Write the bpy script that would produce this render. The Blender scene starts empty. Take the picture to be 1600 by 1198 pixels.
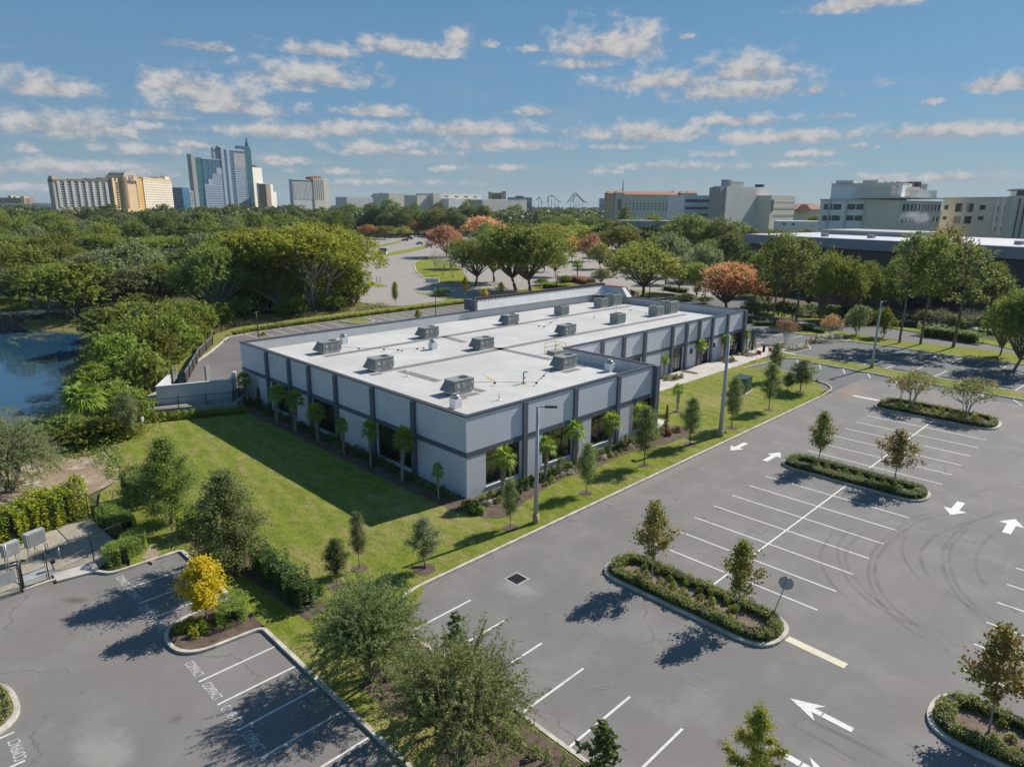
import bpy, math, random
import numpy as np
from mathutils import Vector, Matrix
rad = math.radians
random.seed(7)
SC = bpy.context.scene
COL = SC.collection

# ------------------------------------------------------------------ camera model (solved from the photograph)
F, PITCH, ROLL, YAW, HC = 1058.34, 0.2565131, -0.0077744, 0.7852607, 21.45
_cp, _sp = math.cos(PITCH), math.sin(PITCH)
_fw = np.array([0, _cp, -_sp]); _rt = np.array([1., 0, 0]); _dn = np.array([0, -_sp, -_cp])
_cr, _sr = math.cos(ROLL), math.sin(ROLL)
_r2, _d2 = _cr * _rt + _sr * _dn, -_sr * _rt + _cr * _dn
_B = np.array([[math.cos(YAW), -math.sin(YAW), 0], [math.sin(YAW), math.cos(YAW), 0], [0, 0, 1.]])
FW, RT, DN = _B @ _fw, _B @ _r2, _B @ _d2          # world axes of the camera

def ray(x, y):
    return FW * F + RT * (x - 800) + DN * (y - 599)
def G(x, y, z=0.0):
    """survey helper: the point of the level z seen at a spot of the photograph"""
    d = ray(x, y); t = (z - HC) / d[2]
    return (float(d[0] * t), float(d[1] * t))
def GP(pts, z=0.0):
    return [G(x, y, z) for x, y in pts]
def ypix(X, Y, Z):
    p = np.array([X, Y, Z - HC]); return 599 + F * (p @ DN) / (p @ FW)
def dist(X, Y):
    return math.hypot(X, Y)
def depth(X, Y):
    return float(np.array([X, Y, -HC]) @ FW)
def ZT(X, Y, y):
    lo, hi = -3.0, min(300.0, HC + .8 * float(np.array([X, Y, 0]) @ FW) / max(1e-3, -float(FW[2])))
    for _ in range(50):
        m = (lo + hi) / 2
        if ypix(X, Y, m) > y: lo = m
        else: hi = m
    return lo
def WD(x, d):
    """ground point at depth d (metres along the view) in column x"""
    v = ray(x, 318.0); t = d / float(v @ FW)
    return (float(v[0] * t), float(v[1] * t))

# ------------------------------------------------------------------ object helpers
def link(o, parent=None):
    COL.objects.link(o)
    if parent is not None: o.parent = parent
    return o
def tag(o, label=None, cat=None, group=None, kind=None):
    if label: o['label'] = label
    if cat: o['category'] = cat
    if group: o['group'] = group
    if kind: o['kind'] = kind
    return o
def thing(name, label, cat, loc=(0, 0, 0), rz=0.0, group=None):
    o = bpy.data.objects.new(name, None); o.empty_display_size = 0.3
    link(o); o.location = loc; o.rotation_euler = (0, 0, rz)
    return tag(o, label, cat, group)
def inst(name, mesh, parent=None, loc=(0, 0, 0), rz=0.0, scale=None, mat=None):
    o = bpy.data.objects.new(name, mesh); link(o, parent); o.location = loc
    o.rotation_euler = (0, 0, rz)
    if scale: o.scale = scale
    if mat is not None:
        o.material_slots[0].link = 'OBJECT'; o.material_slots[0].material = mat
    return o
def copy_tree(o, parent=None):
    c = o.copy(); COL.objects.link(c)
    if parent is not None: c.parent = parent
    for ch in list(o.children):
        copy_tree(ch, c)
    return c

class MB:
    """collects shapes for ONE mesh"""
    def __init__(s): s.v = []; s.f = []; s.sm = []
    def add(s, v, f, smooth=False):
        n = len(s.v); s.v += [tuple(map(float, p)) for p in v]
        s.f += [tuple(i + n for i in q) for q in f]; s.sm += [smooth] * len(f); return s
    def box(s, x0, x1, y0, y1, z0, z1, rz=0, c=(0, 0, 0)):
        v = [(x0, y0, z0), (x1, y0, z0), (x1, y1, z0), (x0, y1, z0), (x0, y0, z1), (x1, y0, z1), (x1, y1, z1), (x0, y1, z1)]
        if rz:
            ca, sa = math.cos(rz), math.sin(rz); v = [(x * ca - y * sa, x * sa + y * ca, z) for x, y, z in v]
        v = [(x + c[0], y + c[1], z + c[2]) for x, y, z in v]
        return s.add(v, [(0, 3, 2, 1), (4, 5, 6, 7), (0, 1, 5, 4), (1, 2, 6, 5), (2, 3, 7, 6), (3, 0, 4, 7)])
    def prism(s, poly, z0, z1, bottom=True):
        a = sum(poly[i][0] * poly[(i + 1) % len(poly)][1] - poly[(i + 1) % len(poly)][0] * poly[i][1] for i in range(len(poly)))
        if a < 0: poly = poly[::-1]
        n = len(poly)
        zz0 = z0 if isinstance(z0, (list, tuple)) else [z0] * n
        zz1 = z1 if isinstance(z1, (list, tuple)) else [z1] * n
        v = [(p[0], p[1], zz0[i]) for i, p in enumerate(poly)] + [(p[0], p[1], zz1[i]) for i, p in enumerate(poly)]
        f = [tuple(range(n, 2 * n))] + [(i, (i + 1) % n, n + (i + 1) % n, n + i) for i in range(n)]
        if bottom: f.append(tuple(range(n - 1, -1, -1)))
        return s.add(v, f)
    def sheet(s, poly, z):
        a = sum(poly[i][0] * poly[(i + 1) % len(poly)][1] - poly[(i + 1) % len(poly)][0] * poly[i][1] for i in range(len(poly)))
        if a < 0: poly = poly[::-1]
        return s.add([(x, y, z) for x, y in poly], [tuple(range(len(poly)))])
    def tube(s, pts, r, n=6, cap=True, smooth=True):
        P = [Vector(p) for p in pts]; m = len(P)
        rr = r if isinstance(r, (list, tuple)) else [r] * m
        base = len(s.v); 
        for i, p in enumerate(P):
            d = (P[min(i + 1, m - 1)] - P[max(i - 1, 0)]); d.normalize()
            u = d.orthogonal() if abs(d.z) > .95 else d.cross(Vector((0, 0, 1))); u.normalize()
            w = d.cross(u)
            for k in range(n):
                a = 2 * math.pi * k / n
                q = p + (u * math.cos(a) + w * math.sin(a)) * rr[i]; s.v.append(tuple(q))
        for i in range(m - 1):
            for k in range(n):
                a = base + i * n + k; b = base + i * n + (k + 1) % n
                s.f.append((a, b, b + n, a + n)); s.sm.append(smooth)
        if cap:
            s.f.append(tuple(base + k for k in range(n - 1, -1, -1))); s.sm.append(False)
            s.f.append(tuple(base + (m - 1) * n + k for k in range(n))); s.sm.append(False)
        return s
    def cyl(s, x, y, z0, z1, r0, r1=None, n=12):
        return s.tube([(x, y, z0), (x, y, z1)], [r0, r0 if r1 is None else r1], n)
    def strip(s, path, w, z0, z1, closed=False, side=0):
        """a wall-like strip along a ground path: width w, side 0 centred, 1 left, -1 right"""
        P = [Vector((p[0], p[1])) for p in path]; n = len(P); L = []; Rr = []
        for i in range(n):
            a = P[(i - 1) % n] if (closed or i > 0) else None; b = P[(i + 1) % n] if (closed or i < n - 1) else None
            d1 = (P[i] - a).normalized() if a is not None else None; d2 = (b - P[i]).normalized() if b is not None else None
            if d1 is None: d1 = d2
            if d2 is None: d2 = d1
            n1 = Vector((-d1.y, d1.x)); n2 = Vector((-d2.y, d2.x)); m = (n1 + n2)
            m = m.normalized() if m.length > 1e-6 else n1
            k = 1 / max(.4, m.dot(n1)); m = m * k
            l, r = {0: (.5, -.5), 1: (1, 0), -1: (0, -1)}[side]
            L.append(P[i] + m * w * l); Rr.append(P[i] + m * w * r)
        b0 = len(s.v)
        for i in range(n):
            s.v += [(Rr[i].x, Rr[i].y, z0), (L[i].x, L[i].y, z0), (L[i].x, L[i].y, z1), (Rr[i].x, Rr[i].y, z1)]
        for i in range(n if closed else n - 1):
            a = b0 + 4 * i; b = b0 + 4 * ((i + 1) % n)
            for q in ((a, b, b + 3, a + 3), (a + 3, b + 3, b + 2, a + 2), (a + 2, b + 2, b + 1, a + 1), (a + 1, b + 1, b, a)):
                s.f.append(q); s.sm.append(False)
        if not closed:
            e = b0 + 4 * (n - 1)
            s.f += [(b0, b0 + 3, b0 + 2, b0 + 1), (e, e + 1, e + 2, e + 3)]; s.sm += [False] * 2
        return s
    def mesh(s, name, mat):
        me = bpy.data.meshes.new(name); me.from_pydata(s.v, [], s.f)
        if any(s.sm): me.polygons.foreach_set('use_smooth', s.sm)
        me.materials.append(mat); me.update(); return me
    def build(s, name, mat, parent=None, loc=(0, 0, 0), rz=0.0):
        return inst(name, s.mesh(name, mat), parent, loc, rz)

def struct(name, mb, mat):
    return tag(mb.build(name, mat), kind='structure')

def quads_mesh(name, V, mat):
    """V: (N,4,3) array of separate quads"""
    n = len(V); me = bpy.data.meshes.new(name)
    me.vertices.add(n * 4); me.vertices.foreach_set('co', np.ascontiguousarray(V, dtype=np.float32).ravel())
    me.loops.add(n * 4); me.loops.foreach_set('vertex_index', np.arange(n * 4, dtype=np.int32))
    me.polygons.add(n); me.polygons.foreach_set('loop_start', np.arange(0, n * 4, 4, dtype=np.int32))
    me.materials.append(mat); me.update(calc_edges=True); return me

def rounded(poly, r, n=6):
    out = []; m = len(poly)
    for i in range(m):
        p = Vector(poly[i]); a = Vector(poly[i - 1]); b = Vector(poly[(i + 1) % m])
        rr = r[i] if isinstance(r, (list, tuple)) else r
        if rr <= 0: out.append(tuple(p)); continue
        d1 = (a - p); d2 = (b - p); k = min(rr, d1.length * .49, d2.length * .49)
        q0 = p + d1.normalized() * k; q1 = p + d2.normalized() * k
        for j in range(n + 1):
            t = j / n; out.append(tuple(q0 * (1 - t) ** 2 + p * 2 * t * (1 - t) + q1 * t * t))
    return out

# ------------------------------------------------------------------ materials
class NT:
    def __init__(s, tree): s.t = tree; s.n = tree.nodes; s.l = tree.links
    def new(s, typ, **kw):
        n = s.n.new(typ)
        for k, v in kw.items():
            if k.startswith('_'): setattr(n, k[1:], v)
            else: s.put(n.inputs[int(k[1:]) if k[0] == 'i' and k[1:].isdigit() else k], v)
        return n
    def put(s, sock, v):
        if isinstance(v, bpy.types.NodeSocket): s.l.new(v, sock)
        else: sock.default_value = v
    def math(s, op, a, b=None, c=None, clamp=False):
        n = s.n.new('ShaderNodeMath'); n.operation = op; n.use_clamp = clamp
        s.put(n.inputs[0], a)
        if b is not None: s.put(n.inputs[1], b)
        if c is not None: s.put(n.inputs[2], c)
        return n.outputs[0]
    def mix(s, f, a, b, blend='MIX'):
        n = s.n.new('ShaderNodeMix'); n.data_type = 'RGBA'; n.blend_type = blend
        s.put(n.inputs[0], f)
        for i, v in ((6, a), (7, b)):
            s.put(n.inputs[i], (*v, 1) if isinstance(v, tuple) and len(v) == 3 else v)
        return n.outputs[2]
    def noise(s, vec, scale, detail=4, rough=.55, out=0, dim='3D'):
        n = s.n.new('ShaderNodeTexNoise'); n.noise_dimensions = dim
        if vec is not None: s.l.new(vec, n.inputs['Vector'])
        n.inputs['Scale'].default_value = scale; n.inputs['Detail'].default_value = detail; n.inputs['Roughness'].default_value = rough
        return n.outputs[out]
    def ramp(s, f, a, b):
        n = s.n.new('ShaderNodeMapRange'); n.interpolation_type = 'SMOOTHSTEP'
        s.put(n.inputs[0], f); n.inputs[1].default_value = a; n.inputs[2].default_value = b
        return n.outputs[0]
    def coord(s, which='Object'):
        return s.n.new('ShaderNodeTexCoord').outputs[which]
    def mapping(s, vec, scale=(1, 1, 1), loc=(0, 0, 0), rot=(0, 0, 0)):
        n = s.n.new('ShaderNodeMapping'); s.l.new(vec, n.inputs[0]); n.inputs['Scale'].default_value = scale
        n.inputs['Location'].default_value = loc; n.inputs['Rotation'].default_value = rot; return n.outputs[0]

def new_mat(name):
    m = bpy.data.materials.new(name); m.use_nodes = True
    nt = NT(m.node_tree); b = m.node_tree.nodes['Principled BSDF']
    return m, nt, b
def plain(name, c, rough=.6, metal=0., spec=.4, var=.12, scale=1.5, bump=0., fine=0.):
    """one colour, softly weathered"""
    m, nt, b = new_mat(name); v = nt.coord()
    f = nt.noise(v, scale, 5, .6)
    lo = tuple(x * (1 - var) for x in c); hi = tuple(min(1, x * (1 + var)) for x in c)
    col = nt.mix(nt.ramp(f, .3, .7), lo, hi)
    if fine:
        g = nt.noise(v, scale * 14, 3, .6); col = nt.mix(nt.math('MULTIPLY', nt.ramp(g, .35, .75), fine), col, tuple(x * .55 for x in c))
    nt.put(b.inputs['Base Color'], col); b.inputs['Roughness'].default_value = rough
    b.inputs['Metallic'].default_value = metal; b.inputs['Specular IOR Level'].default_value = spec
    if bump:
        bn = nt.new('ShaderNodeBump', Strength=bump, Distance=.05, Height=nt.noise(v, scale * 10, 4)); nt.put(b.inputs['Normal'], bn.outputs[0])
    return m
LB = 2.0
def leafmat(name, dark, light, alt=None, amt=.3, scale=.6, trans=.42, hue=.03, val=.6):
    k = LB; dark, light = tuple(x * k for x in dark), tuple(min(.6, x * k) for x in light); alt = tuple(min(.85, x * k) for x in alt) if alt else None
    m, nt, b = new_mat(name); v = nt.coord()
    geo = nt.n.new('ShaderNodeNewGeometry'); oi = nt.n.new('ShaderNodeObjectInfo')
    rnd = geo.outputs['Random Per Island']
    n1 = nt.noise(v, scale, 3, .6)
    f = nt.math('ADD', nt.math('MULTIPLY', rnd, .4), nt.math('MULTIPLY', nt.ramp(n1, .34, .66), .6))
    col = nt.mix(f, dark, light)
    if alt:
        n2 = nt.noise(nt.mapping(v, loc=(31, 17, 5)), scale * .8, 2, .6)
        g = nt.ramp(nt.math('ADD', n2, nt.math('MULTIPLY', nt.math('SUBTRACT', rnd, .5), .35)), .5 - amt * .5, .75 - amt * .5)
        col = nt.mix(g, col, alt)
    hs = nt.new('ShaderNodeHueSaturation', Color=col)
    nt.put(hs.inputs['Hue'], nt.math('ADD', .5, nt.math('MULTIPLY', nt.math('SUBTRACT', oi.outputs['Random'], .5), hue)))
    nt.put(hs.inputs['Value'], nt.math('ADD', 1 - val / 2, nt.math('MULTIPLY', oi.outputs['Random'], val)))
    c = hs.outputs[0]
    nt.put(b.inputs['Base Color'], c); b.inputs['Roughness'].default_value = .55; b.inputs['Specular IOR Level'].default_value = .25
    t = nt.new('ShaderNodeBsdfTranslucent', Color=nt.mix(.35, c, (.35, .38, .03), 'MIX') if not alt else c)
    mx = nt.new('ShaderNodeMixShader', i0=trans); nt.l.new(b.outputs[0], mx.inputs[1]); nt.l.new(t.outputs[0], mx.inputs[2])
    nt.l.new(mx.outputs[0], nt.n['Material Output'].inputs['Surface'])
    return m

def asphalt(name, base, light, stain=None, streak_rot=0.0, warm=(.2, .185, .175)):
    m, nt, b = new_mat(name); v = nt.coord()
    fine = nt.noise(v, 9, 6, .75); mid = nt.noise(v, .35, 5, .6); big = nt.noise(v, .06, 3, .5)
    st = nt.noise(nt.mapping(v, scale=(1.6, .09, 1), rot=(0, 0, streak_rot)), 1.0, 4, .6)
    c = nt.mix(nt.ramp(big, .35, .65), base, warm)
    c = nt.mix(nt.math('MULTIPLY', nt.ramp(mid, .4, .72), .6), c, light)
    c = nt.mix(nt.math('MULTIPLY', nt.ramp(st, .5, .8), .35), c, tuple(x * .78 for x in base))
    c = nt.mix(nt.math('MULTIPLY', nt.ramp(fine, .45, .72), .3), c, tuple(x * .5 for x in base))
    # hairline cracks
    vo = nt.new('ShaderNodeTexVoronoi', _feature='DISTANCE_TO_EDGE', Scale=.09)
    wv = nt.new('ShaderNodeVectorMath', _operation='ADD'); nt.l.new(v, wv.inputs[0])
    sc = nt.new('ShaderNodeVectorMath', _operation='SCALE', Scale=2.5); nt.l.new(nt.noise(v, .4, 4, .6, 1), sc.inputs[0]); nt.l.new(sc.outputs[0], wv.inputs[1])
    nt.l.new(wv.outputs[0], vo.inputs['Vector'])
    ck = nt.math('MULTIPLY', nt.math('LESS_THAN', vo.outputs['Distance'], .0035), nt.ramp(mid, .45, .6))
    c = nt.mix(nt.math('MULTIPLY', ck, .45), c, tuple(x * .45 for x in base))
    # oil spots
    v2 = nt.new('ShaderNodeTexVoronoi', Scale=.33); nt.l.new(v, v2.inputs['Vector'])
    sp = nt.math('MULTIPLY', nt.ramp(v2.outputs['Distance'], .13, .02), nt.ramp(nt.noise(v, 1.3, 3), .4, .6))
    c = nt.mix(nt.math('MULTIPLY', sp, .6), c, tuple(x * .5 for x in base))
    if stain:
        for (sx, sy, ra, rb, rot, colr, amt) in stain:
            mp = nt.n.new('ShaderNodeMapping'); mp.vector_type = 'TEXTURE'; nt.l.new(v, mp.inputs[0])
            mp.inputs['Location'].default_value = (sx, sy, 0); mp.inputs['Rotation'].default_value = (0, 0, rot); mp.inputs['Scale'].default_value = (ra, rb, 1)
            ln = nt.new('ShaderNodeVectorMath', _operation='LENGTH'); nt.l.new(mp.outputs[0], ln.inputs[0])
            d = nt.math('ADD', ln.outputs['Value'], nt.math('MULTIPLY', nt.math('SUBTRACT', nt.noise(v, 1.2, 5, .65), .5), 1.3))
            c = nt.mix(nt.math('MULTIPLY', nt.ramp(d, 1.0, .2), amt), c, colr)
    nt.put(b.inputs['Base Color'], c); b.inputs['Roughness'].default_value = .85; b.inputs['Specular IOR Level'].default_value = .25
    bn = nt.new('ShaderNodeBump', Strength=.35, Distance=.02, Height=fine); nt.put(b.inputs['Normal'], bn.outputs[0])
    return m
def grassmat(name, a, bcol, dry, dry_amt=.4, mow=True):
    m, nt, b = new_mat(name); v = nt.coord()
    f1 = nt.noise(v, 1.1, 6, .7); f2 = nt.noise(v, 7, 4, .8); f3 = nt.noise(v, .12, 3, .5); f4 = nt.noise(nt.mapping(v, scale=(1, 2.4, 1), rot=(0, 0, .6)), .5, 6, .75)
    c = nt.mix(nt.ramp(f1, .32, .68), a, bcol)
    c = nt.mix(nt.math('MULTIPLY', nt.ramp(nt.math('ADD', nt.math('MULTIPLY', f4, .7), nt.math('MULTIPLY', f3, .35)), .47, .64), dry_amt), c, dry)
    c = nt.mix(nt.math('MULTIPLY', nt.ramp(f2, .45, .75), .7), c, tuple(x * .4 for x in a))
    if mow:
        sx = nt.new('ShaderNodeSeparateXYZ'); nt.l.new(nt.mapping(v, rot=(0, 0, .12)), sx.inputs[0])
        w = nt.math('SINE', nt.math('ADD', nt.math('MULTIPLY', sx.outputs[1], 3.6), nt.math('MULTIPLY', f1, 2.5)))
        c = nt.mix(nt.math('MULTIPLY', nt.ramp(w, -.2, .9), .22), c, tuple(x * 1.25 for x in bcol))
    f5 = nt.noise(nt.mapping(v, loc=(3, 8, 1)), 2.6, 5, .75)
    c = nt.mix(nt.math('MULTIPLY', nt.ramp(f5, .54, .7), .6), c, tuple(x * 1.15 for x in dry))
    nt.put(b.inputs['Base Color'], c); b.inputs['Roughness'].default_value = .9; b.inputs['Specular IOR Level'].default_value = .1
    h = nt.math('ADD', f2, nt.math('MULTIPLY', nt.noise(v, 22, 2), .6))
    bn = nt.new('ShaderNodeBump', Strength=.9, Distance=.12, Height=h); nt.put(b.inputs['Normal'], bn.outputs[0])
    return m
def mixground(name, cols, scale=.5, bump=.4):
    m, nt, b = new_mat(name); v = nt.coord()
    c = nt.mix(nt.ramp(nt.noise(v, scale, 5, .65), .35, .65), cols[0], cols[1])
    c = nt.mix(nt.ramp(nt.noise(nt.mapping(v, loc=(9, 4, 2)), scale * 2.3, 5, .7), .5, .72), c, cols[2])
    g = nt.noise(v, scale * 22, 4, .75)
    c = nt.mix(nt.math('MULTIPLY', nt.ramp(g, .42, .7), .55), c, tuple(x * .4 for x in cols[0]))
    nt.put(b.inputs['Base Color'], c); b.inputs['Roughness'].default_value = .95; b.inputs['Specular IOR Level'].default_value = .1
    bn = nt.new('ShaderNodeBump', Strength=bump, Distance=.08, Height=g); nt.put(b.inputs['Normal'], bn.outputs[0])
    return m
def glassmat(name, c, rough=.04, ior=1.9, var=0.):
    m, nt, b = new_mat(name)
    if var:
        nt.put(b.inputs['Base Color'], nt.mix(nt.ramp(nt.noise(nt.coord(), .35, 2), .35, .65), tuple(x * (1 - var) for x in c), tuple(x * (1 + var) for x in c)))
    else: b.inputs['Base Color'].default_value = (*c, 1)
    b.inputs['Roughness'].default_value = rough; b.inputs['IOR'].default_value = ior; return m

M = {}
M['asphalt'] = asphalt('asphalt', (.182, .172, .165), (.26, .245, .232), stain=[(-27.0, 85.0, 1.9, 5.0, .2, (.30, .19, .11), .5), (-24.5, 25.0, 1.6, .9, .4, (.34, .32, .30), .5), (-28.0, 46, .7, 14, 0, (.25, .22, .19), .5), (-10, 40, 5, 9, .2, (.22, .2, .19), .5)])
M['asphalt_left'] = asphalt('asphalt_left', (.178, .17, .164), (.25, .236, .224), streak_rot=.5, stain=[(-40.8, 6.5, .9, .45, .7, (.1, .085, .06), .7), (-27.5, 4.5, 2.2, 1.4, .3, (.33, .31, .28), .6)])
M['asphalt_new'] = asphalt('asphalt_new', (.125, .127, .132), (.165, .165, .168), streak_rot=1.2, warm=(.14, .138, .138))
M['asphalt_rear'] = asphalt('asphalt_rear', (.15, .138, .13), (.2, .185, .172), streak_rot=.9)
M['asphalt_old'] = asphalt('asphalt_old', (.31, .28, .255), (.38, .345, .31), streak_rot=1.3, warm=(.33, .295, .265))
def paint_mat(name, c, wear):
    m, nt, b = new_mat(name); v = nt.coord('Object')
    f = nt.math('MULTIPLY', nt.ramp(nt.noise(v, 6, 6, .75), .42, .66), nt.ramp(nt.noise(v, .6, 4, .6), .3, .65))
    col = nt.mix(nt.math('MULTIPLY', f, wear), c, (.24, .23, .22)); nt.put(b.inputs['Base Color'], col); b.inputs['Roughness'].default_value = .75; return m
M['paint'] = paint_mat('road_paint', (.68, .67, .64), .5); M['paint_worn'] = paint_mat('worn_paint', (.6, .59, .56), .8)
M['paint_yellow'] = paint_mat('stop_bar_paint', (.64, .58, .43), .5)
M['concrete'] = plain('kerb_concrete', (.52, .475, .41), .85, var=.25, scale=1.2, fine=.35, bump=.3)
M['kerb_yellow'] = plain('kerb_rusty_concrete', (.45, .36, .22), .85, var=.25, scale=1.2, fine=.35)
M['walk'] = plain('sidewalk_concrete', (.5, .46, .42), .85, var=.1, scale=.6, fine=.2)
M['lawn'] = grassmat('lawn_grass', (.15, .205, .024), (.235, .275, .036), (.38, .31, .13), .9)
M['verge'] = grassmat('verge_grass', (.18, .225, .025), (.26, .28, .036), (.28, .235, .1), .35)
M['mulch'] = mixground('mulch', [(.15, .105, .08), (.22, .165, .13), (.08, .055, .045)], 1.2, .8)
M['mulch_island'] = mixground('island_mulch', [(.26, .185, .15), (.34, .26, .215), (.14, .095, .075)], 2.0, .8)
M['straw'] = mixground('bare_straw_soil', [(.38, .3, .215), (.3, .22, .155), (.56, .5, .43)], .22, .7)
M['gravel'] = mixground('gravel', [(.48, .42, .33), (.56, .5, .41), (.36, .31, .235)], 1.0, .9)
M['ground'] = mixground('rough_ground', [(.075, .09, .028), (.12, .125, .045), (.05, .055, .025)], .12, .8)
M['rough_grass'] = mixground('rough_grass', [(.2, .21, .05), (.28, .26, .1), (.12, .15, .035)], .35, .8)
M['bark'] = plain('bark', (.17, .135, .105), .9, var=.35, scale=3, bump=.6)
M['bark_pale'] = plain('pale_bark', (.36, .33, .29), .9, var=.3, scale=2, bump=.5)
M['bark_dark'] = plain('dark_bark', (.085, .065, .05), .9, var=.35, scale=3, bump=.6)
# foliage
LF = {
 'oak': leafmat('oak_leaves', (.058, .082, .02), (.155, .18, .042)),
 'oak2': leafmat('mid_oak_leaves', (.08, .108, .02), (.2, .215, .042)),
 'dark': leafmat('dark_leaves', (.034, .056, .02), (.105, .13, .04)),
 'grey': leafmat('grey_green_leaves', (.085, .105, .05), (.19, .205, .11)),
 'olive': leafmat('olive_leaves', (.10, .135, .014), (.235, .26, .028), alt=(.27, .265, .03), amt=.25, hue=.01),
 'yellow_oak': leafmat('yellow_green_leaves', (.09, .125, .018), (.2, .22, .032), alt=(.23, .21, .035), amt=.25),
 'orange': leafmat('orange_tipped_leaves', (.09, .1, .022), (.19, .16, .04), alt=(.38, .2, .07), amt=.38),
 'russet': leafmat('russet_leaves', (.13, .09, .04), (.25, .16, .075), alt=(.37, .2, .11), amt=.5),
 'red': leafmat('red_flower_leaves', (.07, .095, .018), (.16, .175, .03), alt=(.5, .2, .11), amt=.34, scale=.9, hue=0),
 'pine': leafmat('pine_needles', (.055, .085, .022), (.15, .175, .045)),
 'young': leafmat('young_oak_leaves', (.075, .1, .035), (.18, .2, .08), scale=1.2),
 'feather': leafmat('feathery_leaves', (.055, .08, .022), (.155, .185, .058), alt=(.18, .195, .08), amt=.25, scale=.8, val=.15),
 'maple': leafmat('maple_leaves', (.065, .105, .014), (.155, .19, .028), alt=(.2, .165, .035), amt=.18, scale=.9, val=.2),
 'maple_brown': leafmat('turning_maple_leaves', (.075, .1, .016), (.165, .18, .03), alt=(.22, .15, .045), amt=.22, scale=.9, val=.2),
 'gold': leafmat('golden_leaves', (.36, .25, .015), (.56, .4, .025), alt=(.55, .34, .02), amt=.2, hue=0, val=.1, scale=1.2),
 'myrtle': leafmat('myrtle_leaves', (.09, .11, .03), (.19, .2, .055), alt=(.19, .13, .05), amt=.12, scale=1.),
 'myrtle_pink': leafmat('pinkish_myrtle_leaves', (.1, .085, .03), (.19, .15, .05), alt=(.3, .17, .09), amt=.45, scale=1.),
 'bare': leafmat('bare_twigs', (.16, .14, .1), (.25, .22, .16)),
 'palm': leafmat('palm_fronds', (.07, .115, .018), (.2, .26, .04), scale=.9, val=.25),
 'palm_dry': leafmat('dry_fronds', (.22, .17, .06), (.36, .29, .12)),
 'cypress': leafmat('cypress_leaves', (.028, .05, .016), (.085, .115, .035)),
 'brown': leafmat('brown_fronds', (.1, .05, .03), (.18, .09, .05)),
 'box': leafmat('box_hedge_leaves', (.08, .13, .02), (.2, .26, .05), scale=2.5, val=.2),
 'clusia': leafmat('glossy_hedge_leaves', (.05, .085, .01), (.15, .2, .02), alt=(.26, .26, .02), amt=.22, scale=.9, val=.2),
 'clusia_dark': leafmat('dark_hedge_leaves', (.03, .055, .014), (.09, .13, .035), scale=.9, val=.2),
 'cover': leafmat('groundcover_leaves', (.09, .11, .026), (.2, .225, .06), scale=1.5, val=.15),
 'shrub': leafmat('shrub_leaves', (.075, .11, .018), (.185, .215, .03), alt=(.2, .155, .03), amt=.2, scale=1.2),
 'shrub_green': leafmat('green_shrub_leaves', (.055, .09, .018), (.16, .2, .045), scale=1.2),
 'bank': leafmat('bank_leaves', (.04, .07, .013), (.13, .17, .028), alt=(.18, .205, .03), amt=.3, scale=.5),
 'reed': leafmat('marsh_leaves', (.12, .15, .02), (.25, .26, .05), scale=.7),
 'weeds': leafmat('weedy_leaves', (.09, .105, .03), (.2, .19, .06), alt=(.24, .19, .09), amt=.3, scale=.4),
 'lily': leafmat('white_flower_leaves', (.06, .1, .03), (.17, .22, .08), alt=(.5, .5, .42), amt=.25, scale=4),
}
# building
def wall_mat():
    m, nt, b = new_mat('painted_wall'); v = nt.coord(); s = nt.new('ShaderNodeSeparateXYZ'); nt.l.new(v, s.inputs[0])
    c = nt.mix(nt.ramp(nt.noise(v, .3, 4, .6), .35, .7), (.665, .655, .725), (.71, .7, .765))
    st = nt.noise(nt.mapping(v, scale=(2.2, 2.2, .12)), 1.0, 5, .65)
    c = nt.mix(nt.math('MULTIPLY', nt.ramp(st, .5, .78), .16), c, (.5, .49, .5))
    low = nt.math('MULTIPLY', nt.ramp(s.outputs[2], 1.3, -.1), nt.ramp(nt.noise(v, 1.4, 5, .7), .35, .65))
    c = nt.mix(nt.math('MULTIPLY', low, .28), c, (.43, .4, .36))
    u = nt.math('ADD', s.outputs[0], s.outputs[1])
    j = nt.math('LESS_THAN', nt.math('FRACT', nt.math('DIVIDE', nt.math('ADD', u, 40.9), 3.1)), .011)
    c = nt.mix(nt.math('MULTIPLY', j, .4), c, (.3, .3, .34))
    nt.put(b.inputs['Base Color'], c); b.inputs['Roughness'].default_value = .7; b.inputs['Specular IOR Level'].default_value = .3
    bn = nt.new('ShaderNodeBump', Strength=.12, Distance=.02, Height=nt.noise(v, 14, 3)); nt.put(b.inputs['Normal'], bn.outputs[0])
    return m
M['wall'] = wall_mat()
M['slate'] = plain('slate_trim', (.125, .135, .175), .55, var=.06, scale=.8)
M['coping'] = plain('metal_coping', (.06, .063, .075), .45, var=.06)
M['glass'] = glassmat('window_glass', (.008, .011, .011), .03, 2.3)
M['frame'] = plain('dark_frame', (.03, .032, .035), .4)
M['sill'] = plain('sill_paint', (.56, .57, .6), .6, var=.04)
M['ac'] = plain('ac_casing', (.265, .275, .25), .5, var=.12, scale=2.5, fine=.15)
M['ac_hood'] = plain('ac_hood', (.19, .21, .2), .5, var=.1)
M['ac_light'] = plain('ac_panel_light', (.33, .36, .32), .5, var=.1)
M['sign_back'] = plain('sign_back', (.44, .42, .39), .5, var=.08)
M['fan'] = plain('fan_grille', (.03, .03, .03), .5)
M['curb_white'] = plain('roof_curb', (.62, .6, .58), .7)
M['pad'] = plain('walkway_pad', (.21, .2, .2), .85, var=.12, fine=.2)
M['galv'] = plain('galvanised', (.45, .46, .46), .4, metal=.6)
M['white'] = plain('white_paint', (.72, .72, .72), .5, var=.05)
M['pole_grey'] = plain('pole_paint', (.4, .44, .48), .4, var=.05)
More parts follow.
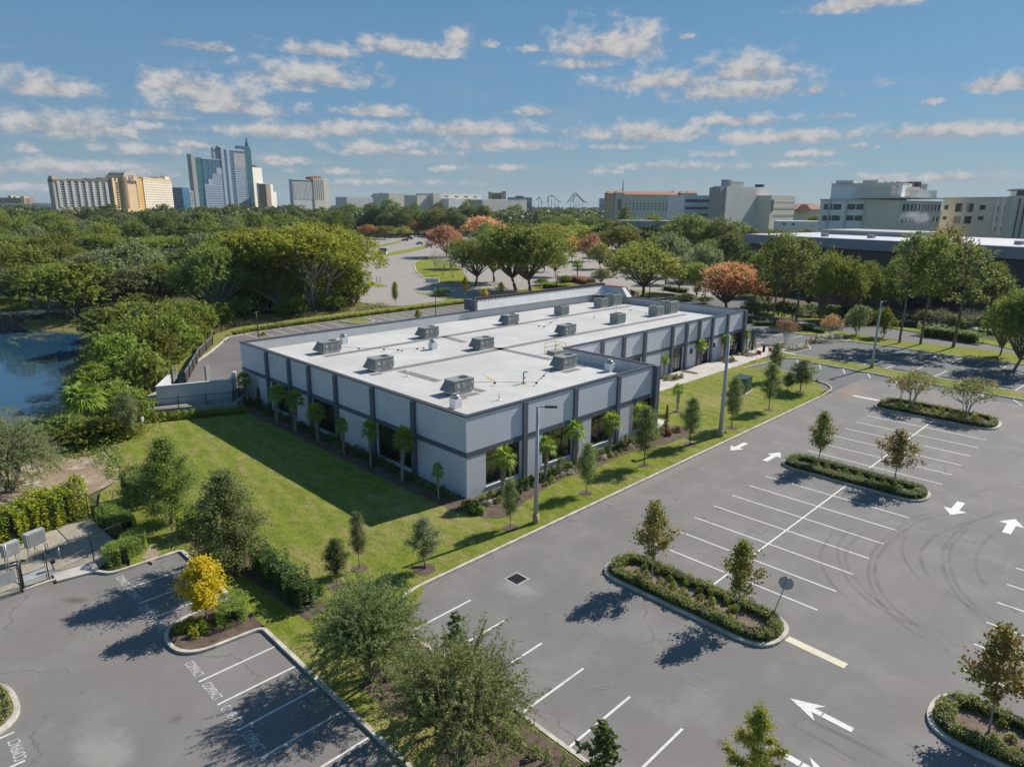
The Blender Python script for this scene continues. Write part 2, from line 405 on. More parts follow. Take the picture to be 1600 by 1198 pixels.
M['black'] = plain('black_metal', (.02, .02, .022), .45, var=.1)
M['bronze'] = plain('dark_bronze_metal', (.05, .042, .035), .45)
M['yellow'] = plain('safety_yellow', (.62, .42, .04), .5, var=.1)
M['red'] = plain('red_cloth', (.55, .03, .03), .7)
M['green_box'] = plain('green_enamel', (.02, .07, .05), .35, var=.1)
M['block'] = plain('grey_block', (.36, .37, .37), .85, var=.15, scale=2, fine=.2)
M['encl'] = plain('enclosure_wall', (.5, .52, .55), .7, var=.04)
M['red_roof'] = plain('red_metal_roof', (.3, .035, .035), .4, var=.15)
M['dark_red'] = plain('mansard_edge', (.085, .05, .05), .6)
# ------------------------------------------------------------------ vegetation prototypes
def leaf_quads(rng, P, A, size, aspect, up=.85, var=.5):
    """P (N,3) positions, A (N,3) preferred long axes -> (N,4,3)"""
    n = len(P)
    N = rng.normal(size=(n, 3)); N[:, 2] = np.abs(N[:, 2]) + up; N /= np.linalg.norm(N, axis=1)[:, None]
    A = A + rng.normal(size=(n, 3)) * .6
    A = A - N * (A * N).sum(1)[:, None]; A /= np.linalg.norm(A, axis=1)[:, None] + 1e-9
    Bv = np.cross(N, A); L = size * (1 - var / 2 + rng.random(n) * var)[:, None]
    a = A * L * .5; b = Bv * L * .5 * aspect
    return np.stack([P - a, P + b - a * .1, P + a, P - b - a * .1], 1)
def twigs(rng, O, D, L, k, jit):
    """k leaves along every twig from O in direction D of length L"""
    n = len(O); s = rng.random((n, k, 1)); 
    P = O[:, None, :] + D[:, None, :] * (L[:, None, None] * s) + rng.normal(size=(n, k, 3)) * jit
    P[:, :, 2] -= (s[:, :, 0] ** 2) * L[:, None] * .12
    return P.reshape(-1, 3), np.repeat(D, k, 0)
def unit(v): return v / (np.linalg.norm(v, axis=-1, keepdims=True) + 1e-9)

def limb(mb, rng, a, b, r0, r1, wob=.12, n=5, sag=0.):
    a = np.array(a); b = np.array(b); L = np.linalg.norm(b - a); pts = []
    off = rng.normal(size=3) * wob * L; off[2] *= .4
    for i in range(n):
        t = i / (n - 1); p = a * (1 - t) + b * t + off * math.sin(math.pi * t) + np.array([0, 0, sag * L * math.sin(math.pi * t)])
        pts.append(tuple(p))
    mb.tube(pts, [r0 + (r1 - r0) * i / (n - 1) for i in range(n)], 6, cap=False)

def broad_tree(name, seed, h, w, base, leafm, barkm, nl=11, nt=420, k=9, leaf=.45, tr=.28, flat=.55, stems=1, lobe=.27, droop=0., aspect=.55, twl=.09, style='dome'):
    """spreading crown: lobes of twigs round the ends of limbs"""
    rng = np.random.default_rng(seed); ch = h - base
    C = []; Rl = []
    if style == 'umbrella':
        for i in range(nl):
            t = (i + .5) / nl; ang = i * 2.39996 + rng.random() * .6
            rr = w * .5 * (1 - lobe * 1.05) * math.sqrt(t) * (.85 + .3 * rng.random())
            zz = base + ch * (.38 + .45 * (1 - t) + (rng.random() - .5) * .3)
            C.append((rr * math.cos(ang), rr * math.sin(ang), min(zz, h - ch * .2))); Rl.append(w * lobe * (.7 + .6 * rng.random()))
    else:
        cz = base + ch * .42
        for i in range(nl):
            ang = i * 2.39996 + rng.random() * .9; sp = -.42 + 1.42 * (i + rng.random()) / nl; cp_ = math.sqrt(max(.05, 1 - min(.98, sp) ** 2)); q = .5 + .3 * rng.random()
            r = w * lobe * (.5 + .85 * rng.random() ** 1.3)
            C.append((w * .5 * q * cp_ * math.cos(ang), w * .5 * q * cp_ * math.sin(ang), cz + ch * .56 * q * sp)); Rl.append(r)
    C.append((rng.normal() * .06 * w, rng.normal() * .06 * w, h - lobe * w * flat * .8)); Rl.append(w * lobe * .8); C = np.array(C); Rl = np.array(Rl)
    O = []; D = []
    for c, r in zip(C, Rl):
        m = max(10, int(nt * (r / (w * lobe)) ** 2 / len(C) * 1.0))
        v = unit(rng.normal(size=(m, 3))); v[:, 2] = np.where(v[:, 2] < -.25, -v[:, 2], v[:, 2])
        rad_ = r * (.45 + .55 * rng.random(m) ** .5)
        o = c + v * rad_[:, None] * np.array([1, 1, flat + .15])
        O.append(o); D.append(unit(v + rng.normal(size=(m, 3)) * .45 + np.array([0, 0, .25 - droop])))
    O = np.concatenate(O); D = np.concatenate(D)
    O[:, 2] = np.maximum(O[:, 2], base * .6)
    L = w * twl * (.6 + .8 * rng.random(len(O)))
    P, A = twigs(rng, O, D, L, k, leaf * .35)
    P[:, 2] = np.maximum(P[:, 2], .1)
    zm = P[:, 2].max(); P[:, 2] *= np.where(P[:, 2] > base, h / zm, 1)
    V = leaf_quads(rng, P, A, leaf, aspect)
    crown = quads_mesh('crown', V, leafm)
    mb = MB(); fork = []
    for s in range(stems):
        a = s * 6.283 / max(1, stems) + rng.random(); q = (0 if stems == 1 else tr * 1.3)
        p0 = np.array([q * math.cos(a), q * math.sin(a), -.1])
        p1 = np.array([(.05 if stems == 1 else .1) * w * math.cos(a), (.05 if stems == 1 else .1) * w * math.sin(a), base * .85 + .25])
        limb(mb, rng, p0, p1, tr if stems == 1 else tr * .7, tr * (.72 if stems == 1 else .5), .04)
        fork.append(p1)
    for i, (c, r) in enumerate(zip(C, Rl)):
        f = min(fork, key=lambda q: np.linalg.norm(q[:2] - c[:2])); 
        limb(mb, rng, f, c, tr * .5, tr * .14, .1, 5, .04)
        for j in range(3):
            e = c + unit(rng.normal(size=3) + np.array([0, 0, .4])) * r * .75
            limb(mb, rng, c, e, tr * .15, tr * .04, .1, 3)
    return dict(name=name, trunk=mb.mesh('trunk', barkm), crown=crown, h=h, w=w)

def cone_tree(name, seed, h, w, base, leafm, barkm, nt=260, k=8, leaf=.16, tr=.05, power=.8, up=.35, lump=.35, aspect=.6, twl=.12, jit=.4, belly=.18):
    """upright young tree: leader, side branches, uneven conical crown"""
    rng = np.random.default_rng(seed); ch = h - base; mb = MB()
    limb(mb, rng, (0, 0, -.1), (rng.normal() * .02 * h, rng.normal() * .02 * h, h * .97), tr, tr * .15, .01, 7)
    nb = max(10, int(ch * 7)); O = []; D = []
    for i in range(nb):
        t = (i + .5 * rng.random()) / nb; a = i * 2.39996 + rng.random() * .5
        prof = (1 - t) ** power * min(1, (t + .06) / belly)
        r = w * .5 * prof * (1 - lump + 2 * lump * rng.random())
        z0 = base + ch * t * .93; e = np.array([r * math.cos(a), r * math.sin(a), z0 + r * up])
        limb(mb, rng, (0, 0, z0 - r * .15), e, tr * .3 * (1 - t) + .006, .005, .05, 4)
        m = max(3, int(nt / nb * (.4 + 1.4 * prof)))
        s = rng.random(m) ** .7; o = np.array([0, 0, z0]) * (1 - s[:, None]) + e * s[:, None]
        d = unit(np.array([math.cos(a), math.sin(a), up]) + rng.normal(size=(m, 3)) * .75)
        O.append(o); D.append(d)
    m = max(4, nt // 22); O.append(np.array([[0, 0, h * .9]]) + rng.normal(size=(m, 3)) * np.array([.03 * w, .03 * w, .05 * h])); D.append(unit(np.array([0, 0, 1.]) + rng.normal(size=(m, 3)) * .4))
    O = np.concatenate(O); D = np.concatenate(D); L = w * twl * (.6 + .8 * rng.random(len(O)))
    P, A = twigs(rng, O, D, L, k, leaf * jit); P[:, 2] = np.clip(P[:, 2], .05, h)
    return dict(name=name, trunk=mb.mesh('trunk', barkm), crown=quads_mesh('crown', leaf_quads(rng, P, A, leaf, aspect), leafm), h=h, w=w)

def feather_tree(name, seed, h, w, leafm, barkm, nb=150, k=70, leaf=.11, base=.5, tr=.13):
    """multi-stemmed tree of long arching feathery sprays"""
    rng = np.random.default_rng(seed); mb = MB(); P = []; A = []
    stems = []
    for s in range(5):
        a = s * 1.2566 + rng.random(); e = np.array([.2 * w * math.cos(a), .2 * w * math.sin(a), h * (.45 + .15 * rng.random())])
        limb(mb, rng, (.1 * math.cos(a), .1 * math.sin(a), -.1), e, tr * .8, tr * .35, .06); stems.append(e)
    for i in range(nb):
        u = (i + .5) / nb; a = i * 2.39996; el = math.asin(min(1, .02 + u * .98)) * .98
        st = stems[rng.integers(5)] * (.55 + .45 * rng.random())
        reach = (.78 + .3 * rng.random())
        tip = np.array([w * .5 * math.cos(el) * math.cos(a) * reach, w * .5 * math.cos(el) * math.sin(a) * reach, base + (h - base) * (.12 + .88 * math.sin(el)) * (reach * .95 if el > .6 else 1)])
        ctl = (st + tip) / 2 + np.array([0, 0, .14 * h * (1 - u * .5)])
        n = 6; pts = []
        for j in range(n):
            t = j / (n - 1); pts.append(st * (1 - t) ** 2 + ctl * 2 * t * (1 - t) + tip * t * t)
        mb.tube([tuple(p) for p in pts], [tr * .22 * (1 - j / n) + .006 for j in range(n)], 4, cap=False)
        # leafy side sprays
        ns = 8
        for q in range(ns):
            t = .3 + .7 * (q + rng.random()) / ns; p = st * (1 - t) ** 2 + ctl * 2 * t * (1 - t) + tip * t * t
            d = unit(2 * (1 - t) * (ctl - st) + 2 * t * (tip - ctl)); d = unit(d + rng.normal(size=3) * .55 + np.array([0, 0, .15]))
            l = w * .14 * (.5 + rng.random()); kk = k // ns * 3
            s = rng.random((kk, 1)); P.append(p + d * l * s + rng.normal(size=(kk, 3)) * .045); A.append(np.repeat(d[None], kk, 0))
    P = np.concatenate(P); A = np.concatenate(A); P[:, 2] = np.maximum(P[:, 2], .1)
    return dict(name=name, trunk=mb.mesh('trunk', barkm), crown=quads_mesh('crown', leaf_quads(rng, P, A, leaf, .42, .3), leafm), h=h, w=w)

def pine_tree(name, seed, h, w, base, leafm, barkm, tr=.22):
    rng = np.random.default_rng(seed); mb = MB(); ch = h - base
    limb(mb, rng, (0, 0, -.1), (rng.normal() * .3, rng.normal() * .3, h * .97), tr, tr * .2, .012, 8)
    O = []; D = []; nb = 26
    for i in range(nb):
        t = (i + rng.random()) / nb; a = i * 2.39996 + rng.random()
        r = w * .5 * (math.sin(math.pi * (.18 + .8 * t)) ** .7) * (.55 + .6 * rng.random())
        z0 = base + ch * t * .92; e = np.array([r * math.cos(a), r * math.sin(a), z0 + r * .3])
        limb(mb, rng, (0, 0, z0 - .1 * r), e, tr * .25, .02, .08, 4)
        m = 16; c = e * (.75 + .3 * rng.random((m, 1))); c[:, 2] = e[2] + rng.normal(size=m) * .35
        c[:, :2] += rng.normal(size=(m, 2)) * w * .07
        O.append(c); D.append(unit(rng.normal(size=(m, 3)) + np.array([0, 0, .7])))
    O = np.concatenate(O); D = np.concatenate(D)
    P, A = twigs(rng, O, D, w * .085 * (.6 + .8 * rng.random(len(O))), 14, .12)
    P[:, 2] = np.minimum(P[:, 2], h)
    return dict(name=name, trunk=mb.mesh('trunk', barkm), crown=quads_mesh('crown', leaf_quads(rng, P, A, .42, .38), leafm), h=h, w=w)

def palm_trunk_mat():
    m, nt, b = new_mat('palm_trunk'); v = nt.coord()
    w1 = nt.new('ShaderNodeTexWave', Scale=2.2, Distortion=1.2); nt.l.new(nt.mapping(v, rot=(0, .8, .5)), w1.inputs['Vector'])
    w2 = nt.new('ShaderNodeTexWave', Scale=2.2, Distortion=1.2); nt.l.new(nt.mapping(v, rot=(0, -.8, .5)), w2.inputs['Vector'])
    f = nt.math('MULTIPLY', w1.outputs['Fac'], w2.outputs['Fac'])
    c = nt.mix(nt.ramp(f, .1, .45), (.14, .11, .085), (.52, .46, .39))
    nt.put(b.inputs['Base Color'], c); b.inputs['Roughness'].default_value = .9; return m
M['palm_trunk'] = palm_trunk_mat()

def palm(name, seed, h, w, leafm, nf=24, dry=0, tr=.2, trm=None):
    """cabbage palm: booted trunk, fans of narrow blades on arching stalks"""
    rng = np.random.default_rng(seed); mb = MB(); hb = h - w * .42
    n = 9; pts = []; rr = []
    bx, by = rng.normal(size=2) * .03 * h
    for i in range(n):
        t = i / (n - 1); pts.append((bx * t * t, by * t * t, -.1 + (hb + .1) * t)); rr.append(tr * (1.08 if i == 0 else .92 + .28 * (t > .35) * math.sin(min(1, (t - .35) / .5) * 2.2)))
    mb.tube(pts, rr, 9)
    for i in range(46):                       # leaf boots
        t = .42 + .56 * i / 46; a = i * 2.39996; p = np.array([bx * t * t, by * t * t, hb * t]); r = tr * 1.12
        q = p + np.array([r * math.cos(a), r * math.sin(a), 0]); e = q + np.array([.10 * math.cos(a + .3), .10 * math.sin(a + .3), .26])
        mb.tube([tuple(q), tuple(e)], [.05, .015], 4, cap=False)
    Q = []; top = np.array([bx, by, hb])
    for i in range(nf + dry):
        a = i * 2.39996 + rng.random() * .3; u = (i + .5) / nf
        el = 1.35 - 1.85 * u if i < nf else -1.1 - rng.random() * .3
        L = w * .5 * (.5 + .12 * rng.random()); d = np.array([math.cos(a) * math.cos(el), math.sin(a) * math.cos(el), math.sin(el)])
        hub = top + d * L * .62 + np.array([0, 0, -.05 * L]); side = unit(np.cross(d, [0, 0, 1.]) + 1e-6); upv = np.cross(side, d)
        wd = .018 * w; Q.append([top - side * wd * .4, top + side * wd * .4, hub + side * wd * .4, hub - side * wd * .4])
        nb = 13
        for j in range(nb):
            g = (j - (nb - 1) / 2) / (nb - 1) * 2.3; bd = d * math.cos(g) + side * math.sin(g)
            bl = w * .5 * .72 * (.8 + .3 * rng.random()) * (1 - .22 * abs(g)); s2 = np.cross(bd, upv)
            mid = hub + bd * bl * .55 + upv * .02; end = hub + bd * bl - np.array([0, 0, bl * (.18 + .3 * rng.random())])
            ww = .019 * w; Q.append([hub, mid + s2 * ww, end, mid - s2 * ww])
    return dict(name=name, trunk=mb.mesh('trunk', trm or M['palm_trunk']), crown=quads_mesh('fronds', np.array(Q), leafm), h=h, w=w)

def column_tree(name, seed, h, w, leafm, n=900, leaf=.14):
    rng = np.random.default_rng(seed); t = rng.random(n) ** .85; a = rng.random(n) * 6.283
    r = w * .5 * (1 - t) ** .75 * (.75 + .3 * rng.random(n)); P = np.stack([r * np.cos(a), r * np.sin(a), .1 + (h - .15) * t], 1)
    A = np.stack([np.cos(a) * .3, np.sin(a) * .3, np.ones(n)], 1); mb = MB(); mb.cyl(0, 0, -.1, h * .85, w * .16, .02, 6)
    return dict(name=name, trunk=mb.mesh('trunk', M['bark_dark']), crown=quads_mesh('crown', leaf_quads(rng, P, A, leaf, .5, .2), leafm), h=h, w=w)

PR = {}
PR['oak'] = [broad_tree('oak_tree', s, 13, 13, 1.6, LF['oak'], M['bark'], nt=760, k=12, leaf=.56, nl=15, lobe=.25, flat=.7) for s in (1, 2, 3, 6)]
PR['oakfine'] = [broad_tree('oak_tree', s, 12, 14, 2.2, LF['oak2'], M['bark'], nt=1500, k=13, leaf=.4, nl=22, lobe=.2, tr=.34, flat=.7) for s in (11, 12, 13)]
PR['dark'] = [broad_tree('evergreen_tree', s, 14, 11, 1.2, LF['dark'], M['bark_dark'], nt=760, k=12, leaf=.56, nl=16, lobe=.25, flat=.9) for s in (4, 5, 7)]
PR['spread'] = [broad_tree('spreading_tree', s, 16, 20, 6.0, LF['olive'], M['bark_pale'], nt=2400, k=13, leaf=.44, nl=34, lobe=.15, flat=.5, stems=4, tr=.42, twl=.06, style='umbrella') for s in (21, 22)]
PR['round'] = [broad_tree('round_tree', 17, 10, 12, .9, LF['red'], M['bark'], nt=1700, k=13, leaf=.36, nl=22, lobe=.22, tr=.3, flat=.8)]
PR['bush'] = [broad_tree('bush', s, 5.5, 7, .3, LF['bank'], M['bark_dark'], nt=620, k=12, leaf=.34, nl=16, lobe=.24, flat=.75, tr=.12, stems=3) for s in (31, 32, 33)]
PR['pine'] = [pine_tree('pine_tree', s, 15, 7.5, 6.2, LF['pine'], M['bark']) for s in (41, 42, 43)]
PR['myrtle'] = [broad_tree('crape_myrtle', s, 4.6, 4.6, 1.4, LF['myrtle'], M['bark_pale'], nt=800, k=9, leaf=.17, nl=14, lobe=.25, stems=5, tr=.09, flat=.6, twl=.1) for s in (51, 52)]
PR['bare'] = [broad_tree('bare_tree', s, 5.5, 5.5, 1.5, LF['bare'], M['bark_pale'], nt=330, k=6, leaf=.2, nl=12, lobe=.22, stems=3, tr=.12, flat=.9, aspect=.12, twl=.13) for s in (55, 56)]
PR['young'] = [cone_tree('young_oak', s, 4.6, 2.4, 1.2, LF['young'], M['bark_dark'], nt=900, k=10, leaf=.115, tr=.055, power=.7, lump=.5, belly=.3, twl=.24, up=.5, jit=1.) for s in (61, 62, 63)]
PR['maple'] = [cone_tree('young_maple', s, 4.3, 2.6, 1.35, LF['maple'], M['bark_pale'], nt=380, k=7, leaf=.16, tr=.06, power=.85, lump=.5, aspect=.75, belly=.2, twl=.15, up=.5, jit=.9) for s in (71, 72, 73, 74)]
PR['gold'] = [cone_tree('golden_maple', 75, 4.0, 2.7, .8, LF['gold'], M['bark_pale'], nt=1000, k=9, leaf=.14, tr=.06, power=.6, lump=.4, belly=.35, twl=.2, up=.45, jit=.9, aspect=.75)]
PR['bigyoung'] = [cone_tree('evergreen_oak', s, 5.6, 4.2, .6, LF['young'], M['bark'], nt=2300, k=15, leaf=.105, tr=.1, power=.95, lump=.6, twl=.19, belly=.22, up=.4, jit=.9) for s in (81, 82)]
PR['feather'] = [feather_tree('feathery_tree', s, 5.2, 6.4, LF['feather'], M['bark'], nb=135, k=170, leaf=.1) for s in (91, 92)]
PR['palm'] = [palm('palm_tree', s, 4.6, 3.0, LF['palm']) for s in (101, 102, 103)]
PR['palmdry'] = [palm('palm_tree', 104, 6.0, 5.0, LF['palm'], dry=0, nf=34)]
PR['column'] = [column_tree('cypress', 111, 3.2, .75, LF['cypress'])]
PR['sapling'] = [cone_tree('sapling', 121, 3.2, 1.3, .5, LF['cypress'], M['bark_dark'], nt=60, k=6, leaf=.26, tr=.03, power=.6, lump=.5, aspect=.6), ]
PR['yellowcone'] = [cone_tree('bald_cypress', 122, 4.4, 2.6, .3, LF['yellow_oak'], M['bark'], nt=1500, k=12, leaf=.1, tr=.06, power=.7, lump=.25, aspect=.35)]
USED = {}
def tree(kind, x, y, h, w, label, cat='tree', group=None, leaf=None, z=0., name=None, rz=None, tilt=0., bark=None):
    L = PR[kind]; i = USED.get(kind, 0); USED[kind] = i + 1; p = L[i % len(L)]
    t = thing(name or p['name'], label, cat, (x, y, z), random.random() * 6.28 if rz is None else rz, group)
    if tilt: t.rotation_euler[1] = tilt
    t.scale = (w / p['w'], w / p['w'], h / p['h'])
    inst('trunk', p['trunk'], t, mat=bark); inst('fronds' if 'palm' in kind else 'crown', p['crown'], t, mat=leaf)
    return t
def tpx(kind, bx, by, ty, wpx, label, **kw):
    """tree whose foot, top and breadth are read off the photograph"""
    z = kw.pop('gz', 0.); x, y = G(bx, by, z); d = depth(x, y)
    h = max(.6, ZT(x, y, ty) - z); w = wpx * d / F
    return tree(kind, x, y, h, w, label, z=z, **kw)

def foliage_on(mb_core, rng, n, size, aspect=.55):
    pass
def hedge(name, label, path, w, h, leafm, leaf=.09, dens=260, group=None, cat='hedge', closed=False, z=0., lump=.08, kind=None):
    """clipped hedge along a path: dark woody core under a coat of small leaves"""
    rng = np.random.default_rng(int(abs(path[0][0] * 131 + path[0][1] * 17)) % 9999)
    P = np.array(path, float)
    if closed: P = np.vstack([P, P[:1]])
    seg = np.diff(P, axis=0); sl = np.linalg.norm(seg, axis=1); tot = sl.sum()
    n = int(dens * 1.35 * tot * (w + 2 * h)); s = rng.random(n) * tot; idx = np.searchsorted(np.cumsum(sl), s).clip(0, len(sl) - 1)
    t = (s - np.concatenate([[0], np.cumsum(sl)])[idx]) / sl[idx]
    base = P[:-1][idx] + seg[idx] * t[:, None]; nrm = np.stack([-seg[idx, 1], seg[idx, 0]], 1) / sl[idx, None]
    u = rng.random(n) * (w + 2 * h); lum = lump * (np.sin(s * 5.1) + np.sin(s * 2.3 + 1.7) + np.sin(s * 9.7 + .6)) * .5
    hh = h + lum * 1.2 + rng.normal(size=n) * lump * .35
    side = np.where(u < h, -1, np.where(u > h + w, 1, 0)); off = np.where(side == 0, u - h - w / 2, side * (w / 2 + lum * .6))
    zz = np.where(side == 0, hh, np.where(side < 0, u, u - h - w) * hh / h)
    edge = np.minimum(1, (w / 2 - np.abs(off)).clip(0) / (.25 * w)); zz = np.where(side == 0, zz - (1 - edge) * .12 * h, zz)
    e0 = np.minimum(s, tot - s); rnd_ = (np.minimum(1, e0 / (w * .5)) if not closed else np.ones(n)); off = off * np.sqrt(np.clip(1 - (1 - rnd_) ** 2, .02, 1))
    Q = np.concatenate([base + nrm * off[:, None], (zz + z)[:, None]], 1) + rng.normal(size=(n, 3)) * leaf * .4
    Q[:, 2] = np.maximum(Q[:, 2], z + .02)
    A = np.concatenate([nrm * np.where(side == 0, rng.normal(size=n), side)[:, None], np.ones((n, 1)) * .5], 1)
    V = leaf_quads(rng, Q, A, leaf, .6, 1.3)
    cpth = [Vector(p) for p in (P[:-1] if closed else P)]
    if not closed:
        for a, b in ((0, 1), (-1, -2)):
            d = cpth[b] - cpth[a]; cpth[a] = cpth[a] + d.normalized() * min(.55 * w, d.length * .7)
    core = MB().strip([tuple(p) for p in cpth], w * .74, z, z + h * .84, closed)
    me = quads_mesh(name, V, leafm)
    ox, oy = P[0]
    root = thing(name, label, cat, (ox, oy, z), 0, group)
    me.transform(Matrix.Translation((-ox, -oy, -z))); inst('foliage', me, root)
    c = core.mesh('branches', M['hedge_core']); c.transform(Matrix.Translation((-ox, -oy, -z))); inst('branches', c, root)
    return root
M['hedge_core'] = plain('hedge_wood', (.02, .022, .01), .9)

def shrub_mesh(seed, w, h, leafm, n=170, leaf=.13, aspect=.6, up=.8):
    rng = np.random.default_rng(seed); v = unit(rng.normal(size=(n, 3))); v[:, 2] = np.abs(v[:, 2])
    r = (.45 + .55 * rng.random(n) ** .5)[:, None]; P = v * r * np.array([w / 2, w / 2, h * .9]); P[:, 2] += .03
    lob = 1 + .25 * np.sin(3 * np.arctan2(v[:, 1], v[:, 0]) + seed); P[:, :2] *= lob[:, None]
    return quads_mesh('shrub', leaf_quads(rng, P, v + np.array([0, 0, up]), leaf, aspect), leafm)
SH = {
 'clump': [shrub_mesh(s, .62, .6, LF['shrub'], 150, .15) for s in (1, 2, 3)],
 'green': [shrub_mesh(s, .8, .75, LF['shrub_green'], 190, .16) for s in (4, 5, 6)],
 'big': [shrub_mesh(s, 1.3, 1.3, LF['clusia_dark'], 380, .17) for s in (7, 8)],
 'bright': [shrub_mesh(s, 1.1, 1.2, LF['clusia'], 330, .18) for s in (9, 10)],
 'low': [shrub_mesh(s, .55, .35, LF['cover'], 120, .12) for s in (11, 12)],
 'lily': [shrub_mesh(s, .6, .5, LF['lily'], 130, .14, .4) for s in (13, 14)],
 'spike': [shrub_mesh(s, .5, 1.3, LF['feather'], 260, .16, .3, 1.6) for s in (15, 16)],
 'red': [shrub_mesh(s, .6, .6, LF['brown'], 120, .15) for s in (17,)],
}
def shrub(kind, x, y, label, s=1., z=0., group=None, name='shrub', cat='shrub', sz=1.):
    me = random.choice(SH[kind]); o = inst(name, me, None, (x, y, z), random.random() * 6.28, (s, s, s * sz * (.85 + .3 * random.random())))
    return tag(o, label, cat, group)

def undergrowth(name, polys, n, h, leafm, size, label, cat='undergrowth', kind='stuff', z=0., seed=5, zf=None, aspect=.5, clump=18):
    """mass of weeds and low scrub over an area that nobody could count"""
    rng = np.random.default_rng(seed); pts = []
    areas = []
    for p in polys:
        q = np.array(p); areas.append(abs(np.dot(q[:, 0], np.roll(q[:, 1], 1)) - np.dot(q[:, 1], np.roll(q[:, 0], 1))) / 2)
    for p, a in zip(polys, areas):
        q = np.array(p); lo, hi = q.min(0), q.max(0); m = int(n * a / sum(areas)); got = 0
        while got < m:
            c = lo + (hi - lo) * rng.random((m * 2, 2)); ins = np.zeros(len(c), bool); j = len(q) - 1
            for i in range(len(q)):
                cond = (q[i, 1] > c[:, 1]) != (q[j, 1] > c[:, 1])
                xx = (q[j, 0] - q[i, 0]) * (c[:, 1] - q[i, 1]) / (q[j, 1] - q[i, 1] + 1e-9) + q[i, 0]
                ins ^= cond & (c[:, 0] < xx); j = i
            c = c[ins][:m - got]; pts.append(c); got += len(c)
    C = np.concatenate(pts); hh = h * (.25 + .75 * rng.random(len(C)) ** 1.5) * (.6 + .4 * np.sin(C[:, 0] * .35) * np.sin(C[:, 1] * .4 + 1))
    r = h * .45
    off = rng.normal(size=(len(C), clump, 3)) * np.array([r, r, .0]); off[:, :, 2] = rng.random((len(C), clump)) * np.maximum(.1, hh)[:, None]
    Z = np.array([zf(*c) for c in C]) if zf else np.full(len(C), z)
    P = (np.concatenate([C, Z[:, None]], 1)[:, None, :] + off).reshape(-1, 3)
    A = unit(rng.normal(size=P.shape) + np.array([0, 0, 1.2]))
    o = inst(name, quads_mesh(name, leaf_quads(rng, P, A, size, aspect, .4), leafm))
    return tag(o, label, cat, kind=kind)
# ------------------------------------------------------------------ ground, lake, paving
ZL = -2.0
LAKE = GP([(0, 672), (55, 655), (100, 643), (122, 622), (124, 590), (130, 556), (118, 528), (140, 505), (112, 488), (118, 474), (60, 464), (0, 455), (-120, 452)], ZL) + [(-330, -60), (-230, -110), (-110, -70), (-86, -20)]
def in_poly(x, y, q):
    c = False; j = len(q) - 1
    for i in range(len(q)):
        if (q[i][1] > y) != (q[j][1] > y) and x < (q[j][0] - q[i][0]) * (y - q[i][1]) / (q[j][1] - q[i][1]) + q[i][0]: c = not c
        j = i
    return c
def d_poly(x, y, q):
    best = 1e9
    for i in range(len(q)):
        ax, ay = q[i - 1]; bx, by = q[i]; dx, dy = bx - ax, by - ay
        t = max(0, min(1, ((x - ax) * dx + (y - ay) * dy) / (dx * dx + dy * dy + 1e-9)))
        best = min(best, math.hypot(x - ax - t * dx, y - ay - t * dy))
    return best
def ground_z(x, y):
    d = d_poly(x, y, LAKE)
    if in_poly(x, y, LAKE): return ZL - min(1.5, .1 + d * .12)
    t = min(1, d / 13.0); t = t * t * (3 - 2 * t)
    return (ZL + .02) * (1 - t) - .06 * t
def build_ground():
    def axis(lo, hi, step, far):
        core = list(np.arange(lo, hi + .1, step)); a = []; s = step * 1.6; v = lo
        while v > -far: v -= s; s *= 1.5; a.append(max(v, -far))
        b = []; s = step * 1.6; v = hi
        while v < far: v += s; s *= 1.5; b.append(min(v, far))
        return a[::-1] + core + b
    xs = axis(-250, 30, 2.6, 7000); ys = axis(-80, 170, 2.6, 7000)
    V = [(x, y, ground_z(x, y)) for y in ys for x in xs]; n = len(xs)
    Fc = [(j * n + i, j * n + i + 1, (j + 1) * n + i + 1, (j + 1) * n + i) for j in range(len(ys) - 1) for i in range(n - 1)]
    mb = MB(); mb.v = V; mb.f = Fc; mb.sm = [True] * len(Fc)
    struct('ground', mb, M['ground'])
build_ground()

def lake_mat():
    m, nt, b = new_mat('lake_water'); v = nt.coord()
    n1 = nt.noise(v, .07, 6, .65); n2 = nt.noise(nt.mapping(v, scale=(1, 2.2, 1)), .35, 5, .7); n3 = nt.noise(v, 1.4, 4, .7)
    # weed beds thicken towards the near bank
    sx = nt.new('ShaderNodeSeparateXYZ'); nt.l.new(v, sx.inputs[0])
    near = nt.ramp(sx.outputs[0], -112, -90); far = nt.ramp(sx.outputs[0], -128, -165)
    f = nt.math('ADD', nt.math('ADD', nt.math('MULTIPLY', n1, .55), nt.math('MULTIPLY', n2, .45)), nt.math('ADD', nt.math('MULTIPLY', near, .13), nt.math('MULTIPLY', far, .06)))
    weed = nt.math('MULTIPLY', nt.ramp(f, .55, .66), nt.ramp(n3, .3, .55))
    wc = nt.mix(nt.ramp(n2, .4, .65), (.115, .105, .05), (.075, .1, .025))
    wc = nt.mix(nt.math('MULTIPLY', nt.ramp(n3, .58, .7), .8), wc, (.2, .22, .09))
    c = nt.mix(weed, (.016, .06, .115), wc)  # open water: blue of the reflected sky put into the base colour
    nt.put(b.inputs['Base Color'], c); nt.put(b.inputs['Roughness'], nt.math('ADD', .05, nt.math('MULTIPLY', weed, .6)))
    b.inputs['IOR'].default_value = 1.6
    bn = nt.new('ShaderNodeBump', Strength=.12, Distance=.05, Height=nt.noise(v, 1.1, 3)); nt.put(b.inputs['Normal'], bn.outputs[0])
    return m
struct('lake_water', MB().sheet([(-60 - 0, -120), (-60, 60), (-300, 60), (-420, -120)], ZL), lake_mat())

